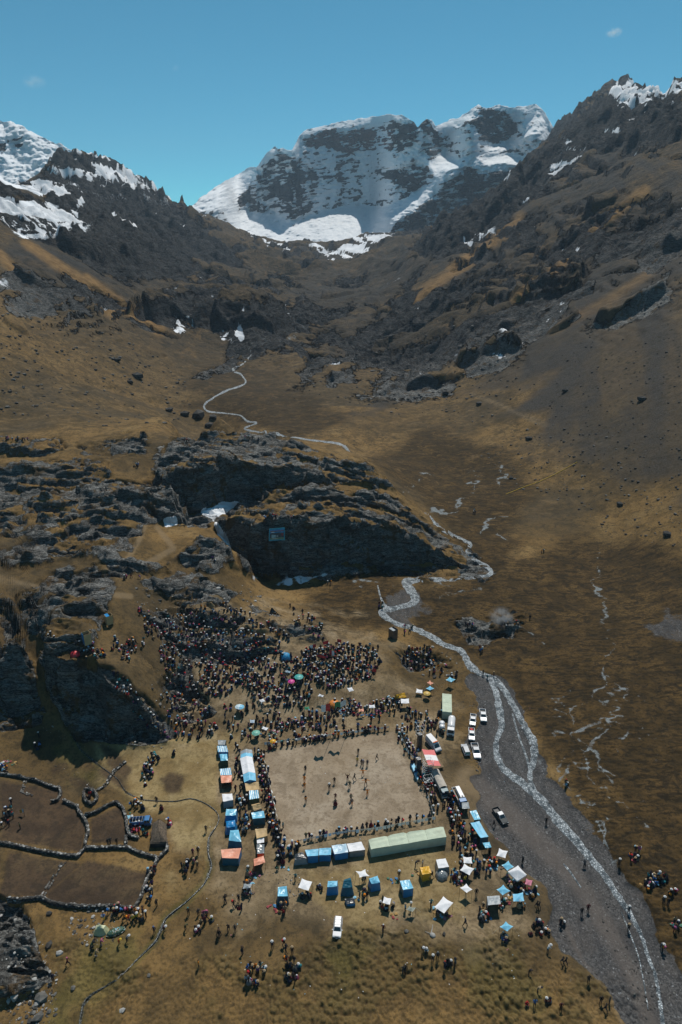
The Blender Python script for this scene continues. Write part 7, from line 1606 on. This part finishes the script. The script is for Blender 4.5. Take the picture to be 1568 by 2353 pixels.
area([(500, 1605), (690, 1640), (720, 1620), (900, 1610), (960, 1640), (1000, 1660), (900, 1655), (700, 1690), (620, 1705), (520, 1700)], 170, DARKS, .35, 'beyond the far pennant line', GSL)
line([(640, 1668), (720, 1655), (800, 1640)], 10, 46, GAY + DARKS, 'at the food stalls', GSL, sit=.6); line([(700, 1640), (830, 1630), (930, 1615)], 9, 60, GAY + DARKS, 'at the food stalls', GSL, sit=.6)
line([(615, 1722), (700, 1707), (800, 1690), (900, 1674)], 5, 80, DARKS, 'at the far pennant line', 'spectators along the pennant lines')
line([(600, 1740), (610, 1800), (625, 1870), (645, 1935)], 12, 150, DARKS, 'at the left pennant line', 'spectators along the pennant lines')
line([(918, 1680), (950, 1740), (985, 1810), (1006, 1865)], 12, 130, DARKS, 'at the right pennant line', 'spectators along the pennant lines')
line([(700, 1930), (800, 1913), (900, 1897), (1000, 1878)], 4, 54, DARKS, 'at the near pennant line', 'spectators along the pennant lines')
area([(632, 1935), (690, 1930), (690, 1950), (660, 1990), (636, 1985)], 34, DARKS, .2, 'at the black plastic tent', 'people among the lower stalls')
area([(535, 1705), (552, 1720), (565, 1800), (575, 1900), (565, 1930), (548, 1900), (540, 1800)], 60, DARKS, .1, 'between the stall rows', 'people between the stall rows')
line([(590, 1730), (606, 1800), (622, 1880), (632, 1930)], 6, 46, DARKS, 'behind the left pennant line', 'people between the stall rows')
area([(930, 1640), (1015, 1640), (1020, 1690), (980, 1700), (935, 1680)], 36, DARKS, .05, 'left of the tanker', 'people among the lorries')
line([(1000, 1800), (1030, 1830), (1045, 1880), (1060, 1920)], 14, 70, DARKS, 'between the pitch and the lorries', 'people among the lorries')
area([(1035, 1890), (1075, 1890), (1100, 1950), (1110, 1995), (1060, 1985), (1040, 1950)], 60, DARKS, .15, 'right of the long green tent', 'people among the lower stalls')
GLS = 'people among the lower stalls'
for u, v, ru, rv, n, s, pl in ((575, 2012, 9, 14, 12, .3, 'below the salmon stall'), (568, 2050, 11, 16, 18, .3, 'below the small grey awning'), (548, 2085, 10, 16, 10, .2, 'left of the narrow blue tent'), (470, 2112, 18, 14, 20, .7, 'in the left market ring'), (455, 2140, 9, 10, 9, .7, 'in the left market ring'),
                           (588, 2232, 24, 16, 34, .6, 'in the lower left ring'), (578, 2262, 16, 7, 16, .7, 'in the lower left ring'), (672, 2220, 16, 16, 20, .6, 'in the lower middle ring'), (668, 2248, 16, 12, 18, .7, 'in the lower middle ring'), (655, 2180, 8, 8, 4, .2, 'above the lower middle ring'),
                           (650, 2090, 8, 14, 10, .3, 'below the narrow blue tent'), (705, 2062, 12, 8, 10, .7, 'under a square white awning'), (738, 2045, 12, 7, 8, .8, 'left of the squat tent'), (835, 2060, 14, 10, 14, .5, 'beside the crumpled blue tent'), (888, 2082, 15, 10, 14, .6, 'under the smallest awning'),
                           (938, 2092, 10, 8, 7, .7, 'under the checked blanket'), (1018, 2095, 20, 14, 26, .7, 'under the large white diamond'), (985, 2015, 9, 8, 8, .5, 'beside the yellow tent'), (962, 1990, 10, 5, 5, 0, 'behind the yellow tent'), (1055, 2018, 20, 14, 26, .5, 'around the touching white awnings'),
                           (1065, 1985, 8, 12, 10, .3, 'above the square white awning'), (1108, 2000, 20, 16, 14, .1, 'on the market path'), (1130, 1985, 10, 10, 12, .7, 'below the stony white awning'), (1190, 2040, 24, 12, 22, .7, 'under the white pavilion'), (1222, 2058, 9, 12, 12, .5, 'right of the pavilion'),
                           (1112, 2108, 14, 22, 28, .5, 'left of the tall grey stall'), (1155, 2085, 10, 8, 12, .5, 'between two sky blue awnings'), (1195, 2085, 12, 8, 8, .7, 'under the sky blue square'), (1160, 2155, 13, 10, 14, .7, 'under the lone blue diamond'), (1240, 2140, 24, 18, 30, .6, 'in the right market ring'), (1290, 2125, 9, 9, 8, .4, 'at the gravel edge'),
                           (1030, 2220, 16, 10, 14, .6, 'in a lower right ring'), (1212, 2310, 8, 8, 6, .5, 'beside white sacks'), (1262, 2300, 10, 6, 5, .3, 'at the bottom right'), (840, 2025, 8, 8, 6, .2, 'near the star awning')):
    blob(u, v, ru, rv, n, DARKS + GAY[:6], s, pl, GLS)
for u, v, ru, rv, n, s, pl in ((1458, 1968, 14, 12, 14, .6, 'at the right bank path'), (1512, 2022, 24, 14, 34, .6, 'on the right bank'), (1490, 2035, 12, 10, 12, .6, 'on the right bank'), (1545, 2055, 10, 8, 8, .4, 'on the right bank'), (1550, 2130, 9, 12, 12, .4, 'lower on the right bank'), (1520, 2180, 6, 6, 2, 0, 'by the stones')):
    blob(u, v, ru, rv, n, DARKS + GAY[:6], s, pl, 'people on the far bank of the stream')
for u, v, ru, rv, n, s, pl, pal in ((310, 1905, 14, 12, 22, .5, 'by the blue lorry', ['red', 'maroon', 'red', 'pink', 'black', 'navy']), (330, 1918, 12, 6, 10, .6, 'on the yard wall', ['red', 'maroon', 'teal', 'black']), (390, 1895, 5, 10, 8, .7, 'against the thatched hut', ['red', 'maroon', 'pink']), (322, 1850, 22, 10, 10, 0, 'above the blue lorry', ['orange', 'black', 'navy', 'charcoal']),
                                 (268, 2098, 16, 8, 18, .2, 'below the longest wall', GAY), (310, 2108, 26, 14, 34, .1, 'below the longest wall', ['orange', 'red', 'yellow', 'black', 'navy', 'brown']), (345, 2055, 10, 22, 24, .4, 'along the fold wall', DARKS), (350, 2010, 8, 16, 16, .5, 'along the fold wall', DARKS),
                                 (340, 1780, 12, 30, 18, .5, 'at the golden meadow wall', DARKS), (355, 1745, 14, 10, 16, .5, 'at the golden meadow', GAY + DARKS), (400, 1740, 10, 8, 5, 0, 'on the meadow', ['black', 'navy']), (15, 1770, 14, 10, 10, .4, 'above the upper fold', DARKS + ['pale blue'] * 6), (88, 1695, 6, 8, 4, 0, 'below the left rock', DARKS), (90, 1720, 8, 6, 4, .3, 'beside grey rubble', ['navy', 'blue', 'black']),
                                 (18, 1885, 18, 26, 10, 0, 'in the upper fold', DARKS), (205, 1835, 7, 8, 5, .3, 'inside the stone pen', ['red', 'blue', 'black']), (325, 1860, 5, 5, 3, 0, 'by the hut', DARKS), (435, 1990, 16, 26, 12, 0, 'by the brook', DARKS + ['pink', 'red'])):
    blob(u, v, ru, rv, n, pal, s, pl, 'people around the walled folds')
for u, v, ru, rv, n, s, pl in ((190, 1490, 26, 8, 16, .6, 'near the red dome'), (215, 1505, 30, 12, 26, .7, 'at the cliff top'), (270, 1490, 18, 8, 14, .6, 'on the brown hill'), (300, 1488, 16, 14, 24, .5, 'on the brown hill'), (122, 1465, 14, 5, 9, .4, 'on the left rocks'), (290, 1515, 12, 10, 10, .5, 'above the cliff brink'), (330, 1480, 5, 8, 5, .2, 'on the brown hill'),
                           (268, 1474, 5, 5, 3, 0, 'between the latrines')):
    blob(u, v, ru, rv, n, DARKS, s, pl, 'people on the hill above the cliff')
for u, v, ru, rv, n, pl in ((35, 1012, 34, 2, 14, 'on the far left ledge'), (430, 1016, 10, 2, 6, 'on the crest'), (580, 1009, 24, 2, 8, 'on the crest'), (315, 1072, 8, 4, 6, 'on the ridge path'), (640, 1192, 36, 5, 8, 'on top of the postered cliff'), (240, 1128, 6, 4, 2, 'on a rock ledge'), (875, 1395, 6, 8, 5, 'at the stream bend'), (935, 1450, 14, 8, 7, 'by the dark cabin'), (1070, 1440, 20, 6, 6, 'on the grey outcrop'), (1170, 1440, 22, 7, 12, 'around the cooking fire'), (1105, 1495, 5, 8, 5, 'across the stream'),
                         (1000, 1540, 26, 16, 16, 'near the stream'), (1045, 1560, 8, 12, 8, 'above the green tent'), (1120, 1555, 18, 5, 4, 'wading at the ford'), (300, 1330, 30, 5, 5, 'on the hill path'), (490, 1290, 20, 3, 2, 'on a rock slab'), (720, 1340, 60, 4, 4, 'below the dark cliff'), (230, 1318, 10, 4, 3, 'on the hill path'), (1220, 1425, 3, 3, 1, 'right of the cooking fire'), (1300, 1805, 3, 4, 2, 'at the marsh edge'), (1240, 1270, 10, 6, 2, 'at the marsh pool'), (1090, 1180, 4, 4, 3, 'in the marsh')):
    blob(u, v, ru, rv, n, DARKS, .1, pl, 'distant walkers and onlookers', 'any')
cand = []
for kind, geo, n, pal, sit, place, group, face in CR:
    tries = 0; k = 0
    while k < n and tries < n * 6:
        tries += 1
        if kind == 'poly':
            A = np.array(geo, float); u = rp.uniform(A[:, 0].min(), A[:, 0].max()); v = rp.uniform(A[:, 1].min(), A[:, 1].max())
            if poly_sd(np.array([u]), np.array([v]), A)[0] < 0: continue
            if len(geo) > 8 and fbm(np.array([u / 22]), np.array([v / 14]), 2, 5)[0] < -.33 and n > 100: continue
        elif kind == 'blob':
            u0, v0, ru, rv = geo; a = rp.uniform(0, 6.283); r = math.sqrt(rp.random()) * 1.05; u = u0 + ru * r * math.cos(a); v = v0 + rv * r * math.sin(a)
        else:
            pts, w = geo; i = rp.randrange(len(pts) - 1); t = rp.random(); u = pts[i][0] * (1 - t) + pts[i + 1][0] * t + rp.gauss(0, w * .5); v = pts[i][1] * (1 - t) + pts[i + 1][1] * t + rp.gauss(0, w * .5)
        cand.append([u, v, pal, sit, place, group, face, geo if kind == 'blob' else None]); k += 1
# explicit people
EX = []
def ex(z, *rows, place, group):
    for x, y, pose, j, l, hat, rz in rows: EX.append((z(x, y), pose, j, l, hat, rz, place, group))
zD = Z(1150, 2950, 400 / 1568); NH = (None, None)
ex(zD, (1112, 262, 'hands_together', 'black', 'charcoal', NH, 0), (285, 545, 'standing', 'black', 'navy', ('black', 'hat'), 0), (1098, 405, 'standing', 'yellow', 'black', NH, 3), (1160, 430, 'standing', 'black', 'black', NH, 1), (1187, 450, 'standing', 'navy', 'charcoal', ('blue', 'cap'), 0), (1255, 452, 'standing', 'navy', 'black', NH, 0), (1405, 345, 'walking', 'charcoal', 'black', NH, 1.5),
   (740, 725, 'standing', 'brown', 'charcoal', NH, 3), (660, 825, 'standing', 'black', 'black', ('white', 'hat'), 0), (945, 685, 'arms_up', 'maroon', 'brown', ('tan', 'hat'), 3), (1055, 668, 'walking', 'charcoal', 'black', NH, 1.4), (980, 788, 'standing', 'dark green', 'tan', ('tan', 'hat'), 3), (755, 975, 'walking', 'maroon', 'maroon', NH, 0), (755, 1072, 'standing', 'charcoal', 'maroon', NH, 0), (998, 988, 'standing', 'dark green', 'charcoal', ('maroon', 'cap'), 0), (1015, 1062, 'standing', 'navy', 'orange', NH, 0), place='on the pitch', group='people on the pitch')
ex(zD, (270, 705, 'standing', 'orange', 'orange', NH, 3), (272, 805, 'hands_together', 'orange', 'orange', NH, 0), (290, 1022, 'standing', 'orange', 'orange', NH, 0), place='in the left dancer file', group='orange dancers on the pitch')
ex(zD, (1187, 597, 'arms_out', 'orange', 'orange', NH, 0), (1230, 757, 'arms_out', 'orange', 'orange', NH, 0), (1255, 912, 'arms_up', 'orange', 'orange', NH, 0), place='in the right dancer file', group='orange dancers on the pitch')
z6 = Z(1730, 3096, 1000 / 1568); z5 = Z(800, 3096, 1000 / 1568); z3 = Z(1730, 2300, 1000 / 1568)
ex(z6, (655, 838, 'walking', 'black', 'black', NH, 1), (668, 842, 'walking', 'black', 'charcoal', NH, 1), (205, 955, 'walking', 'navy', 'black', NH, 2), (275, 765, 'standing', 'black', 'navy', NH, 0), (565, 560, 'standing', 'charcoal', 'black', ('grey', 'cap'), 2), place='on the open market ground', group=GLS)
ex(z6, (713, 315, 'standing', 'black', 'black', NH, 0), (953, 590, 'stooping', 'charcoal', 'black', ('grey', 'hat'), 3), (935, 885, 'standing', 'black', 'charcoal', NH, 0), (975, 862, 'standing', 'maroon', 'black', NH, 0), (1230, 870, 'standing', 'charcoal', 'black', ('white', 'hat'), 0), (1228, 985, 'standing', 'black', 'charcoal', ('tan', 'hat'), 0), (385, 330, 'walking', 'black', 'charcoal', NH, 2), place='on the gravel bed', group='walkers on the gravel')
ex(z6, (1170, 575, 'standing', 'brown', 'black', ('white', 'hat'), 0), (1435, 1090, 'stooping', 'grey', 'charcoal', ('white', 'hat'), 0), (1478, 825, 'standing', 'black', 'black', NH, 0), (835, 75, 'standing', 'black', 'brown', ('red', 'cap'), 0), (1448, 815, 'standing', 'charcoal', 'black', ('white', 'hat'), 0), place='on the far bank', group='people on the far bank of the stream')
ex(z6, (815, 1190, 'walking', 'navy', 'charcoal', NH, 1), (835, 1195, 'walking', 'black', 'navy', NH, 1), (660, 1370, 'stooping', 'tan', 'charcoal', ('navy', 'cap'), 1), (640, 1460, 'standing', 'blue', 'black', NH, 0), (978, 1310, 'standing', 'black', 'charcoal', NH, 0), (1055, 1440, 'hands_together', 'black', 'black', NH, 0), (1108, 1445, 'standing', 'charcoal', 'black', NH, 1), (1083, 1490, 'walking', 'black', 'charcoal', NH, 1), (805, 1480, 'standing', 'maroon', 'black', NH, 0), (605, 1260, 'stooping', 'black', 'black', NH, 1), (722, 1120, 'stooping', 'white', 'charcoal', ('white', 'hat'), 2), place='on the hummocky turf', group='walkers at the bottom right')
ex(z5, (160, 805, 'walking', 'black', 'navy', NH, 1), (180, 985, 'walking', 'black', 'charcoal', NH, 0), (222, 990, 'standing', 'charcoal', 'black', NH, 0), (122, 1025, 'standing', 'black', 'navy', ('brown', 'hat'), 0), (455, 1095, 'standing', 'navy', 'black', ('white', 'hat'), 0), (268, 1130, 'standing', 'charcoal', 'navy', ('brown', 'hat'), 1), (580, 1130, 'standing', 'black', 'charcoal', ('tan', 'hat'), 0), (1150, 990, 'walking', 'maroon', 'navy', ('white', 'cap'), 0), (1288, 1245, 'walking', 'black', 'black', NH, 0), (1275, 1250, 'walking', 'charcoal', 'charcoal', NH, 0), (1490, 1165, 'standing', 'charcoal', 'black', ('grey', 'cap'), 0), (1460, 1180, 'standing', 'black', 'navy', ('white', 'hat'), 0), (1400, 1110, 'stooping', 'navy', 'black', ('white', 'hat'), 0), (1420, 1112, 'sitting', 'pale blue', 'charcoal', ('white', 'hat'), 0), (600, 665, 'walking', 'teal', 'black', NH, 0), (492, 590, 'standing', 'black', 'black', NH, 0), (1250, 650, 'standing', 'black', 'black', ('white', 'hat'), 0), (1450, 830, 'walking', 'teal', 'navy', NH, 0), (40, 365, 'standing', 'black', 'brown', NH, 0), place='on open grass', group='walkers on the open grass')
ex(z4, (585, 1085, 'stooping', 'charcoal', 'black', ('brown', 'hat'), 2), (637, 1078, 'stooping', 'pink', 'black', NH, 2), (575, 1105, 'stooping', 'dark green', 'black', ('black', 'hat'), 2), (605, 1145, 'stooping', 'tan', 'charcoal', NH, 2), (750, 1065, 'stooping', 'red', 'orange', ('yellow', 'hat'), 1), (798, 1050, 'stooping', 'grey', 'black', ('white', 'hat'), 1.5), (970, 1000, 'standing', 'navy', 'black', ('blue', 'cap'), 0), (1032, 985, 'stooping', 'maroon', 'charcoal', ('white', 'hat'), 1), (1185, 885, 'standing', 'brown', 'brown', ('teal', 'cap'), 0), (1415, 800, 'walking', 'black', 'black', NH, 1), (430, 1200, 'walking', 'maroon', 'black', ('pink', 'cap'), 2), (335, 1300, 'standing', 'navy', 'black', NH, 0), (1248, 1210, 'standing', 'orange', 'black', NH, 2), (655, 920, 'standing', 'blue', 'yellow', NH, 0), (1165, 975, 'stooping', 'olive', 'black', NH, 1), (985, 830, 'standing', 'black', 'black', NH, 1), (1375, 1010, 'walking', 'charcoal', 'black', NH, 2), place='on the lower left grass', group='people on the lower left grass')
ex(z4, (75, 195, 'walking', 'black', 'navy', ('white', 'hat'), 1), (45, 320, 'standing', 'black', 'black', NH, 1), (60, 330, 'standing', 'navy', 'black', ('red', 'cap'), 1), (85, 280, 'standing', 'teal', 'black', ('red', 'cap'), 1), (985, 185, 'standing', 'black', 'black', NH, 3), (1015, 230, 'standing', 'black', 'maroon', NH, 0), (855, 205, 'standing', 'maroon', 'black', NH, 0), (890, 220, 'walking', 'orange', 'navy', ('white', 'hat'), 2), (1245, 505, 'standing', 'black', 'black', NH, 0), (1212, 515, 'standing', 'maroon', 'black', NH, 0), (1240, 590, 'standing', 'brown', 'black', ('tan', 'hat'), 0), (680, 445, 'standing', 'black', 'charcoal', NH, 1), (695, 440, 'walking', 'charcoal', 'black', NH, 1), (735, 440, 'standing', 'brown', 'black', NH, 1), (130, 1345 - 1000, 'standing', 'olive', 'black', NH, 2), place='near the fold walls', group='people around the walled folds')
for (uv, pose, j, l, hat, rz, place, group) in EX:
    p = hit(*uv); person(p, rz, pose, j, l, hat, place, group, sk=(l in ('maroon',) and pose != 'walking'))
# nearest of the others as single people, the rest as one mass
occ = {}
def free(p, d):
    k = (int(p[0] // d), int(p[1] // d))
    for a in (-1, 0, 1):
        for b in (-1, 0, 1):
            for q in occ.get((k[0] + a, k[1] + b), ()):
                if (q[0] - p[0]) ** 2 + (q[1] - p[1]) ** 2 < d * d: return False
    occ.setdefault(k, []).append(p); return True
for c in cand: c.append(hit(c[0], c[1]))
cand = [c for c in cand if free(c[8], .55)]
cand.sort(key=lambda c: math.hypot(c[8][0], c[8][1]) ** 2 + (CAMZ - c[8][2]) ** 2)
n_one = 300 - len(EX)
VV = []; FF = []; CC = []; off = 0
def paste(V, F, cols, M):
    global off
    VV.append(V @ M[:3, :3].T + M[:3, 3]); FF.append(F + off); CC.append(cols); off += len(V)
hatV, hatF = np.array(_hb.V), _hb.F
def tri(F): return np.array([(f[0], f[i], f[i + 1]) for f in F for i in range(1, len(f) - 1)])
HT, ST_, PT = tri(_hb.F), tri(_sb.F), tri(_pb.F); hV, sV, pV = np.array(_hb.V), np.array(_sb.V), np.array(_pb.V)
ALLP = {k: np.array(v) for k, v in PLATE.items()}
for i, (u, v, pal, sit, place, group, face, geo, p) in enumerate(cand):
    j = rp.choice(pal); l = rp.choice(LOWS); hat = rp.choice(HATS); pose = 'sitting' if rp.random() < sit else rp.choice(['standing', 'standing', 'hands_together', 'walking', 'stooping'] if face != 'pitch' else ['standing', 'standing', 'hands_together'])
    if face == 'pitch': rz = math.atan2(PC[1] - p[1], PC[0] - p[0]) + math.pi / 2 + rp.gauss(0, .5)
    elif face == 'in' and geo:
        c = pz(geo[0], geo[1], p[2]); rz = math.atan2(c[1] - p[1], c[0] - p[0]) + math.pi / 2 + rp.gauss(0, .6)
    else: rz = rp.uniform(0, 6.28)
    sk = rp.random() < .28 and pose != 'walking'; pk = rp.random() < .15
    p = (p[0], p[1], p[2] - .03)
    if i < n_one: person(p, rz, pose, j, l, hat, place, group, sk, pk); continue
    s = rp.uniform(.88, 1.04) * PSC * .94; c_, s_ = math.cos(rz), math.sin(rz); w_ = s * 1.14; M = np.array([[c_ * w_, -s_ * w_, 0, p[0]], [s_ * w_, c_ * w_, 0, p[1]], [0, 0, s, p[2]], [0, 0, 0, 1]])
    V, F, mi = LOWP[pose]; pc4 = np.array([ALLP[j], (.20, .11, .07), ALLP[l], (.02, .018, .016), (.012, .01, .01)]); paste(V, F, pc4[mi], M)
    J = jpos(pose)
    if hat[0]: paste(hV + (J['hea'][0], (J['hea'][1] + J['top'][1]) / 2, J['top'][2] - .055), HT, np.repeat(ALLP[hat[0]][None], len(HT), 0), M)
    if sk: paste(sV * ((1.1, 1.1, .38) if pose == 'sitting' else (1, 1, 1)) + ((0, -.18, -.08) if pose == 'sitting' else (0, 0, 0)), ST_, np.repeat(ALLP[l][None], len(ST_), 0), M)
    if pk or pose == 'sitting' and rp.random() < .25: paste(pV + (J['che'][0], J['che'][1] + .22, J['che'][2] - .05), PT, np.repeat(ALLP[rp.choice(['pink', 'blue', 'red', 'teal', 'orange', 'white', 'pale blue'])][None], len(PT), 0), M)
V = np.concatenate(VV); F = np.concatenate(FF).astype(np.int32); Cc = np.concatenate(CC)
me = bpy.data.meshes.new('crowd'); me.vertices.add(len(V)); me.vertices.foreach_set('co', V.astype(np.float32).ravel()); me.loops.add(F.size); me.loops.foreach_set('vertex_index', F.ravel()); me.polygons.add(len(F)); me.polygons.foreach_set('loop_start', np.arange(0, F.size, 3, dtype=np.int32)); me.update(calc_edges=True)
at = me.attributes.new('col', 'FLOAT_COLOR', 'CORNER'); at.data.foreach_set('color', np.repeat(np.c_[Cc, np.ones(len(Cc))], 3, 0).astype(np.float32).ravel())
CM, nt_, b_ = nmat('crowd_cloth'); q_ = NB(nt_); q_.l(q_.attr('col').outputs['Color'], b_.inputs['Base Color']); b_.inputs['Roughness'].default_value = .8; b_.inputs['Specular IOR Level'].default_value = .15
me.materials.append(CM); tag(link('crowd', me), kind='stuff')
print('PEOPLE', len(EX), len(cand), 'crowd tris', len(F))
